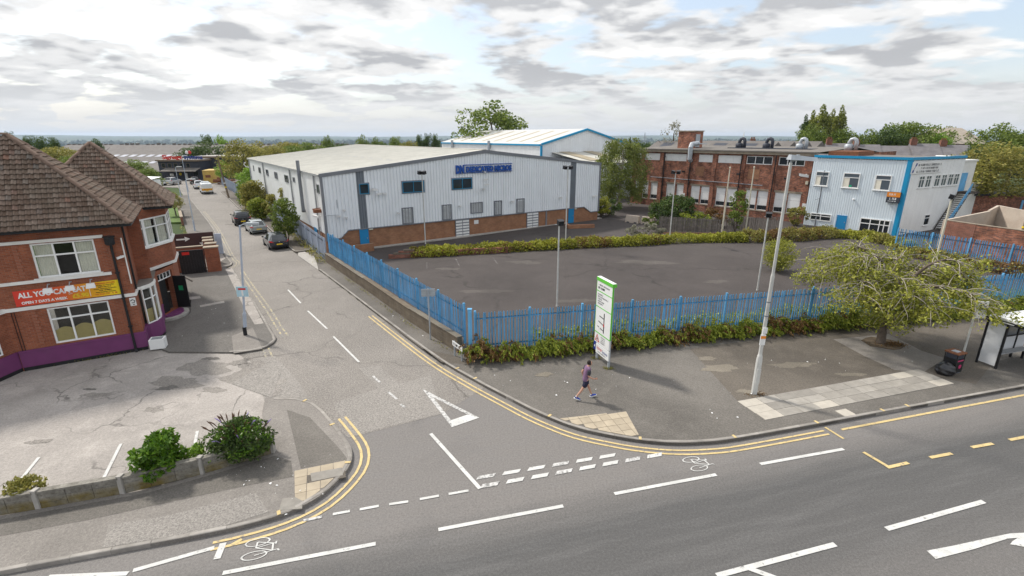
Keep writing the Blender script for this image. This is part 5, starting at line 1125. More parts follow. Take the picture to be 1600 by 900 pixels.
sloped(a, b, oz, oz, .25, 'yard_brick', 'wall'); sloped(b+Vector((.02,0)), c, oz, oz, .25, 'old_brick', 'wall'); sloped(a+Vector((0,.15)), d, oz, 3.25, .22, 'render_pale', 'wall'); sloped(d+Vector((.05,.1)), e, 3.3, 3.7, .22, 'render_pale', 'wall'); sloped(e+Vector((.1,.0)), g_, 3.7, 3.5, .22, 'render_pale', 'wall')
for p, q, zp, zq in ((a,b,oz,oz),(b,c,oz,oz)): sloped(p, q, oz, oz+.06, .34, 'render_pale', 'coping') if False else MB().obox(rel(p), rel(q), .29, oz+.002, oz+.06).build('coping', M['stone_band'], ou)
ga = thing('garage', 'flat-roofed brick garage with dark roof edge behind the outbuilding', 'garage', (*G(1512,340,.5), 0), .15)
MB().box(0,0,0,8.5,6,3.3).build('wall', M['old_brick'], ga); MB().box(-.2,-.2,3.3,8.7,6.2,3.55).build('roof', M['charcoal'], ga); MB().box(7.6,-.08,0,7.9,-.01,2.6).build('downpipe', M['fence_blue'], ga); MB().box(-.9,-.08,.6,-.2,-.01,2.2).box(-.9,-.01,0,-.02,.2,2.3).build('panel', M['fence_blue'], ga)

# ------------------------------------------------------------------ terraces and the pale-roofed hall behind
ord_ = ['leftmost','second','third','fourth','fifth','sixth','seventh','rightmost']
pa_, pb_ = Vector(at(1172,230,128)[:2]), Vector(at(1528,230,112)[:2]); dd = (pb_-pa_)/8; tang = math.atan2(dd.y, dd.x)
for k in range(8):
    p = pa_+dd*k; L_ = dd.length-.02; dz = -.25*(k % 3)
    h = thing('terraced_house', ('%s terraced slate roof seen above the factory' % ord_[k]) if k in (0,7) else ('%s slate-roofed terraced house from the left above the factory roof' % ord_[k]), 'house', (p.x, p.y, 0), tang, 'slate terraces behind the factory')
    MB().box(0,0,0,L_,8,6.3+dz).build('wall', M['yard_brick'], h)
    r_ = MB().add([(0,-.3,6.2+dz),(L_,-.3,6.2+dz),(L_,4,9.0+dz),(0,4,9.0+dz),(L_,8.3,6.2+dz),(0,8.3,6.2+dz)], [(0,1,2,3),(3,2,4,5),(0,3,5),(1,4,2)]).build('roof', M['slate'], h)
    if k in (0,3,4,6,7):
        MB().box(.1,3.4,8.4+dz,1.3,4.6,10.0+dz).build('chimney', M['yard_brick'], r_)
        for j in range(3): MB().lathe([(.13,0),(.11,.45)], 8, (.35+j*.33,4,10.0+dz)).build('chimney_pot', M['rust'], r_)
    if k in (1,2): MB().add([(2,.9,7.05+dz),(2.8,.9,7.05+dz),(2.8,1.8,7.65+dz),(2,1.8,7.65+dz)], [(0,1,2,3)]).build('rooflight', M['white_board'], r_)
hl = thing('hall', 'hall with steep pale slate roof among the trees at right', 'hall', (*at(1486,222,140)[:2], 0), .12)
q0, q1 = at(1486,225,140), at(1553,200,150); wd = at(1556,225,140)[0]-q0[0]
MB().box(.5,.5,0,wd-.5,14,q0[2]-.1).build('wall', M['yard_brick'], hl)
MB().add([(0,0,q0[2]),(wd,0,q0[2]),(wd-1.2,8,q1[2]),(2.2,8,q1[2]),(wd,16,q0[2]),(0,16,q0[2])], [(0,1,2,3),(3,2,4,5),(0,3,5),(1,4,2)]).build('roof', M['slate_pale'], hl); 
for x_ in (.28, .72): MB().box(wd*x_,3.6,q0[2]+(q1[2]-q0[2])*.5,wd*x_+1.0,4.6,q0[2]+(q1[2]-q0[2])*.72).build('dormer', M['slate_pale'], hl)
hs = thing('gabled_house', 'small white gabled house end just above the workshop roof', 'house', (*at(1490,246,95)[:2], 0), .3)
MB().prism([(0,0),(2.8,0),(2.8,4),(0,4)], 0, 5.9).build('wall', M['render_pale'], hs); MB().add([(-.2,-.1,5.9),(3.0,-.1,5.9),(1.4,-.1,7.1),(-.2,4,5.9),(3.0,4,5.9),(1.4,4,7.1)], [(0,1,2),(1,4,5,2),(3,0,2,5),(4,3,5)]).build('roof', M['white_paint'], hs)

# ------------------------------------------------------------------ sign-maker's shop at the end of the side road
A0, A1 = at(256,300,128), at(317,300,128)
sh = thing('sign_shop', 'dark boarded sign workshop with red and blue rooftop lettering at road end', 'shop', (A0[0], A0[1], 0), .05)
SW = A1[0]-A0[0]; SFc = Face(sh, (0,0), 0)
mb = MB(); wall_open(mb, 0, SW, -.3, 4.7, [], 0); mb.box(0,.01,-.3,SW,8,4.7); mb.build('wall', M['charcoal'], sh)
for k in range(int(SW/.5)): MB().box(k*.5+.01,-.05,-.2,k*.5+.47,-.004,4.3).build('board', M['charcoal'], sh)
MB().box(-.3,-.5,4.6,SW+.3,8.2,4.95).build('fascia', M['timber_pole'], sh); MB().box(-.1,-.2,4.96,SW,8,5.05).build('roof', M['concrete'], sh)
for k in range(5): window(SFc, .8+k*1.5, 1.7+k*1.5, 3.1, 4.1, (1,), (1,), fm='timber_pole', gm='glass_dark', y0=-.1, y1=0)
MB().add([(1.6,-2.6,2.35),(SW+.3,-2.6,2.35),(SW+.3,-.06,3.0),(1.6,-.06,3.0),(1.6,-2.6,2.2),(SW+.3,-2.6,2.2)], [(0,1,2,3),(4,5,1,0)]).build('canopy', M['felt_roof'], sh)
door(SFc, SW-1.6, SW-.7, .0, 2.0, 'glass_dark'); MB().box(2.4,-.08,1.0,3.3,-.051,1.6).build('notice', M['white_board'], sh); MB().lathe([(.35,0),(.35,.03)], 10).xf(Matrix.Translation((5.0,-.08,1.5)) @ Matrix.Rotation(math.pi/2,4,'X')).build('round_notice', M['yellow'], sh); MB().box(6.2,-.08,.3,6.7,-.051,1.7).build('notice', M['white_board'], sh)
lettering('Signage', 1.45, M['red'], sh, (1.4,-.2,5.15), width=4.9, bold=.04, ext=.08, name='sign_text'); lettering('Systems', 1.45, M['ink_blue'], sh, (6.6,-.2,5.15), width=4.6, bold=.04, ext=.08, name='sign_text')
for x_, m_ in ((7.6,'white_board'), (8.3,'red')): 
    bm = bmesh.new(); bmesh.ops.create_icosphere(bm, subdivisions=2, radius=.42); me = bpy.data.meshes.new('sign_ball'); bm.to_mesh(me); bm.free(); link('sign_ball', me, M[m_], sh, (x_,-.2,6.75), (0,0,0), (1,.5,1.1))
B0, B1 = at(312,285,134), at(402,285,134); SW2 = B1[0]-B0[0]
s2 = thing('workshop', 'dark flat-roofed workshop with brown roof edge behind the yellow container', 'workshop', (B0[0], B0[1], 0), .05)
MB().box(0,0,-1.5,SW2,9,5.3).build('wall', M['charcoal'], s2); MB().box(-.3,-.4,5.2,SW2+.3,9.2,5.55).build('fascia', M['timber_pole'], s2); MB().box(-.1,-.2,5.56,SW2,9,5.65).build('roof', M['concrete'], s2); MB().box(2.2,-.06,3.4,3.8,-.002,4.5).build('window', M['timber_pole'], s2); MB().box(2.0,-.1,2.2,3.4,-.002,2.7).build('sign', M['ink_blue'], s2)
ct = thing('container', 'yellow steel shipping container behind the grey palisade fence', 'container', (*at(318,280,119)[:2], 0), .3)
mb = MB(); rib_wall(mb, 0, 2.5, lambda x: 2.9, lambda x: .1, (), .25, .04, 0); f = Face(ct, (2.5,0), math.pi/2); t = MB(); rib_wall(t, 0, 6, lambda x: 2.9, lambda x: .1, (), .25, .04, 0); mb.add([f.p(*v[:2], v[2]) for v in t.v], t.f); mb.box(-.03,-.05,2.85,2.53,6,2.95).box(-.03,-.05,.0,2.53,6,.12)
mb.build('shell', mat('container_yellow', (.52,.36,.10), .6, .15, 2, dirt=.2), ct); MB().box(.5,-.07,1.3,1.6,-.03,1.9).build('stain', M['rust'], ct)
sc_ = thing('scrap_heap', 'heap of dark scrap metal beside the yellow container', 'scrap', (*at(349,278,116)[:2], 0))
mb = MB()
for k in range(26):
    x, y, z = R.uniform(-2.2,2.2), R.uniform(-1.2,1.2), R.uniform(.1,1.7); s_ = R.uniform(.2,.6); mb.box(x-s_,y-s_*.4,max(0,z-s_*.5),x+s_,y+s_*.4,z+s_*.3)
mb.build('pieces', M['rust'], sc_)['kind'] = 'stuff'
# very long grey factory roof beyond
R0, R1 = at(40,240,196), at(540,240,196)
lf = thing('long_factory', 'very long grey factory roof with two rows of pale rooflights', 'factory', (R0[0], 178, 0)); LW = R1[0]-R0[0]
ez, rz_ = -1.2, 7.3
MB().box(.5,.5,-9,LW-.5,74,ez).build('wall', M['charcoal'], lf)
ro = MB().add([(0,0,ez),(LW,0,ez),(LW,38,rz_),(0,38,rz_),(LW,76,ez),(0,76,ez)], [(0,1,2,3),(3,2,4,5),(0,3,5),(1,4,2)]).build('roof', M['asbestos'], lf)
M['rooflight_far'] = mat('rooflight_far', (.25,.265,.32), .4, .1, 1); zz = lambda y: ez+(rz_-ez)*y/38+.06
for y0, y1 in ((10,12.6), (19,22)):
    x = 4.0
    while x < LW-6:
        MB().add([(x,y0,zz(y0)),(x+2.0,y0,zz(y0)),(x+2.0,y1,zz(y1)),(x,y1,zz(y1))], [(0,1,2,3)]).build('rooflight', M['rooflight_far'], ro); x += 3.4
for k in range(int(LW/2.2)):
    if k % 5 != 4: MB().box(k*2.2,37.4,rz_-.1,k*2.2+.9,38.6,rz_+R.uniform(.25,.6)).build('ridge_vent', M['felt_roof'], ro)
ws = thing('shed', 'small white shed roof left of the sign workshop', 'shed', (*at(208,285,96)[:2], 0), -.3); MB().box(0,0,0,3.2,3,2.6).build('wall', M['clad_white'], ws); MB().add([(-.2,-.2,2.6),(3.4,-.2,2.6),(3.4,3.2,3.1),(-.2,3.2,3.1)], [(0,1,2,3)]).build('roof', M['clad_white'], ws)
wr = thing('white_warehouse', 'distant pale shed roof above the trees left of the warehouse', 'shed', (*at(391,240,230)[:2], 0)); MB().box(0,0,-12,13,20,3.2).build('wall', M['clad'], wr); MB().add([(-.3,-.3,3.2),(13.3,-.3,3.2),(13.3,10,6.4),(-.3,10,6.4),(13.3,20,3.2),(-.3,20,3.2)], [(0,1,2,3),(3,2,4,5),(0,3,5),(1,4,2)]).build('roof', M['clad_white'], wr)
# ------------------------------------------------------------------ fences
def pale_mesh(h, w=.065, m='fence_blue', name='pale'):
    """W-section pale with a pointed head"""
    t = .018; pr_ = [(-w/2,0),(-w/4,-t),(0,0),(w/4,-t),(w/2,0)]; vs = []; top_ = [h-.09,h-.02,h,h-.02,h-.09]
    vs += [(x,y,0) for x, y in pr_]+[(x,y,z) for (x, y), z in zip(pr_, top_)]
    b = [(x,y+.012,z) for x, y, z in vs]; n = 5
    fs = [(i,i+1,n+i+1,n+i) for i in range(4)]+[(10+i+1,10+i,10+n+i,10+n+i+1) for i in range(4)]+[(0,5,15,10),(14,19,9,4)]+[(n+i,n+i+1,10+n+i+1,10+n+i) for i in range(4)]
    me = bpy.data.meshes.new(name); me.from_pydata(vs+b, [], fs); me.update(); me.materials.append(M[m]); return me
def palisade(name, label, p, q, z0, z1, step, m='fence_blue', post=2.75, w=.065, back=1, pales=True, cat='fence', zq=None):
    p, q = Vector(p), Vector(q); L = (q-p).length; a = math.atan2(q.y-p.y, q.x-p.x); t = thing(name, label, cat, (p.x, p.y, 0), a)
    h = z1-z0; me = pale_mesh(h, w, m); dz = ((zq or z0)-z0)/L
    n = int(L/step)
    if pales:
        for k in range(n): link('pale', me, None, t, (.06+k*step, 0, z0+dz*k*step), (R.uniform(-.012,.012), R.gauss(0,.016), 0))
    else:
        mb = MB(); src = [tuple(v.co) for v in me.vertices]; fs = [tuple(f.vertices) for f in me.polygons]
        for k in range(n): mb.add([(x+.06+k*step, y, z+z0+dz*k*step) for x, y, z in src], fs)
        mb.build('pales', M[m], t)['kind'] = 'stuff'
    y0 = .03*back
    for z in (z0+.28, z1-.38):
        MB().add([(0,y0,z),(L,y0,z+dz*L),(L,y0,z+.06+dz*L),(0,y0,z+.06),(0,y0+.045*back,z+.06),(L,y0+.045*back,z+.06+dz*L)], [(0,1,2,3),(3,2,5,4),(3,2,1,0),(4,5,2,3)]).build('rail', M[m], t)
    k = 0.0
    while k < L+.1:
        z = z0+dz*k; MB().box(-.05,y0+.0*back,z-.5,.05,y0+.10*back,z1+dz*k+.06).build('post', M[m], t, (min(k, L), 0, 0)); k += post
    return t
palisade('palisade_fence', 'long blue palisade fence along the main road pavement above shrubs', fl(.12,.0), fl(46.0,.0), .38, 2.44, .155)
# retaining wall with the blue fence on it, along the side road
rw = thing('retaining_wall', 'dark stained brick retaining wall under the blue fence on the side road', 'wall', (-2.75,23.0,0))
q = [Vector(p)-Vector((-2.75,23.0)) for p in wall_side[::-1]]; nrm = [Vector((.83,.56))]*4
for i in range(3):
    a, b = q[i], q[i+1]; d = (b-a).normalized(); n = Vector((d.y,-d.x))*.28; h = (.92,.88,.84)[i]
    MB().prism([tuple(a),tuple(b),tuple(b+n),tuple(a+n)], -.05, h).build('wall', M['dark_brick'], rw); MB().prism([tuple(a-n*.1),tuple(b-n*.1),tuple(b+n*1.1),tuple(a+n*1.1)], h, h+.06).build('coping', M['concrete'] if i > 5 else M['dark_brick'], rw)
sf0, sf1 = Vector((-2.45,23.15)), Vector((-16.0,42.3))
palisade('palisade_fence', 'blue palisade fence standing on the side road retaining wall', sf0, sf1, .92, 2.66, .155, back=-1)
cpn = thing('corner_post', 'thick blue corner post where the two blue fences meet', 'post', (-2.05,22.6,.1)); MB().box(-.09,-.09,0,.09,.09,2.5).build('shaft', M['fence_blue'], cpn); MB().box(-.11,-.11,2.5,.11,.11,2.53).build('cap', M['fence_blue'], cpn)
lw_ = thing('low_wall', 'low concrete edging wall under the main road fence', 'wall', (*fl(0,0), 0), math.atan2(fence_dir.y, fence_dir.x))
for k in range(23): MB().box(.02+k*2,-.12,-.05,1.98+k*2,.12,.34).build('coping_block', M['dark_brick'], lw_, (0,0,0))
gf = [(-16.25,42.35),(-24.6,55.4),(-41.0,79.0),(-66.5,115.5)]
for k, lb_ in enumerate(('grey palisade fence beside the parked cars, nearest the blue fence', 'grey palisade fence between the shrubs and the telegraph pole', 'far grey palisade fence beside the white van')):
    palisade('palisade_fence', lb_, gf[k], gf[k+1], .1, 2.15, .135, 'galv_blue', post=2.7, w=.115, pales=(k == 0), back=1)
palisade('palisade_fence', 'blue palisade fence running beside the brick outbuilding at right', (36.6,46.4), (44.2,31.2), .12, 2.3, .155, back=-1)
wf = thing('timber_fence', 'weathered grey timber board fence in front of the brick factory', 'fence', (16.63,55.79,0), math.atan2(-.38,6.92))
wme = MB().box(0,-.012,.12,.105,.012,1.98).mesh('board'); wme.materials.append(M['wood_grey'])
for k in range(52): link('board', wme, None, wf, (k*.133, 0, R.uniform(-.05,.03)-k*.006), (0, R.uniform(-.012,.012), 0))
for z in (.5, 1.5): MB().box(0,.014,z,6.9,.06,z+.09).build('rail', M['wood_grey'], wf)
MB().box(-.1,-.35,0,7,-.1,.22).build('kerb_edge', M['ware_brick'], wf)
wf2 = thing('timber_fence', 'dark picket fence behind the flagpoles by the factory wall', 'fence', (24.6,56.6,0), .25)
for k in range(40): link('board', wme, None, wf2, (k*.19, 0, R.uniform(-.5,-.4)), (0, R.uniform(-.02,.02), 0))
# pub car park wall with concrete posts and panels
pw = thing('forecourt_wall', 'low mossy concrete block wall with posts round the pub car park', 'wall', (-8.22,14.74,0))
def moss():
    m, nt, b, _ = nodes('mossy_block'); t = NT(nt); bsdf(b, .95, .15); p = t.pos(); s = t.n('ShaderNodeSeparateXYZ'); t.l(p, s.inputs[0])
    o = t.obj(); c = t.ramp(t.noise(o, 3, 7, .65), [(.3,(.14,.13,.11)),(.55,(.25,.235,.205)),(.75,(.36,.34,.30))])
    k = t.math('MULTIPLY', t.ramp(s.outputs[2], [(.0,1.0),(.32,.85),(.46,.0)]), t.ramp(t.noise(o, 1.3, 5, .6), [(.35,.15),(.6,1.0)])); c = t.mix(k, c, (.17,.125,.028))
    c = t.mix(t.ramp(t.noise(o, 14, 5, .7), [(.5,0),(.7,.6)]), c, (.07,.06,.05)); t.l(c, b.inputs['Base Color']); t.l(t.bump(t.noise(o, 22, 4), .6, .02), b.inputs['Normal']); return m
M['mossy_block'] = moss()
wl = along([(-8.30,14.80),(-9.85,13.80),(-11.34,12.95),(-13.06,12.40),(-14.81,11.83),(-20,10.3),(-26,8.6)], .06); org = Vector((-8.22,14.74)); cum = 0
pi_ = [0]; 
for i in range(1, len(wl)):
    if i*.06-pi_[-1]*.06 >= 2.05: pi_.append(i)
for a, b in zip(pi_, pi_[1:]):
    p_, q_ = Vector(wl[a])-org, Vector(wl[b])-org; d = (q_-p_).normalized(); lean = R.uniform(-.02,.02)
    for row in range(3):
        s_ = (q_-p_-d*.12)/3
        for j in range(3):
            u = p_+d*.07+s_*j+d*(.0); v = u+s_-d*.012; MB().obox(tuple(u), tuple(v), .13+R.uniform(-.01,.012), .105+row*.175, .105+row*.175+.168).build('block', M['mossy_block'], pw)
    MB().obox(tuple(p_+d*.06), tuple(q_-d*.05), .20, .63, .69+R.uniform(-.01,.01)).build('coping', M['mossy_block'], pw)
for a in pi_:
    p_ = Vector(wl[a])-org; MB().box(p_.x-.07,p_.y-.09,.05,p_.x+.07,p_.y+.09,.74).build('post', M['concrete'], pw)

# ------------------------------------------------------------------ poles, lamps, signs
def pole(t, prof, m, lean=(0,0), name='pole', n=10):
    H_ = prof[-1][1]; mb = MB().lathe(prof, n); mb.v = [(x+lean[0]*z/H_, y+lean[1]*z/H_, z) for x, y, z in mb.v]; return mb.build(name, M[m], t, smooth=False)
sl = thing('street_lamp', 'tall pale street lamp with flat lantern on the main road pavement', 'street lamp', (10.3,18.85,PT))
pole(sl, [(.12,0),(.12,1.55),(.10,1.75),(.075,1.85),(.072,5.2),(.058,5.3),(.055,9.55)], 'pole_white')
MB().tube([(0,0,9.4),(0,-.02,9.62),(.25,-.05,9.68)], .045, 6).build('arm', M['galv'], sl)
MB().add([(-.12,-.2,9.66),(.95,-.15,9.60),(.95,.1,9.60),(-.12,.14,9.66),(-.08,-.12,9.84),(.9,-.08,9.74),(.9,.05,9.74),(-.08,.07,9.84)], [(3,2,1,0),(4,5,6,7),(0,1,5,4),(1,2,6,5),(2,3,7,6),(3,0,4,7)]).lathe([(.08,0),(.06,.1)], 8, (.2,-.05,9.74)).build('lantern', M['galv'], sl)
MB().box(-.16,-.135,2.30,.05,-.10,2.75).build('notice', M['white_board'], sl); MB().box(-.16,-.139,2.58,.05,-.136,2.7).build('notice_band', M['orange'], sl); MB().box(-.1,-.12,2.8,.08,-.09,3.05).build('notice', M['white_board'], sl)
for z in (3.5, 4.1): MB().lathe([(.085,0),(.085,.05)], 10, (0,0,z)).build('band', M['trim_grey'], sl)
MB().box(-.08,-.13,.55,.08,-.1,1.2).build('access_door', M['pole_white'], sl)
l2 = thing('street_lamp', 'leaning galvanised street lamp carrying a faded dead-end sign', 'street lamp', (-14.73,25.42,.1))
ln = (.66,.0)
pole(l2, [(.10,0),(.10,.48)], 'black_paint', name='base'); pole(l2, [(.095,.48),(.095,1.25),(.055,1.35),(.05,3.5),(.045,6.1)], 'galv_blue', ln)
MB().tube([(ln[0],0,6.05),(ln[0]+.15,0,6.15),(ln[0]+.5,0,6.18)], .03, 6).build('arm', M['galv'], l2); MB().prism([(ln[0]+.35,-.1),(ln[0]+1.0,-.07),(ln[0]+1.0,.07),(ln[0]+.35,.1)], 6.13, 6.24).build('lantern', M['galv'], l2)
sg_ = MB().box(-.31,-.06,2.25,.31,-.045,2.82).build('sign_plate', mat('faded_blue', (.42,.60,.68), .5), l2, (.26,-.02,0)); MB().box(-.05,-.064,2.3,.05,-.061,2.62).build('stem', M['white_board'], sg_); MB().box(-.2,-.064,2.63,.2,-.061,2.73).build('bar', M['red'], sg_)
for k, (x, y, h, hd, lb_) in enumerate(((-36.83,56.98,5.8,1,'grey street lamp on the left pavement just past the pub garden'), (-60.33,91.2,5.2,1,'far grey street lamp by the left pavement near the sign workshop'), (-64.5,100.0,6.8,1,'tallest far lamp column left of the sign workshop'))):
    t = thing('street_lamp', lb_, 'street lamp', (x,y,.05), 0, 'side road street lamps'); pole(t, [(.09,0),(.09,1.2),(.05,1.3),(.045,h)], 'galv_blue'); MB().tube([(0,0,h-.05),(.1,0,h+.1),(.5,0,h+.14)], .03, 6).build('arm', M['galv'], t); MB().prism([(.35,-.1),(1.1,-.07),(1.1,.07),(.35,.1)], h+.09, h+.2).build('lantern', M['white_board'], t)
def flood_pole(x, y, h, heads, label, m='pole_white', r=.055, z=.06):
    t = thing('floodlight_pole', label, 'lamp post', (x,y,z), 0, 'floodlight poles of the depot'); pole(t, [(r*1.3,0),(r*1.3,.05),(r,.1),(r*.85,h)], m)
    for dx, rz in heads:
        hb_ = MB().box(-.17,-.2,-.14,.17,.1,.14).box(-.2,-.24,.14,.2,.12,.165).xf(Matrix.Translation((dx,0,h+.12)) @ Matrix.Rotation(rz,4,'Z') @ Matrix.Rotation(.25,4,'X')).build('lamp_head', M['black_paint'], t)
    MB().tube([(-.25,0,h-.02),(.25,0,h-.02)], .025, 5).build('crossbar', M['galv'], t); return t
flood_pole(2.91,30.36,5.35,((.05,.4),), 'pale floodlight pole in the depot car park behind the totem sign')
flood_pole(17.54,33.84,5.3,((.0,-.3),), 'slim floodlight pole in the depot car park beside the round green bush')
flood_pole(-8.86,49.85,7.0,((-.25,.8),(.25,-.6)), 'floodlight pole with two lamps in front of the left gable windows', r=.06)
flood_pole(5.3,48.2,7.6,((-.3,.8),(.3,-.6)), 'floodlight pole with camera in front of the right gable end', r=.06)
flood_pole(16.33,50.6,7.0,((-.3,.8),(.3,-.6)), 'floodlight pole rising from the yellow hedge before the timber fence', r=.06)
flood_pole(32.2,36.6,6.2,((-.1,.8),), 'cream floodlight pole behind the cherry tree near right blue fence', 'pole_cream', r=.075)
for x, y, lb_ in ((24.0,56.0,'left of two cream flagpoles in front of the brick factory'), (27.08,56.9,'right of two cream flagpoles in front of the brick factory')):
    t = thing('flagpole', lb_, 'flagpole', (x,y,.05), 0, 'cream flagpoles'); pole(t, [(.10,0),(.09,2.5),(.05,7.2)], 'pole_cream', (.0,0)); bm = bmesh.new(); bmesh.ops.create_icosphere(bm, subdivisions=1, radius=.11); me = bpy.data.meshes.new('finial'); bm.to_mesh(me); bm.free(); link('finial', me, M['pole_cream'], t, (0,0,7.25))
dl = thing('street_lamp', 'dark lamp column with curled top in front of the workshop', 'street lamp', (37.3,60.6,.05)); pole(dl, [(.09,0),(.09,1.0),(.055,1.1),(.05,6.0)], 'trim_grey'); MB().tube([(0,0,5.9),(-.15,0,6.3),(0,0,6.65),(.25,0,6.5),(.25,0,6.25)], .04, 6).build('arm', M['trim_grey'], dl); MB().lathe([(.18,0),(.1,.15)], 8, (.25,0,6.05)).build('lantern', M['white_board'], dl); MB().tube([(-.5,0,3.2),(0,0,3.35),(.5,0,3.2)], .02, 5).build('bracket', M['trim_grey'], dl)
for x, y, h, ln_, lb_ in ((-50.5,89.2,7.4,(-.9,0), 'leaning timber telegraph pole beside the far grey fence'), (50.6,48.6,7.5,(.5,.2), 'timber telegraph pole beside the roofless outbuilding at right')):
    t = thing('telegraph_pole', lb_, 'telegraph pole', (x,y,0), 0, 'timber telegraph poles'); pole(t, [(.17,0),(.13,h)], 'timber_pole', ln_)
    for z in (1.9, 2.6): MB().lathe([(.19,0),(.19,.18)], 10, (ln_[0]*z/h,ln_[1]*z/h,z)).build('marker', M['yellow' if z < 2 else 'white_board'], t)
# sign post seen from behind
sp = thing('road_sign', 'blank back of a small road sign on a grey post by the wall', 'road sign', (-4.40,24.75,PT)); pole(sp, [(.04,0),(.038,2.85)], 'galv'); MB().box(-.36,-.02,2.42,.36,.0,2.84).build('plate', M['galv'], sp, (0,.06,0), (0,0,.1)); 
for z in (2.5, 2.75): MB().box(-.34,-.045,z,.34,-.021,z+.03).build('rail', M['galv'], sp, (0,.06,0), (0,0,.1))
npl = thing('street_nameplate', 'white street nameplate on two short posts at the fence corner', 'nameplate', (-2.95,22.75,PT), math.atan2(-.76,.52)); 
MB().box(0,-.02,.55,1.0,.0,.80).build('plate', M['white_board'], npl); 
for x in (.12,.85): MB().box(x-.03,.001,0,x+.03,.06,.8).build('leg', M['galv'], npl)
scribble(npl, .12, .85, .62, .12, 4, -.024, 'ink')
# totem sign
tt = thing('totem_sign', 'tall white directory sign with green edges and street map on two posts', 'sign', (4.09,22.37,PT), math.atan2(-1.11,.39)); TW = 1.36
for x in (.02, 1.16): MB().box(x,.02,0,x+.09,.11,4.05).build('post', M['galv'], tt)
for z0, z1, nm in ((3.56,4.02,'panel'), (2.79,3.52,'panel'), (1.50,2.75,'panel')): MB().box(-.05,-.05,z0,TW-.02,.018,z1).build(nm, M['white_board'], tt)
MB().box(-.08,-.07,4.03,TW+.02,.14,4.19).build('cap', M['green_sign'], tt); MB().box(-.07,-.06,4.191,TW+.01,.13,4.2).build('cap_top', M['white_board'], tt)
for z in (3.52, 2.75, 1.455): MB().box(-.06,-.056,z,TW-.01,.017,z+.04).build('divider', M['green_sign'], tt)
for x in (-.075, TW-.02): MB().box(x,-.055,1.5,x+.022,.02,4.02).build('edge', M['green_sign'], tt)
MB().box(-.05,-.05,.95,TW-.05,.016,1.44).build('panel', M['white_board'], tt); MB().box(.12,-.05,.42,TW-.04,.016,.90).build('panel', M['white_board'], tt); MB().box(-.10,-.05,.50,.10,.016,.92).build('badge', M['ink_blue'], tt)
MB().add([(-.02,-.056,.66),(.05,-.056,.66),(.05,-.056,.80),(-.02,-.056,.74)], [(0,1,2,3)]).build('badge_mark', M['upvc'], tt)
scribble(tt, .08, 1.1, 3.82, .07, 2, -.054, 'ink_grey'); scribble(tt, .08, .72, 3.66, .10, 3, -.054, 'ink')
for k, w_ in enumerate((.62, 1.05, .5, .7, .6)): scribble(tt, .08, w_, 3.36-k*.11, .06, 10+k, -.054, 'ink_grey')
MB().box(.72,-.056,1.62,.79,-.052,2.6).build('map_road', M['ink'], tt)
for x0, z0, x1, z1 in ((.32,2.33,.72,2.30), (.25,2.05,.72,1.98), (.18,1.78,.72,1.70)): MB().add([(x0,-.056,z0),(x1,-.056,z1),(x1,-.056,z1+.045),(x0,-.056,z0+.045)], [(0,1,2,3)]).build('map_road', M['ink'], tt)
MB().add([(.70,-.060,1.95),(.82,-.060,1.95),(.74,-.060,2.15)], [(0,1,2)]).build('map_marker', M['red'], tt); MB().box(.34,-.060,1.70,.44,-.057,1.82).build('map_marker', M['white_paint'], tt)
MB().add([(.0,-.056,1.02),(.44,-.056,1.02),(.2,-.056,1.40),(.08,-.057,1.06),(.36,-.057,1.06),(.2,-.057,1.32)], [(0,1,4,3),(1,2,5,4),(2,0,3,5)]).build('warning_triangle', M['red'], tt); MB().add([(.14,-.056,1.1),(.27,-.056,1.1),(.22,-.056,1.24)], [(0,1,2)]).build('warning_mark', M['ink'], tt)
for k in range(4): scribble(tt, .55, .95, 1.32-k*.09, .05, 30+k, -.054, 'ink_grey')
lettering('Signage', .20, M['red'], tt, (.2,-.054,.66), width=.5, name='sign_text', ext=.001); lettering('Systems', .20, M['ink_blue'], tt, (.74,-.054,.62), width=.48, name='sign_text', ext=.001); scribble(tt, .3, 1.1, .5, .05, 40, -.054, 'ink_grey')
# bus stop, shelter, bin
bs = thing('bus_stop', 'white bus stop flag on a slim pole beside the litter bin', 'bus stop', (21.40,21.55,PT)); pole(bs, [(.045,0),(.045,3.25)], 'pole_white'); f_ = MB().box(.03,-.02,2.42,.50,.02,3.24).build('flag', M['white_board'], bs)
for z in (2.98, 2.82): MB().box(.09,-.026,z,.44,-.021,z+.1).build('flag_band', M['ink'], bs); scribble(bs, .12, .42, z+.03, .05, int(z*100), -.03, 'upvc')
scribble(bs, .1, .42, 3.12, .05, 3, -.026, 'ink_grey')
ss = thing('bus_shelter', 'dark framed bus shelter with pale roof at the right edge', 'bus shelter', (22.55,21.95,PT), math.atan2(MD.y, MD.x))
M['frosted'] = mat('frosted', (.66,.67,.69), .4, .04); SLn = 4.6
for x, y in ((.0,-.0),(.0,-.78),(SLn,0),(SLn,-.78),(SLn/2,0)): MB().box(x-.04,y-.04,0,x+.04,y+.04,2.25).build('post', M['black_paint'], ss)
MB().box(-.015,-.73,.12,.015,-.05,2.15).build('end_panel', M['frosted'], ss)
for k in range(3): MB().box(.06+k*1.52,-.012,.25,.06+k*1.52+1.42,.012,1.15).build('rear_panel', M['frosted'], ss); MB().box(.06+k*1.52,-.010,1.22,.06+k*1.52+1.42,.010,2.12).build('rear_pane', M['glass_blue'], ss); MB().box(.06+k*1.52,-.03,1.15,.06+k*1.52+1.42,.03,1.22).build('rear_rail', M['black_paint'], ss)
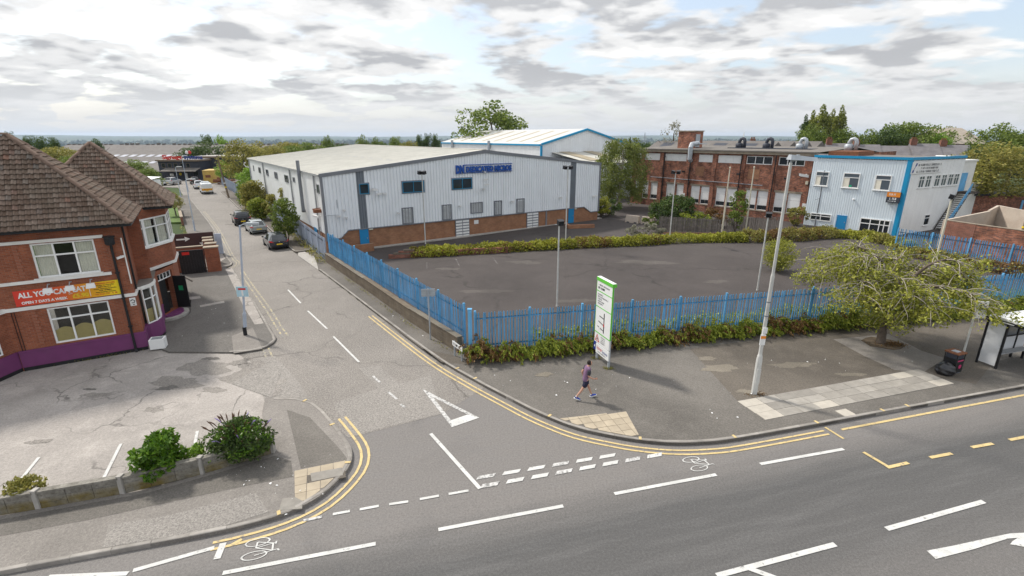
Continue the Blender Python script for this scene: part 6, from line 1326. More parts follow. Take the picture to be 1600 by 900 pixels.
rf_ = MB().box(-.15,-1.55,2.25,SLn+.15,.2,2.36).build('roof_frame', M['black_paint'], ss); MB().add([(-.1,-1.5,2.37),(SLn+.1,-1.5,2.37),(SLn+.1,.15,2.37),(-.1,.15,2.37),(-.1,-.7,2.50),(SLn+.1,-.7,2.50)], [(0,1,5,4),(4,5,2,3),(0,4,3),(1,2,5)]).build('roof', M['clad_white'], ss)
MB().box(-.156,-1.05,2.28,-.151,-.55,2.33).build('fascia_print', M['upvc'], ss); MB().box(.35,-.45,.5,3.0,-.12,.54).build('bench', M['louvre'], ss)
for x in (.7,2.6): MB().box(x,-.32,0,x+.08,-.24,.5).build('bench_leg', M['black_paint'], ss)
MB().box(.2,-.05,1.3,1.3,-.02,2.0).build('notice_case', M['glass_blue'], ss)
bn = thing('litter_bin', 'black square litter bin with rusty top by the bus stop', 'litter bin', (20.45,20.95,PT), .35)
mb = MB().box(-.28,-.26,.06,.28,.26,.72)
for x in (-1, 1):
    for y in (-1, 1): mb.box(x*.28-.03*x,y*.26-.03*y,.72,x*.28,y*.26,.96)
mb.build('body', M['black_paint'], bn); MB().box(-.25,-.23,0,.25,.23,.06).build('base', M['trim_grey'], bn); MB().box(-.31,-.29,.96,.31,.29,1.02).build('lid', M['rust'], bn); MB().box(-.14,-.13,1.02,.14,.13,1.035).build('stub_plate', M['galv'], bn); MB().box(-.24,-.22,.70,.24,.22,.95).build('liner', M['charcoal'], bn)
M['pink'] = mat('pink', (.55,.05,.16), .5); MB().lathe([(.10,0),(.10,.006)], 14).xf(Matrix.Translation((.05,-.262,.35)) @ Matrix.Rotation(math.pi/2,4,'X')).build('roundel', M['pink'], bn); MB().box(-.2,-.267,.62,.2,-.261,.68).build('print', M['pink'], bn)
rb_ = thing('rubbish_sack', 'black plastic rubbish sack leaning against the litter bin', 'sack', (19.95,20.72,PT)); bm = bmesh.new(); bmesh.ops.create_icosphere(bm, subdivisions=4, radius=.34)
for v in bm.verts:
    n_ = math.sin(v.co.x*19+v.co.y*7)*.02+math.sin(v.co.y*23-v.co.z*13)*.018+math.sin(v.co.z*31+v.co.x*11)*.012; v.co *= 1+n_*2.0; v.co.x *= 1.15; v.co.z = max(-.2, v.co.z*(1.0+.25*v.co.z))
me = bpy.data.meshes.new('sack_body'); bm.to_mesh(me); bm.free(); link('sack_body', me, glass_dark('black_plastic', (.014,.014,.016), .28), rb_, (0,0,.205)); MB().tube([(.05,0,.36),(.1,.02,.44),(.16,.05,.47)], [.05,.03,.06], 7).build('knot', M['rubber'], rb_)
# concrete road blocks, low brick planter by the warehouse
for k, (p_, q_) in enumerate((((14.7,63.6),(16.1,62.4)), ((16.35,62.2),(17.75,61.2)))):
    t = thing('concrete_block', ('left','right')[k]+' of two pale concrete road blocks beyond the yard', 'road block', (*p_,.06), math.atan2(q_[1]-p_[1], q_[0]-p_[0]), 'concrete road blocks'); L = math.hypot(q_[0]-p_[0], q_[1]-p_[1])
    MB().add([(0,-.3,0),(L,-.3,0),(L,.3,0),(0,.3,0),(.05,-.16,.9),(L-.05,-.16,.9),(L-.05,.16,.9),(.05,.16,.9)], [(0,3,2,1),(4,5,6,7),(0,1,5,4),(1,2,6,5),(2,3,7,6),(3,0,4,7)]).build('block', M['render_pale'], t)
    for x in (.25, L-.6): MB().box(x,-.315,.0,x+.35,-.2,.12).build('foot_slot', M['charcoal'], t)
pl = thing('brick_planter', 'low brick planter kerb in the yard by the right blue door', 'planter', (*G(888,357,.1), .06), .2); MB().box(0,0,0,3.3,.35,.42).box(0,.351,0,.3,1.4,.42).build('wall', M['ware_brick'], pl)
rt = thing('step_wall', 'stepped brick retaining wall end beside the yellow hedge', 'wall', (-11.1,43.4,.05), .22)
for k in range(4): MB().box(k*.45,0,0,2.3,.28,.35+k*.14).build('step', M['dark_brick'] if k % 2 else M['yard_brick'], rt, (0,k*.003,0))
MB().box(2.3,.02,0,11,.3,.55).build('retaining', M['yard_brick'], rt)
struct('yard_kerb', MB().prism([(-14.5,47.6),(-14.2,47.2),(-6.0,52.6),(12.0,66.2),(11.6,66.7),(-6.4,53.2)], 0, .16), M['concrete'])
dw = thing('door_step_wall', 'small brick wall beside the left blue door of the warehouse', 'wall', (-13.6,47.5,.05), WA); MB().box(-2.6,-.9,0,-.2,-.65,.75).build('wall', M['ware_brick'], dw)

# ------------------------------------------------------------------ vehicles
CARS = {
 'hatch': dict(st=[(-2.12,.38,.80,.86,.76,.70),(-2.05,.28,.92,1.02,.84,.72),(-1.88,.24,.97,1.14,.87,.68),(-1.48,.22,.97,1.41,.89,.60),(-.7,.20,.96,1.48,.90,.60),(.1,.20,.94,1.47,.90,.60),(.75,.20,.93,1.22,.90,.64),(1.15,.20,.91,.97,.89,.70),(1.72,.22,.82,.88,.87,.68),(2.05,.28,.68,.74,.80,.60),(2.14,.36,.56,.62,.70,.52)], glass=(2,7), rear=(1,3), wind=(5,7), wx=(-1.28,1.34), r=.32, lz=.98),
 'suv': dict(st=[(-2.25,.45,.95,1.02,.82,.76),(-2.2,.34,1.05,1.25,.90,.76),(-2.05,.30,1.06,1.45,.92,.72),(-1.75,.28,1.06,1.66,.93,.66),(-.7,.27,1.05,1.70,.94,.66),(.2,.27,1.04,1.68,.94,.66),(.85,.27,1.03,1.35,.94,.70),(1.2,.27,1.02,1.10,.93,.76),(1.8,.28,.98,1.04,.92,.74),(2.15,.34,.80,.88,.86,.68),(2.25,.42,.66,.72,.76,.60)], glass=(2,7), rear=(1,3), wind=(5,7), wx=(-1.35,1.42), r=.36, lz=1.15),
 'van': dict(st=[(-2.6,.45,1.10,1.80,.92,.84),(-2.55,.32,1.10,1.98,.97,.86),(-2.3,.28,1.10,2.06,.99,.86),(-1.0,.28,1.10,2.08,.99,.86),(.9,.28,1.08,2.06,.99,.84),(1.3,.28,1.07,1.95,.99,.82),(1.85,.28,1.06,1.40,.97,.80),(2.15,.28,1.03,1.12,.95,.80),(2.5,.34,.85,.92,.88,.70),(2.6,.42,.66,.72,.80,.62)], glass=(4,7), rear=None, wind=(5,7), wx=(-1.55,1.75), r=.35, lz=1.2)}
def car_paint(name, col, rough=.25):
    m, nt, b, _ = nodes(name); bsdf(b, rough, .5, .15); b.inputs['Base Color'].default_value = (*col, 1); b.inputs['Coat Weight'].default_value = .6; b.inputs['Coat Roughness'].default_value = .05; return m
M['tail_red'] = mat('tail_red', (.5,.012,.012), .2, .02); M['plate_yellow'] = mat('plate_yellow', (.75,.52,.03), .4, .02); M['alloy'] = mat('alloy', (.38,.38,.39), .35, .05, metal=.6)
def car(name, label, kind, col, loc, rz, group, chev=False, wing=None):
    C = CARS[kind]; t = thing(name, label, 'van' if kind == 'van' else 'car', loc, rz, group); st = C['st']; pm = car_paint(name+'_paint', col)
    def ring(s):
        x, zb, zl, zr, w, wr = s; h = [(0,zb),(w*.86,zb),(w*.985,zb+.16),(w,(zb+zl)/2+.04),(w*.985,zl-.05),(w*.96,zl),(wr,zr-.05),(wr*.86,zr),(0,zr+.025)]
        return [(x,y,z) for y, z in h]+[(x,-y,z) for y, z in h[-2:0:-1]]
    rg = [ring(s) for s in st]; n = len(rg[0]); body, side, side2, rear, wind = MB(), MB(), MB(), MB(), MB()
    for i in range(len(st)-1):
        for k in range(n):
            q = [rg[i][k], rg[i][(k+1)%n], rg[i+1][(k+1)%n], rg[i+1][k]]
            tgt = body
            if k in (5,10) and C['glass'][0] <= i < C['glass'][1]: tgt = side if k == 5 else side2
            if k in (7,8) and C['rear'] and C['rear'][0] <= i < C['rear'][1]: tgt = rear
            if k in (7,8) and C['wind'][0] <= i < C['wind'][1]: tgt = wind
            tgt.add(q, [(0,1,2,3)])
    body.add(rg[0], [tuple(range(n))]); body.add(rg[-1], [tuple(range(n))[::-1]])
    body.build('body', pm, t, smooth=False); side.build('side_window', M['glass_dark'], t); side2.build('side_window', M['glass_dark'], t); wind.build('windscreen', M['glass_dark'], t)
    x0, w0 = st[0][0], st[0][4]; lz = C['lz']
    if C['rear']: rear.build('rear_window', M['glass_dark'], t)
    for sx in C['wx']:
        for sy in (-1, 1):
            w = MB().lathe([(C['r']-.05,-.1),(C['r'],-.07),(C['r'],.07),(C['r']-.05,.1)], 16).xf(Matrix.Translation((sx, sy*(st[4][4]-.085), C['r'])) @ Matrix.Rotation(math.pi/2,4,'X')).build('wheel', M['rubber'], t)
            MB().lathe([(C['r']*.62,-.105),(C['r']*.62,.105)], 12).xf(Matrix.Translation((sx, sy*(st[4][4]-.085), C['r'])) @ Matrix.Rotation(math.pi/2,4,'X')).build('rim', M['alloy'], w)
    for sy in (-1, 1):
        MB().add([(x0-.01,sy*w0*.62,lz-.18),(x0-.01,sy*w0*1.0,lz-.16),(x0+.10,sy*w0*1.14,lz-.02),(x0+.04,sy*w0*.72,lz-.02),(x0+.35,sy*w0*1.17,lz-.04),(x0+.2,sy*w0*1.15,lz-.14)], [(0,1,2,3),(1,5,4,2)] if sy < 0 else [(3,2,1,0),(2,4,5,1)]).build('tail_light', M['tail_red'], t)
        xf = st[-2][0]; MB().box(xf-.12,sy*.45-.14,.64,xf+.06,sy*.45+.14,.76).build('headlight', M['upvc'], t)
        MB().box(.62,sy*(st[4][4]+.02)-.0,.95*st[4][3]/1.48,.78,sy*(st[4][4]+.18),1.07*st[4][3]/1.48).build('mirror', pm, t)
    MB().box(x0-.03,-.26,.56,x0+.0,.26,.67).build('number_plate', M['plate_yellow'], t); MB().box(x0-.02,-w0*.95,.36,x0+.05,w0*.95,.46).build('bumper_strip', M['rubber'], t)
    if kind != 'van': MB().lathe([(.05,0),(.05,.012)], 10).xf(Matrix.Translation((x0-.005,0,.86)) @ Matrix.Rotation(-math.pi/2,4,'Y')).build('badge', M['alloy'], t)
    if chev:
        zc = [.62,1.75]; mb, mr = MB(), MB()
        nst = 7
        for sy in (-1, 1):
            for k in range(nst):
                a_, b_ = k/nst*.86, (k+1)/nst*.86; (mb if k % 2 else mr).add([(x0-.036,sy*a_,.72),(x0-.036,sy*b_,.72),(x0-.036,sy*max(0,b_-.16),1.06),(x0-.036,sy*max(0,a_-.16),1.06)], [(0,1,2,3)] if sy < 0 else [(3,2,1,0)])
        MB().box(x0-.03,-.88,.70,x0-.0,.88,1.08).build('chevron_panel', M['yellow'], t); mr.build('chevron_stripes', M['red'], t)
        MB().box(-.9,-.6,2.08,1.0,.6,2.2).build('roof_rack', M['galv'], t)
    if wing: MB().box(wing[0],wing[1],wing[2],wing[0]+.5,wing[1]+.4,wing[2]+.03).build('roof_glass', M['glass_dark'], t)
    return t
VD = math.atan2(.82,-.572)
vdv = Vector((-.572,.82))
def park(px, py, off): return tuple(Vector(G(px, py)) + vdv*off)
car('parked_car', 'dark navy hatchback parked nearest the camera beside the bushy fence', 'hatch', (.012,.016,.028), (*park(438,391,2.1),.0), VD, 'cars parked along the grey fence')
car('parked_car', 'silver hatchback parked in the middle of three cars', 'hatch', (.28,.31,.32), (*park(405.5,366.5,2.1),.0), VD+.02, 'cars parked along the grey fence')
car('parked_car', 'black car parked farthest of the three by the grey fence', 'suv', (.012,.012,.014), (*park(382,353,2.1),.0), VD-.03, 'cars parked along the grey fence')
car('van', 'white van with yellow and red chevrons parked far up the road', 'van', (.72,.74,.75), (*park(325,303.5,2.6),.0), VD, None, chev=True)
car('parked_car', 'white car parked just ahead of the white van', 'suv', (.70,.71,.72), (*park(312.5,296,2.6),.0), VD, 'cars near the sign workshop')
car('parked_car', 'dark car parked farthest up the road by the container', 'suv', (.05,.04,.03), (*park(306,288.5,2.4),.0), VD, 'cars near the sign workshop')
car('parked_car', 'pale silver pickup-sized car parked before the sign workshop', 'suv', (.55,.56,.57), (*park(271,289,1.0),.0), math.pi/2+.1, 'cars near the sign workshop')
car('parked_car', 'white car parked behind the pub roof edge at far left', 'suv', (.72,.73,.74), (*park(247,290,1.0),.0), VD+.3, 'cars near the sign workshop')

# ------------------------------------------------------------------ the walking man
M['skin'] = mat('skin', (.50,.28,.20), .55, .05, 8); M['shirt'] = mat('shirt', (.20,.12,.20), .9, .12, 20); M['shirt_dark'] = mat('shirt_dark', (.045,.045,.055), .9, .1, 20); M['shorts'] = mat('shorts', (.022,.022,.045), .9, .15, 12); M['hair'] = mat('hair', (.022,.015,.012), .7, .3, 40); M['shoe_blue'] = mat('shoe_blue', (.02,.05,.30), .5, .15, 15)
man = thing('person', 'man in purple T-shirt, dark shorts and headphones walking on the pavement', 'person', (3.03,18.43,PT+.0), math.radians(8))
def skin(name, m, V, E, rad, root=0, sub=2):
    me = bpy.data.meshes.new(name); me.from_pydata([Vector(v) for v in V], E, []); me.update(); me.materials.append(m); o = bpy.data.objects.new(name, me); COL.objects.link(o); o.parent = man
    sk = o.modifiers.new('skin', 'SKIN'); sk.use_smooth_shade = True
    for i, r_ in enumerate(rad):
        d = me.skin_vertices[0].data[i]; d.radius = r_ if isinstance(r_, tuple) else (r_, r_); d.use_root = (i == root)
    sb_ = o.modifiers.new('sub', 'SUBSURF'); sb_.levels = sub; sb_.render_levels = sub; return o
# right side is towards the camera (-y)
bV = [(.0,0,.88),(.02,0,1.05),(.05,0,1.25),(.08,0,1.40),(.10,0,1.48),(.13,0,1.56),
      (.09,-.17,1.39),(.06,-.20,1.12),(.26,-.19,1.00),(.34,-.17,.985),
      (.07,.17,1.39),(-.10,.21,1.16),(-.02,.20,.93),(.02,.19,.87),
      (.03,-.09,.84),(-.16,-.10,.48),(-.42,-.10,.13),
      (.02,.09,.84),(.18,.10,.50),(.33,.10,.11)]
bE = [(0,1),(1,2),(2,3),(3,4),(4,5),(3,6),(6,7),(7,8),(8,9),(3,10),(10,11),(11,12),(12,13),(0,14),(14,15),(15,16),(0,17),(17,18),(18,19)]
bR = [(.13,.10),(.12,.095),(.14,.10),(.12,.085),.052,.05,.055,.042,.032,.03,.055,.042,.032,.03,.082,.055,.036,.082,.055,.036]
skin('body', M['skin'], bV, bE, bR)
skin('t_shirt', M['shirt'], [(-.01,0,.80),(.0,0,.92),(.015,0,1.06),(.045,0,1.25),(.08,0,1.40),(.098,0,1.49),(.088,-.13,1.41),(.085,-.19,1.36),(.075,.13,1.41),(.06,.19,1.36)], [(0,1),(1,2),(2,3),(3,4),(4,5),(4,6),(6,7),(4,8),(8,9)], [(.17,.135),(.165,.13),(.15,.122),(.168,.128),(.14,.115),(.07,.065),.088,.08,.088,.08])
skin('t_shirt_sleeve', M['shirt_dark'], [(.085,-.16,1.40),(.085,-.20,1.33),(.066,-.205,1.16)], [(0,1),(1,2)], [.07,.084,.075]); skin('t_shirt_sleeve', M['shirt_dark'], [(.075,.16,1.40),(.045,.20,1.33),(-.05,.215,1.22)], [(0,1),(1,2)], [.07,.084,.075])
skin('shorts', M['shorts'], [(.0,0,.95),(.0,0,.84),(.02,-.09,.80),(-.10,-.10,.58),(.02,.09,.80),(.13,.10,.60)], [(0,1),(1,2),(2,3),(1,4),(4,5)], [(.15,.12),(.15,.125),.12,.105,.12,.105])
def blob(name, m, c, r, par=man, rot=(0,0,0), sub=3, fn=None):
    bm = bmesh.new(); bmesh.ops.create_icosphere(bm, subdivisions=sub, radius=1.0)
    for v in bm.verts:
        if fn: fn(v)
        v.co = Vector((v.co.x*r[0], v.co.y*r[1], v.co.z*r[2]))
    me = bpy.data.meshes.new(name); bm.to_mesh(me); bm.free(); me.polygons.foreach_set('use_smooth', [True]*len(me.polygons)); return link(name, me, m, par, c, rot)
def headf(v):
    if v.co.z < -.2: v.co.x += .12*(-v.co.z); v.co.y *= 1+.28*(v.co.z+.2)
    if v.co.x > .75 and abs(v.co.y) < .25 and -.25 < v.co.z < .15: v.co.x += .22
hd = blob('head', M['skin'], (.145,0,1.625), (.098,.076,.118), fn=headf)
blob('hair', M['hair'], (-.018,0,.022), (.094,.083,.108), hd, fn=lambda v: setattr(v.co, 'x', min(v.co.x, .55+.3*v.co.z)) )
for sy in (-1, 1):
    blob('ear_cup', M['black_paint'], (.0,sy*.086,-.005), (.038,.022,.045), hd, sub=2); blob('eye', M['ink'], (.088,sy*.032,.018), (.010,.012,.008), hd, sub=1); blob('ear', M['skin'], (-.005,sy*.076,-.01), (.02,.012,.03), hd, sub=1)
MB().tube([(.0,.09*math.cos(a),.0+.128*math.sin(a)) for a in [math.pi*k/10 for k in range(11)]], .012, 6).build('headband', M['black_paint'], hd); MB().box(.098,-.022,-.062,.106,.022,-.054).build('mouth', mat('lip', (.30,.10,.09)), hd)
def hand(c, fwd, dn, sy):
    mb = MB(); c, fwd, dn = Vector(c), Vector(fwd).normalized(), Vector(dn).normalized(); sd_ = fwd.cross(dn)
    mb.tube([c, c+fwd*.045, c+fwd*.085], [.030,.036,.032], 8)
    for k, L in enumerate((.068,.076,.072,.058)):
        b = c+fwd*.085+dn*((k-1.5)*.019); mb.tube([b, b+fwd*L*.45+sd_*.004*sy, b+fwd*L*.75+sd_*.02*sy, b+fwd*L*.82+sd_*.036*sy], [.010,.0095,.0085,.006], 6)
    b = c+fwd*.035-dn*.03; mb.tube([b, b-dn*.02+fwd*.03, b-dn*.022+fwd*.058], [.012,.011,.008], 6); mb.build('hand', M['skin'], man, smooth=True)
hand((.33,-.17,.985), (.95,.1,-.12), (.1,0,-1), 1); hand((.02,.19,.88), (.35,-.05,-.95), (.9,0,.3), -1)
def shoe(c, ry):
    mb = MB(); prof = [(-.09,.034,.075),(-.06,.038,.085),(.0,.040,.08),(.07,.045,.062),(.13,.044,.05),(.17,.030,.035)]
    n = 8; rings = []
    for x, w, h in prof: rings.append([(x, w*math.cos(math.pi*k/n), .028+h*math.sin(math.pi*k/n)*1.0) for k in range(n+1)])
    for a_, b_ in zip(rings, rings[1:]): mb.strip(a_, b_)
    o = mb.build('shoe', M['shoe_blue'], man, c, (0, ry, 0), smooth=True)
    MB().prism([(-.11,-.03),(-.08,-.042),(.02,-.042),(.12,-.05),(.18,-.03),(.19,0),(.18,.03),(.12,.05),(.02,.042),(-.08,.042),(-.11,.03)], .0, .034).build('sole', M['upvc'], o)
    blob('sock', M['white_board'], (-.045,0,.10), (.04,.036,.045), o, sub=2)
shoe((-.39,-.10,.075), .42); shoe((.365,.10,.035), -.20)
# ------------------------------------------------------------------ vegetation
def leaf_arrays(C, size, rng, aspect=.5, dirs=None, upb=.35, sv=.35):
    """diamond leaves at centres C; dirs = preferred long axis"""
    n = len(C); s = size*(1+sv*rng.uniform(-1,1,n))[:,None]
    nr = rng.normal(size=(n,3)); nr[:,2] += upb; nr /= np.linalg.norm(nr,axis=1)[:,None]
    a = rng.normal(size=(n,3)) if dirs is None else dirs+rng.normal(size=(n,3))*.28
    a -= nr*(a*nr).sum(1)[:,None]; a /= np.linalg.norm(a,axis=1)[:,None]+1e-9; b = np.cross(nr,a)
    V = np.stack([C-a*s*.5, C+b*s*aspect*.5-a*s*.08, C+a*s*.5, C-b*s*aspect*.5-a*s*.08], 1).reshape(-1,3)
    F = np.arange(4*n).reshape(n,4); return V, F
def leaf_mesh(name, C, size, m, seed=0, **k):
    V, F = leaf_arrays(np.asarray(C,float), size, np.random.default_rng(seed), **k); return npmesh(name, V, F, M[m] if isinstance(m,str) else m)
def ball(rng, n, c, r, inner=.45):
    d = rng.normal(size=(n,3)); d /= np.linalg.norm(d,axis=1)[:,None]; q = inner+(1-inner)*rng.random(n)**.6
    return np.asarray(c)+d*q[:,None]*np.asarray(r)
def crown_pts(rng, n, R3, clumps, cr, base=0.0, skew=None, lowcut=-.75):
    """uneven crown: leaf clumps scattered through an ellipsoid of half-axes R3 centred at height base+R3z"""
    out = []; per = max(1, n//clumps)
    for k in range(clumps):
        d = rng.normal(size=3); d /= np.linalg.norm(d); 
        if d[2] < lowcut: d[2] = -d[2]
        q = rng.uniform(.35,1.0)**.5*.86; c = d*q*np.asarray(R3); f = rng.uniform(.6,1.35)
        c[2] += base+R3[2]; out.append(ball(rng, int(per*f*f), c, (cr*f,cr*f,cr*f*.75)))
    return np.concatenate(out)
def trunk_mb(h, r, rng, limbs=5, spread=.4, top=.75, bend=.1):
    mb = MB(); p = [(rng.uniform(-bend,bend)*h*.1*k, rng.uniform(-bend,bend)*h*.1*k, h*k/4*top) for k in range(5)]; p[0] = (0,0,-.15)
    mb.tube(p, [r*1.25,r,r*.82,r*.6,r*.3], 8)
    for k in range(limbs):
        a = 2*math.pi*(k+rng.random()*.6)/limbs; z = h*rng.uniform(.28,.55); i = min(3,int(z/(h*top)*4)); b = Vector(p[i]).lerp(Vector(p[i+1]), .5); e = Vector((math.cos(a)*spread*h, math.sin(a)*spread*h, b.z+h*rng.uniform(.2,.38)))
        mb.tube([b, b.lerp(e,.45)+Vector((0,0,h*.05)), e], [r*.5,r*.3,r*.1], 6)
    return mb
PROTO = {}
def proto(kind):
    if kind in PROTO: return PROTO[kind]
    rng = np.random.default_rng(hash(kind) % 1 + {'round':3,'round2':4,'wide':5,'poplar':6,'conifer':7,'sparse':8,'bush':9,'round3':12,'birch':13}[kind])
    # all prototypes are 10 m tall
    P = dict(round=((4.0,4.0,4.2),70,1.15,6000,'leaf_mid',.32,1.8), round2=((4.4,4.0,3.9),70,1.1,6000,'leaf_olive',.32,2.0), round3=((3.8,4.2,4.3),76,1.15,6500,'leaf_dark',.32,1.4), wide=((6.5,5.5,4.2),100,1.3,8000,'leaf_dark',.36,1.4), poplar=((1.5,1.5,4.75),70,.6,5000,'leaf_poplar',.26,.5), conifer=((2.6,2.6,4.8),44,.9,2300,'leaf_dark',.34,.4), sparse=((3.2,3.2,3.6),26,.8,800,'leaf_olive',.34,2.8), bush=((5.5,5.5,4.8),80,1.4,6000,'leaf_olive',.4,.2), birch=((3.6,3.6,4.6),80,1.0,8000,'leaf_birch',.24,.8))[kind]
    R3, cl, cr, n, lm, ls, base = P
    C = crown_pts(rng, n, R3, cl, cr, base)
    if kind in ('conifer',): s = np.clip((10.2-C[:,2])/7.5,.15,1.2); C[:,0] *= s; C[:,1] *= s
    if kind == 'poplar': s = np.clip((10.9-C[:,2])/3.2,.3,1.0)**.7*np.clip(.6+C[:,2]/5,.5,1); C[:,0] *= s; C[:,1] *= s
    PROTO[kind] = (C, trunk_mb(10, .24 if kind != 'poplar' else .16, random.Random(5), 6 if kind != 'poplar' else 0, .26).mesh('trunk'), lm, ls); PROTO[kind][1].materials.append(M['bark'])
    return PROTO[kind]
CROWNS = {}
def tree(name, label, loc, h, w, kind, lm=None, group=None, seed=0, cat='tree'):
    C, tr_, dm, ls = proto(kind); lm = lm or dm; key = (kind, lm, seed % 3)
    if key not in CROWNS: CROWNS[key] = leaf_mesh('crown', C, ls, lm, seed=31+seed % 3, aspect=.62)
    t = thing(name, label, cat, loc, R.uniform(0,6.28) if seed >= 0 else 0, group)
    base_w = 2*np.percentile(np.abs(C[:,0]), 97); sx, sz = w/base_w, h/10.0
    link('trunk', tr_, None, t, (0,0,0), (0,0,0), (sz,sz,sz)); link('crown', CROWNS[key], None, t, (0,0,0), (0,0,0), (sx,sx,sz)); return t
def ptree(name, label, px, top, wpx, Y, base_z, kind, lm=None, group=None, seed=0, cat='tree'):
    x, y, z = at(px, top, Y); d = Y*CP-(z-CAM_H)*SP; return tree(name, label, (x, y, base_z), max(1.5, z-base_z), wpx*d/LENS_PX, kind, lm, group, seed, cat)
BG = [ # px, top y, width px, distance, ground z, kind, leaf, name, label
 (768,160,100,128,-.1,'round','leaf_mid','tree','big dark round tree behind the pale warehouse roof'),
 (1290,160,24,150,0,'poplar','leaf_poplar','poplar','tallest poplar of the group, third from left'),
 (1318,161,18,150,0,'poplar','leaf_poplar','poplar','rightmost poplar of the group'),
 (1304,167,17,154,0,'poplar','leaf_poplar','poplar','poplar just left of the rightmost one in the group'),
 (1274,169,18,152,0,'poplar','leaf_poplar','poplar','second poplar from the left in the group'),
 (1262,176,14,149,0,'poplar','leaf_dark','poplar','darkest leftmost poplar of the group'),
 (1268,195,46,144,0,'round','leaf_mid','tree','round tree at the foot of the poplars'),
 (1322,199,58,146,0,'round2','leaf_mid','tree','broad tree right below the poplars'),
 (1362,203,52,146,0,'round','leaf_mid','tree','low tree between poplars and big oak'),
 (1434,186,96,145,0,'wide','leaf_mid','tree','big broad oak behind the slate terraces'),
 (1398,195,52,142,0,'round3','leaf_dark','tree','dark tree left against the big oak'),
 (1474,206,34,138,0,'round2','leaf_bright','tree','small bright tree left of the pale hall roof'),
 (1486,199,44,165,0,'round','leaf_olive','tree','tree top directly behind the pale hall roof'),
 (1565,194,70,120,0,'round','leaf_mid','tree','leafy tree right of the pale hall'),
 (1598,198,60,112,0,'round3','leaf_mid','tree','tree top at the right picture edge behind'),
 (1540,222,50,100,0,'wide','leaf_dark','tree','dark bushy tree in front of the pale hall'),
 (1198,218,62,112,0,'bush','leaf_mid','tree','bushy tree top rising over the factory roof near ducts'),
 (1166,221,36,116,0,'bush','leaf_olive','tree','smaller bush left of it over the factory roof'),
 (1230,220,26,118,0,'round2','leaf_olive','tree','slim olive tree over the factory roof right of ducts'),
 (1318,236,20,98,0,'round2','leaf_olive','tree','sapling standing before the slate terraces'),
 (1055,184,38,96,3,'sparse','leaf_grey','tree','thin sparse tree behind the brick stair tower'),
 (985,210,16,190,-4,'conifer','leaf_dark','tree','small pointed tree on the horizon right of warehouse'),
 (1008,220,46,180,-4,'bush','leaf_dark','tree','dark hedge line behind the factory roof at left'),
 (320,208,26,235,-9,'round3','leaf_dark','tree','left of two round trees behind the long factory roof'),
 (343,210,26,240,-9,'round2','leaf_bright','tree','right of two round trees behind the long factory roof'),
 (322,222,54,146,-1.5,'round','leaf_dark','tree','large dark tree just behind the sign workshop'),
 (289,229,34,148,-1.5,'round3','leaf_dark','tree','dark tree left behind the rooftop lettering'),
 (349,232,36,146,-1.5,'round3','leaf_dark','tree','dark tree right behind the sign workshop'),
 (375,216,64,92,0,'round2','leaf_olive','tree','tall olive willow-like tree beside the far end of warehouse'),
 (394,238,44,96,0,'round3','leaf_mid','tree','darker tree touching the warehouse far corner'),
 (349,250,26,112,-.3,'round2','leaf_bright','tree','bright yellow-green small tree by the container'),
 (404,222,40,150,-3,'round','leaf_olive','tree','tree above the left end of the warehouse roof'),
 (440,218,66,165,-4,'wide','leaf_olive','tree','wide low tree over the warehouse roof, leftmost in the belt'),
 (484,219,64,175,-5,'wide','leaf_mid','tree','wide tree in the belt left of the round one'),
 (511,211,26,205,-6,'round2','leaf_mid','tree','round pale tree in the belt behind the warehouse ridge'),
 (538,221,50,190,-6,'wide','leaf_dark','tree','low dark trees right of the round pale one'),
 (566,212,26,215,-6,'round','leaf_mid','tree','left of twin round trees in the distant belt'),
 (588,213,24,215,-6,'round2','leaf_mid','tree','right of twin round trees in the distant belt'),
 (618,211,30,210,-6,'round3','leaf_mid','tree','round tree left of the three far dark trees'),
 (636,217,36,205,-6,'wide','leaf_olive','tree','low tree just left of the three far dark trees'),
 (655,208,16,225,-6,'round3','leaf_dark','tree','leftmost of three far dark trees beside the pale warehouse'),
 (668,206,16,226,-6,'round3','leaf_dark','tree','middle of three far dark trees beside the pale warehouse'),
 (680,207,15,228,-6,'round3','leaf_dark','tree','rightmost of three far dark trees beside the pale warehouse'),
 (455,224,60,150,-3,'wide','leaf_mid','tree','low tree seen just over the left warehouse eave'),
 (600,220,46,195,-6,'wide','leaf_dark','tree','dark low tree between the twin round trees and the right one'),
 (420,226,56,140,-2,'wide','leaf_olive','tree','olive tree crown at the far corner of the warehouse roof'),
 (12,203,18,170,-4,'round3','leaf_dark','tree','dark tree top behind the pub roof ridge at far left'),
 (44,209,26,165,-4,'round3','leaf_dark','tree','left dark tree of three behind the pub roof'),
 (64,211,22,165,-4,'round3','leaf_dark','tree','middle dark tree of three behind the pub roof'),
 (79,212,22,168,-4,'round3','leaf_dark','tree','right dark tree of three behind the pub roof'),
 (90,226,72,120,-1,'wide','leaf_olive','tree','bushy tree between the two pub roofs'),
 (120,240,60,110,-.5,'wide','leaf_mid','tree','lower bush tight behind the second pub roof'),
 (147,214,18,180,-5,'round3','leaf_dark','tree','small tree top behind the second pub roof peak'),
 (207,248,48,118,-1,'round2','leaf_mid','tree','roadside tree right of the second pub roof'),
 (232,262,34,104,0,'bush','leaf_mid','tree','bush beside the blue gate near the sign workshop'),
 (268,300,24,68,.1,'round2','leaf_olive','tree','small yellowing tree on the pub garden lawn')]
for i, (px, tp, w, Y, bz, kd, lm, nm, lb_) in enumerate(BG): ptree(nm, lb_, px, tp, w, Y, bz, kd, lm, 'background trees', i)
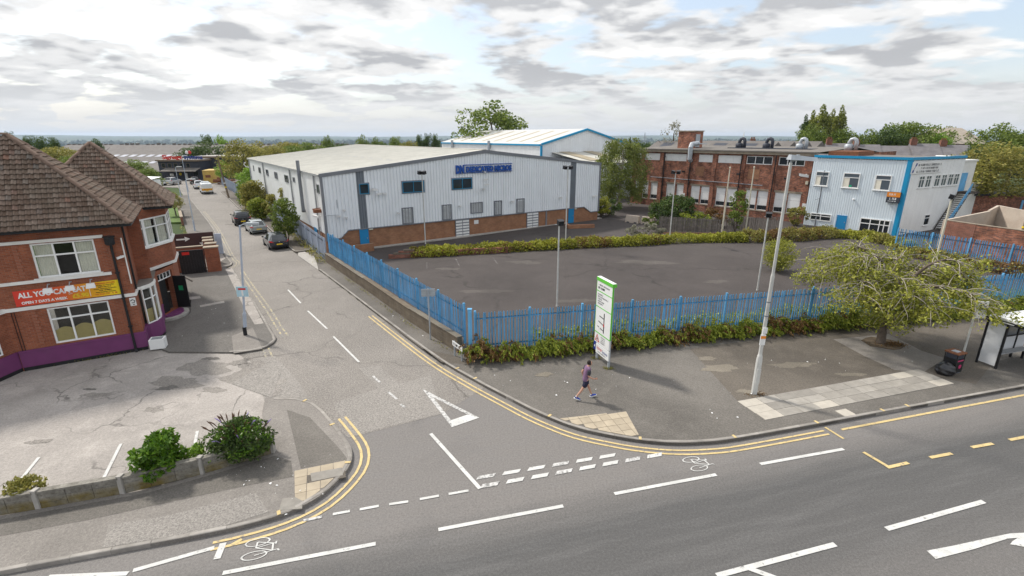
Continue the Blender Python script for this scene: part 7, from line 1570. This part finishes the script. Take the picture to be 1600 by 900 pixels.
# birch beside the warehouse gable: drooping dense crown
rng = np.random.default_rng(77)
def birch():
    x, y, zt = at(974,216,76); t = thing('birch_tree', 'large drooping birch between warehouse gable and brick factory', 'tree', (x,y,0)); h = zt; C = []
    for k in range(260):
        a = rng.uniform(0,6.28); z = rng.uniform(.18,.98)*h; rr = 4.3*math.sqrt(max(.02, 1-((z/h-.48)/.56)**2))*rng.uniform(.35,1.0); c = np.array((rr*math.cos(a), rr*math.sin(a), z)); L = rng.uniform(.8,2.0); n = 85
        s = rng.random(n); C.append(c+np.stack([rng.normal(0,.28,n)+.3*s*math.cos(a), rng.normal(0,.28,n)+.3*s*math.sin(a), .3-s*L], 1))
    C = np.concatenate(C); C = C[C[:,2] > .9]
    link('crown', leaf_mesh('crown', C, .24, 'leaf_birch', 4, aspect=.55, dirs=np.tile((0,0,-1.0),(len(C),1)), upb=.1), None, t); trunk_mb(h, .2, random.Random(2), 8, .18, .85).build('trunk', M['bark_pale'], t)
birch()
def shrub(name, label, loc, R3, n, lm, size, seed, group=None, clumps=18, cr=.35, extra=None, aspect=.55, cat='shrub', stems=True):
    rg = np.random.default_rng(seed); t = thing(name, label, cat, loc, 0, group); C = crown_pts(rg, n, R3, clumps, cr*min(R3), 0, lowcut=-.95); C[:,2] = np.abs(C[:,2])
    link('foliage', leaf_mesh('foliage', C, size, lm, seed, aspect=aspect), None, t)
    if stems:
        mb = MB()
        for k in range(6): a = k*1.05+seed; e = (R3[0]*.6*math.cos(a), R3[1]*.6*math.sin(a), R3[2]*1.3); mb.tube([(0.06*math.cos(a),.06*math.sin(a),-.08),(e[0]*.5,e[1]*.5,e[2]*.55),e], [.03,.022,.01], 5)
        mb.build('stems', M['bark'], t)
    return t
# pub car park bushes
shrub('laurel_bush', 'glossy bright green laurel bush behind the pub car park wall', (-11.35,13.55,.02), (.78,.66,.86), 3400, 'leaf_laurel', .17, 1, clumps=60, cr=.36, aspect=.42)
b2 = shrub('buddleia_bush', 'large bush with lilac flowers and brown seed heads at wall end', (-9.25,14.55,.02), (1.2,.75,.78), 4200, 'leaf_dark', .14, 2, clumps=66, cr=.36, aspect=.4)
rg = np.random.default_rng(8); C = crown_pts(rg, 1500, (1.18,.74,.78), 36, .26); link('foliage', leaf_mesh('foliage', C, .13, 'leaf_laurel', 9, aspect=.4), None, b2)
mb, mf = MB(), MB()
for k in range(34):
    a = rg.uniform(0,6.28); q = rg.uniform(.4,1.0); p = Vector((1.15*q*math.cos(a), .72*q*math.sin(a), .78+.78*math.sqrt(max(0,1-q*q))*.95)); d = Vector((math.cos(a)*.8, math.sin(a)*.8, .8+rg.uniform(0,.6))).normalized()
    (mb if k % 5 else mf).tube([p-d*.15, p+d*.08, p+d*.16+Vector((0,0,-.03)), p+d*.30+Vector((0,0,-.08))], [.006,.02,.022,.004], 5)
setp(mb.build('seed_heads', M['flower_dead'], b2), kind='stuff'); setp(mf.build('flowers', M['flower_lilac'], b2), kind='stuff')
shrub('low_bush', 'small straggly bush between laurel and lilac bush', (-10.35,14.0,.02), (.62,.4,.42), 700, 'leaf_bright', .14, 3, clumps=22, cr=.4, aspect=.42)
shrub('low_bush', 'round olive bush behind the wall at the left picture edge', (-14.45,12.35,.02), (.52,.5,.48), 1800, 'leaf_olive', .10, 4, clumps=36, cr=.36)
# juniper bank along the main road fence: drooping sprays, green and rusty plants in turn
def juniper(t0, L, lm, label, seed, hgt=1.0, out=.95):
    rg = np.random.default_rng(seed); c = fl(t0, -.25); t = thing('juniper_shrub', label, 'shrub', (*c, PT), math.atan2(fence_dir.y, fence_dir.x), 'junipers along the blue fence'); ns = int(60*L); hgt *= 1.0; out *= 1.05; C = []; D = []; B = []; fb = .6 if lm == 'leaf_brown' else .10
    for k in range(ns):
        x = rg.uniform(-.1,L+.1); yb = rg.uniform(-.1,.55); ang = rg.uniform(-2.5,-.6); r_ = rg.uniform(.3,1.0)**.8*out*1.3; top_ = rg.uniform(.25,1.1)*hgt*(.8+.42*math.sin(x*2.7+seed*1.7)) + (rg.random() < .08)*.45
        brn = rg.random() < fb
        for s in np.linspace(0,1,11):
            p = np.array((x+r_*s*math.cos(ang)*.8, yb+r_*s*math.sin(ang), top_*(.25+1.5*s-1.15*s*s))); m_ = 4
            C.append(p+rg.normal(0,.035,(m_,3))); d = np.array((math.cos(ang), math.sin(ang), .9-2.0*s)); D.append(np.tile(d,(m_,1))); B.append(np.full(m_, brn))
    C = np.concatenate(C); C[:,2] = np.maximum(C[:,2], .03); D = np.concatenate(D); B = np.concatenate(B)
    for bb, l_ in ((False,'leaf_conifer'), (True,'leaf_brown')):
        if (B == bb).any(): link('foliage', leaf_mesh('foliage', C[B == bb], .15, l_, seed+bb, aspect=.36, dirs=D[B == bb], upb=.6), None, t)
    mb = MB()
    for k in range(4): mb.tube([(L*(k+.5)/4,.2,-.05),(L*(k+.5)/4+.1,.1,.35),(L*(k+.5)/4+.2,-.3,.55)], [.04,.03,.012], 5)
    mb.build('stems', M['bark'], t)
jn = [(-.3,1.9,'leaf_brown',1.05,1.0,'rusty brown juniper at the fence corner by the nameplate'), (1.7,2.3,'leaf_conifer',.95,.95,'green juniper right of the corner rusty one'), (3.9,2.0,'leaf_conifer',.9,.8,'green juniper directly left of the totem sign'), (6.0,1.3,'leaf_brown',.8,.7,'short brownish juniper behind the totem sign'), (7.4,2.4,'leaf_conifer',.85,.8,'green juniper right of the totem sign'), (9.9,2.0,'leaf_brown',1.0,.8,'rusty juniper midway between totem and street lamp'), (12.0,2.4,'leaf_conifer',.85,.75,'green juniper left of the street lamp'), (14.5,2.2,'leaf_conifer',.85,.75,'green juniper behind the street lamp'), (16.8,1.9,'leaf_brown',1.05,.85,'rusty juniper right of the street lamp'), (18.8,2.2,'leaf_conifer',1.0,.8,'green juniper left below the cherry tree'), (21.1,2.4,'leaf_conifer',.95,.8,'dark green juniper behind the cherry trunk'), (23.6,2.4,'leaf_conifer',.95,.8,'green juniper right behind the cherry trunk'), (26.1,2.6,'leaf_conifer',.9,.8,'green juniper behind the bus stop'), (28.8,2.6,'leaf_conifer',.95,.8,'green juniper just right of the bus stop flag'), (31.5,2.8,'leaf_conifer',1.0,.85,'green juniper above the bus shelter roof'), (34.4,2.8,'leaf_conifer',1.0,.85,'last green juniper at the right picture edge')]
for k, (t0, L, lm, hg, ou_, lb_) in enumerate(jn): juniper(t0, L, lm, lb_, 100+k, hg, ou_)
# yellow shrubs just inside the fence
def hedge(name, label, pts, width, hgt, lm, n, size, seed, lm2=None, base=.06, group=None, patch_len=2.2, f2=.4):
    pts = [Vector(p) for p in pts]; t = thing(name, label, 'hedge', (pts[0].x, pts[0].y, base), 0, group); rg = np.random.default_rng(seed); seg = [(b-a).length for a, b in zip(pts, pts[1:])]; tot = sum(seg); s = rg.random(n)*tot; C = np.zeros((n,3)); acc = 0
    for (a, b), L in zip(zip(pts, pts[1:]), seg):
        i = (s >= acc) & (s < acc+L); u = (s[i]-acc)/L; nv = np.array((-(b-a).y, (b-a).x))/L; th = rg.uniform(0,math.pi,i.sum()); q = rg.uniform(.72,1.04,i.sum()); lump = 1+.10*np.sin(s[i]*1.1+seed)+.09*np.sin(s[i]*3.7+1)+.06*np.sin(s[i]*8.3)
        off = np.cos(th)*q*width/2*lump; C[i,0] = a.x+(b-a).x*u+nv[0]*off-pts[0].x; C[i,1] = a.y+(b-a).y*u+nv[1]*off-pts[0].y; C[i,2] = np.sin(th)**.7*q*hgt*lump+.02; acc += L
    C += rg.normal(0,size*.35,C.shape); C[:,2] = np.maximum(C[:,2],.02)
    if lm2:
        pr_ = np.clip(f2+.55*(np.sin(s*.9+seed)*np.sin(s*.37+2*seed)+.45*np.sin(s*2.3+1)-.15), 0.03, .9); k = rg.random(n) < pr_*np.where(f2 < .2, .6, 1.0); link('foliage', leaf_mesh('foliage', C[~k], size, lm, seed, aspect=.5), None, t)
        if k.any(): link('foliage', leaf_mesh('foliage', C[k], size, lm2, seed+1, aspect=.5), None, t)
    else: link('foliage', leaf_mesh('foliage', C, size, lm, seed, aspect=.5), None, t)
    mb = MB(); acc = 0
    for a, b in zip(pts, pts[1:]):
        for j in range(max(1,int((b-a).length/1.2))): p = a.lerp(b, (j+.5)/max(1,int((b-a).length/1.2)))-pts[0]; mb.tube([(p.x,p.y,-.1),(p.x+.05,p.y,hgt*.7)], [.04,.02], 5)
    mb.build('stems', M['bark'], t); return t
hedge('hedge', 'yellow-green low planting just inside the main road fence', [fl(3.0,.65), fl(22,.65)], .9, 1.0, 'leaf_yellow', 5200, .17, 41, 'leaf_conifer', f2=.35)
hedge('hedge', 'low mixed planting inside the fence behind the cherry tree', [fl(22,.7), fl(42,.7)], .9, .9, 'leaf_conifer', 4200, .18, 42, 'leaf_yellow', f2=.3)
hedge('hedge', 'long bright yellow hedge along the warehouse side of the car park', [(-9.3,44.5),(-5.9,45.2),(-2.4,46.2),(6.3,48.4)], 1.7, .74, 'leaf_yellow', 14000, .2, 43, 'leaf_brown', f2=.14)
hedge('hedge', 'mottled yellow and brown hedge before the timber fence', [(6.4,48.5),(12.9,49.6),(16.6,50.7)], 1.7, .8, 'leaf_yellow', 9000, .2, 44, 'leaf_brown', f2=.3)
hedge('hedge', 'bright yellow hedge below the flagpoles', [(16.8,50.8),(21.5,51.2),(24.5,51.3)], 1.6, .76, 'leaf_yellow', 7000, .2, 45)
hedge('hedge', 'olive brown hedge right of the flagpoles', [(24.6,51.4),(29.5,52.0),(34.8,53.6)], 2.2, 1.05, 'leaf_olive', 9000, .2, 46, 'leaf_brown', f2=.35)
hedge('hedge', 'yellow-green hedge in front of the workshop', [(34.9,53.6),(37.6,52.6),(38.6,48.6),(38.2,46.6)], 1.6, .85, 'leaf_yellow', 8000, .19, 47, 'leaf_olive', f2=.4)
hedge('hedge', 'rough green hedge along the right blue fence', [(35.8,45.6),(38.2,40.8),(41.0,35.2)], 1.1, .9, 'leaf_olive', 4200, .2, 48, 'leaf_brown', f2=.3)
shrub('willow_bush', 'round bright green bush growing out of the depot car park', (21.6,39.0,.06), (1.35,1.3,1.42), 6500, 'leaf_cherry', .17, 50, clumps=120, cr=.3, aspect=.25)
shrub('conifer_bush', 'large dark yew bush behind the lamp before factory', (19.5,60.0,.05), (3.0,2.0,2.0), 5200, 'leaf_dark', .26, 51, clumps=80, cr=.3)
shrub('conifer_bush', 'dark low bush under the birch by the warehouse corner', (13.2,68.6,.05), (2.3,1.6,1.2), 3200, 'leaf_dark', .2, 52, clumps=50, cr=.3); shrub('yellow_bush', 'bright yellow bush by the warehouse right corner', (12.2,67.6,.05), (1.3,1.1,1.45), 2400, 'leaf_yellow', .2, 53, clumps=40, cr=.32)
shrub('grey_shrub', 'pale grey lavender mound at the hedge end', (14.4,53.0,.05), (2.6,1.2,.8), 2400, 'leaf_grey', .18, 54, clumps=40, cr=.3); shrub('yellow_bush', 'yellow shrub behind the timber fence', (21.5,58.3,.05), (2.4,1.4,1.25), 2400, 'leaf_conifer', .22, 55, clumps=40, cr=.3)
shrub('dark_shrub', 'dark shrub behind the timber fence near the left flagpole', (25.0,60.0,.05), (2.6,1.4,1.2), 1800, 'leaf_brown', .22, 56, clumps=36, cr=.3); shrub('sapling', 'slim conifer sapling between the two flagpoles', (25.8,56.8,.05), (1.1,1.1,2.6), 2600, 'leaf_mid', .2, 57, clumps=60, cr=.28); shrub('dark_shrub', 'grey-green shrub left of the workshop wall', (35.0,60.6,.05), (1.4,1.0,1.3), 1500, 'leaf_olive', .2, 58, clumps=30, cr=.3); shrub('low_bush', 'pale green shrub at the left end of timber fence', (17.0,59.6,.05), (1.2,1.0,.9), 1200, 'leaf_mid', .2, 59, clumps=24, cr=.3)
# bushes along the grey fence and warehouse side
shrub('elder_bush', 'tall elder bush leaning over the grey fence beside the navy car', (*G(450,378)[:2],.1), (1.45,1.4,2.35), 5600, 'leaf_mid', .19, 60, clumps=100, cr=.24); shrub('buddleia_bush', 'tall feathery shrub between fence and warehouse wall', (*Vector(G(458,352)),.1), (1.6,1.3,2.7), 2600, 'leaf_olive', .2, 61, clumps=60, cr=.28)
shrub('climbing_bush', 'ivy-like bush against the warehouse wall behind the grey fence', (-25.6,60.4,.1), (1.7,1.4,1.9), 4500, 'leaf_dark', .24, 62, clumps=60, cr=.3); shrub('low_bush', 'olive bush on the verge past the black parked car', (-30.4,65.6,.1), (2.2,2.0,2.0), 5000, 'leaf_olive', .24, 63, clumps=50, cr=.3); shrub('low_bush', 'bright green bush near the warehouse far corner', (-35.2,76.8,.0), (3.0,2.4,3.0), 3800, 'leaf_bright', .34, 64, clumps=60, cr=.3); shrub('low_bush', 'grey-green thicket between crossover and warehouse', (-32.6,70.6,.0), (2.6,2.4,2.2), 5000, 'leaf_olive', .28, 65, clumps=46, cr=.3)
for k, (x, y, r3, lm, lb_) in enumerate(((-35.6,69.0,(1.8,1.7,2.5),'leaf_olive','olive thicket over the grey fence past the parked cars'), (-39.0,74.6,(2.0,1.9,2.2),'leaf_mid','green thicket over the grey fence nearer the telegraph pole'), (-33.2,65.2,(1.4,1.4,1.5),'leaf_conifer','low scrub on the verge behind the black car'), (-42.6,83.0,(2.8,2.4,3.0),'leaf_bright','bright green bush behind the fence right of telegraph pole'))):
    shrub('low_bush', lb_, (x,y,.0), r3, 5000, lm, .24, 160+k, clumps=80, cr=.3)
def weeds(name, label, pts, width, n, size, lm, seed, z=.1, hgt=.35):
    rg = np.random.default_rng(seed); pts = [Vector(p) for p in pts]; seg = [(b-a).length for a, b in zip(pts, pts[1:])]; tot = sum(seg); C = []
    for k in range(n):
        s = rg.random()*tot
        if math.sin(s*1.7+seed)+rg.normal(0,.5) < -.2: continue
        i = 0
        while s > seg[i] and i < len(seg)-1: s -= seg[i]; i += 1
        p = pts[i].lerp(pts[i+1], min(1,s/seg[i])); C.append((p.x+rg.normal(0,width/2), p.y+rg.normal(0,width/2), z+rg.random()**2*hgt))
    C = np.array(C); o = link(name, leaf_mesh(name, C, size, lm, seed, aspect=.3, dirs=np.tile((0,0,1.0),(len(C),1))), None); setp(o, label, 'weeds', kind='stuff'); return o
weeds('weeds', 'weeds along the foot of the grey fence', [(-16.6,42.0),(-24.9,55.2),(-31.5,65.5)], .5, 2600, .2, 'leaf_olive', 70, .12, .6); weeds('weeds', 'weeds and moss along the retaining wall foot', [(-16.4,41.9),(-10.8,33.9),(-6.2,27.2),(-2.9,22.9)], .16, 900, .09, 'leaf_olive', 71, .12, .15); weeds('weeds', 'weeds along the pub wall foot', [(-23.2,21.1),(-18.9,23.6)], .1, 320, .09, 'leaf_olive', 72, .03, .1); weeds('weeds', 'weeds along the far left garden wall', [(-27,41.5),(-41,61)], .3, 500, .18, 'leaf_olive', 73, .1, .3)
weeds('leaf_litter', 'dry leaf litter at the fence foot', [fl(-.6,-.7), fl(8,-.75), fl(20,-.8)], .22, 1500, .06, 'leaf_brown', 74, PT+.01, .02); weeds('leaf_litter', 'dry leaf litter round the lamp base', [(10.0,18.7),(10.7,18.9)], .22, 300, .07, 'leaf_brown', 75, PT+.01, .03)
for k, (x, y) in enumerate(((4.09,22.37),(4.5,21.25))): weeds('weeds', 'tuft of weeds at a totem sign post', [(x-.15,y),(x+.25,y-.05)], .13, 200, .07, 'leaf_olive', 76+k, PT+.01, .08)
# scattered litter: pale scraps of paper along kerbs and verges
def litter(name, label, regs, n, seed, m='white_board'):
    rg = random.Random(seed); mb = MB()
    for k in range(n):
        (x0,y0),(x1,y1),w,z = rg.choice(regs); u = rg.random(); x = x0+(x1-x0)*u+rg.gauss(0,w); y = y0+(y1-y0)*u+rg.gauss(0,w); s = rg.choice((.012,.016,.02,.03,.05)); a = rg.random()*3.14; c, d = math.cos(a)*s, math.sin(a)*s; e = rg.uniform(.3,1)
        mb.add([(x-c,y-d,z),(x+d*e,y-c*e,z+s*.4),(x+c,y+d,z+.002),(x-d*e,y+c*e,z+s*.15)], [(0,1,2,3)])
    o = mb.build(name, M[m]); setp(o, label, 'litter', kind='stuff')
litter('litter', 'pale litter scattered along the retaining wall and pavements', [((-15.5,40.8),(-4,24.0),.5,PT+.006),((10,21),(24,23),1.0,PT+.012),((0,20),(10,18.5),1.2,PT+.012),((-20,31),(-15,26),1.2,.106),((-9,14.2),(-6,12.5),.6,PT+.012)], 130, 5); litter('litter', 'rubble and rubbish strewn below the grey fence', [((-20.4,47.2),(-25.5,55.5),.22,PT+.008)], 40, 6, 'render_pale')
# the street tree: low spreading cherry with bare twigs showing
def cherry(loc, label, seed, scale=1.0, nl=11, rx=5.1, view=None):
    rg = random.Random(seed); nrg = np.random.default_rng(seed); t = thing('cherry_tree', label, 'tree', loc); V = Vector
    MB().tube([(0,0,-.1),(.02,0,.1),(.0,.02,.8),(.04,.0,1.5),(.1,.05,2.05)], [.30,.22,.185,.18,.20], 12).build('trunk', M['bark'], t, smooth=True)
    limbs, twigs, C = MB(), MB(), []
    def twig(p, d, L, r_, lv):
        pts = [p]; q = V(p); dd = V(d)
        for k in range(5):
            dd = (dd+V((rg.gauss(0,.16),rg.gauss(0,.16),rg.gauss(0,.10)-.25))).normalized(); q = q+dd*L/5; q.z = max(q.z, 1.15); pts.append(V(q))
        twigs.tube(pts, [r_*(1-.16*k) for k in range(6)], 4, cap=False)
        for a, b in zip(pts[1:], pts[2:]):
            for s in (.2,.7):
                if rg.random() < lv:
                    c = a.lerp(b, s); m_ = rg.randint(2,6); C.append(np.array(c)+nrg.normal(0,.11,(m_,3))+np.array((0,0,-.07)))
        C.append(np.array(pts[-1])+nrg.normal(0,.13,(6,3))); return pts
    for k in range(nl):
        a = 2*math.pi*(k+rg.uniform(-.3,.3))/nl; rr = rx*rg.uniform(.70,1.02); top_ = rg.uniform(3.6,5.1); p0 = V((.1,.05,rg.uniform(1.75,2.05))); d = V((math.cos(a), math.sin(a), 0))
        pts = [p0, p0+d*rr*.18+V((0,0,(top_-2)*.55)), p0+d*rr*.42+V((0,0,(top_-2)*.92)), p0+d*rr*.70+V((rg.uniform(-.3,.3),rg.uniform(-.3,.3),(top_-2)*.98)), p0+d*rr*.95+V((rg.uniform(-.4,.4),rg.uniform(-.4,.4),(top_-2)*.62))]
        cm = [V(p) for p in catmull([tuple(p) for p in pts], 4)]; n = len(cm); limbs.tube(cm, [.10*(1-.85*i/(n-1))+.012 for i in range(n)], 6)
        for i in range(1, n):
            for j in range(3 if i > 4 else 2):
                dd = V((math.cos(a+rg.uniform(-1.5,1.5)), math.sin(a+rg.uniform(-1.5,1.5)), rg.uniform(-.05,.75))).normalized(); pp = twig(cm[i], dd, rg.uniform(.8,2.1), .024, .55)
                for m_ in (2,4):
                    if rg.random() < .5: twig(pp[m_], V((rg.gauss(0,1),rg.gauss(0,1),rg.uniform(-.6,.3))).normalized(), rg.uniform(.4,.9), .010, .7)
    limbs.build('limbs', M['bark'], t, smooth=True); o_ = twigs.build('twigs', M['bark_pale'], t); o_['kind'] = 'stuff'
    C = np.concatenate(C); link('crown', leaf_mesh('crown', C, .145, 'leaf_cherry', seed, aspect=.5, upb=.5), None, t); return t
cherry((19.5,24.25,PT), 'low spreading cherry tree with pale twigs on the pavement', 3, rx=3.5, nl=12); 
cherry((42.5,33.0,PT), 'second cherry tree whose branches reach in at the right edge', 8, rx=6.2, nl=5)
soil = struct('tree_pit', MB().prism([(19.6+.95*math.cos(k*.52)*(1+.1*math.sin(k*3)), 24.2+.8*math.sin(k*.52)*(1+.1*math.cos(k*2)), )[:2] for k in range(12)], PT-.05, PT+.03), M['soil']); weeds('leaf_litter', 'dry twigs and leaves round the cherry trunk', [(18.9,24.0),(20.4,24.0)], .35, 700, .13, 'leaf_brown', 80, PT+.03, .06)
# right-hand sparse tree by the garages
tr2 = ptree('ash_tree', 'leaning sparse tree with pale leaves beside the garage at right', 1560, 216, 118, 66, 0, 'birch', 'leaf_olive', seed=1); shrub('ivy_bush', 'bright yellow-green bush behind the garage at right', (64.0,70.0,0), (4.5,2.5,2.6), 3000, 'leaf_bright', .3, 81, clumps=50, cr=.3)
# ------------------------------------------------------------------ the far plain: woods and roofs that read as one mass
def far():
    rg = np.random.default_rng(90); C = []; 
    n = 15000; az = rg.uniform(-.95,.95,n); r = 420+rg.random(n)**1.6*7600; s = 1/(1+np.exp(-(90-np.degrees(az)-86)/5.0))
    def gz(r, az):
        a = np.pi/2-az  # terrain() measures its angle from +y towards +x through sin/cos
        d = np.degrees(az); s = 1/(1+np.exp(-(d-4)/5.0)); r0 = 118+70*s; return -.08-(75-10*s)*(1-np.exp(-(r-r0)/900.0))
    V, F = [], []; x, y, z = r*np.sin(az), r*np.cos(az), gz(r, az)
    size = 5+r*.0022*rg.uniform(.5,2.0,n)+rg.uniform(0,6,n)
    P = np.stack([x,y,z+size*.35],1); k = 3; base = []
    for j in range(k): base.append(P+rg.normal(size=(n,3))*size[:,None]*np.array((.8,.8,.2)))
    C = np.concatenate(base); sz = np.tile(size,k)
    Vv, Ff = leaf_arrays(C, 1.0, rg, aspect=1.0, upb=.4); ctr = np.repeat(C,4,0); Vv = ctr+(Vv-ctr)*np.repeat(sz,4)[:,None]*1.6; me = npmesh('far_woods', Vv, Ff, leaf('leaf_far', [(.03,.05,.018),(.05,.075,.025),(.085,.10,.04)], trans=.1)); o = link('far_woods', me); setp(o, 'distant woods covering the plain to the horizon', 'woods', kind='stuff')
    mb = MB(); rr = random.Random(3)
    for k in range(1500):
        az_ = rr.uniform(-.9,.9); r_ = 600+rr.random()**1.3*6500; x_, y_ = r_*math.sin(az_), r_*math.cos(az_); z_ = float(gz(np.array([r_]), np.array([az_]))[0]); w, d, h = rr.uniform(8,40)*(1+r_/5000), rr.uniform(8,25), rr.uniform(6,14); mb.box(x_-w/2,y_-d/2,z_-2,x_+w/2,y_+d/2,z_+h)
    m, nt, b, _ = nodes('far_roofs'); t = NT(nt); bsdf(b, .8, .2); t.l(t.ramp(t.island(), [(0,(.20,.13,.10)),(.4,(.28,.22,.19)),(.7,(.35,.34,.34)),(.88,(.6,.6,.6)),(1,(.75,.75,.75))]), b.inputs['Base Color']); o = mb.build('far_town', m); setp(o, 'distant roofs of the town on the plain', 'town', kind='stuff')
far()
for px, tp, Y, lb_ in ((1008,207,900,'thin lattice pylon on the horizon right of the birch'), (1163,205,800,'slim pale mast on the horizon above the factory')):
    x, y, z = at(px, tp, Y); t = thing('pylon' if px < 1100 else 'mast', lb_, 'pylon', (x,y,-45)); h = z+45
    mb = MB()
    if px < 1100:
        for sx in (-1,1): mb.tube([(sx*4,0,0),(sx*1.2,0,h*.7),(0,0,h)], .5, 4)
        for q in (.72,.8,.88): mb.tube([(-5,0,h*q),(5,0,h*q)], .4, 4)
    else: mb.lathe([(1.6,0),(1.2,h*.8),(.3,h)], 8)
    mb.build('frame', M['galv'] if px < 1100 else M['white_board'], t)
# ------------------------------------------------------------------ hazy air over the plain
def haze():
    mb = MB().box(-15000,-15000,-90,15000,15000,95); m = bpy.data.materials.new('haze'); m.use_nodes = True; nt = m.node_tree; nt.nodes.clear(); out = nt.nodes.new('ShaderNodeOutputMaterial'); v = nt.nodes.new('ShaderNodeVolumePrincipled')
    v.inputs['Color'].default_value = (.64,.79,1.0,1); v.inputs['Density'].default_value = 5.5e-5; v.inputs['Anisotropy'].default_value = .2; nt.links.new(v.outputs[0], out.inputs['Volume']); m.cycles.homogeneous_volume = True; o = mb.build('haze', m); o['kind'] = 'stuff'; o['label'] = 'thin haze in the air over the distant plain'; o['category'] = 'haze'
haze()
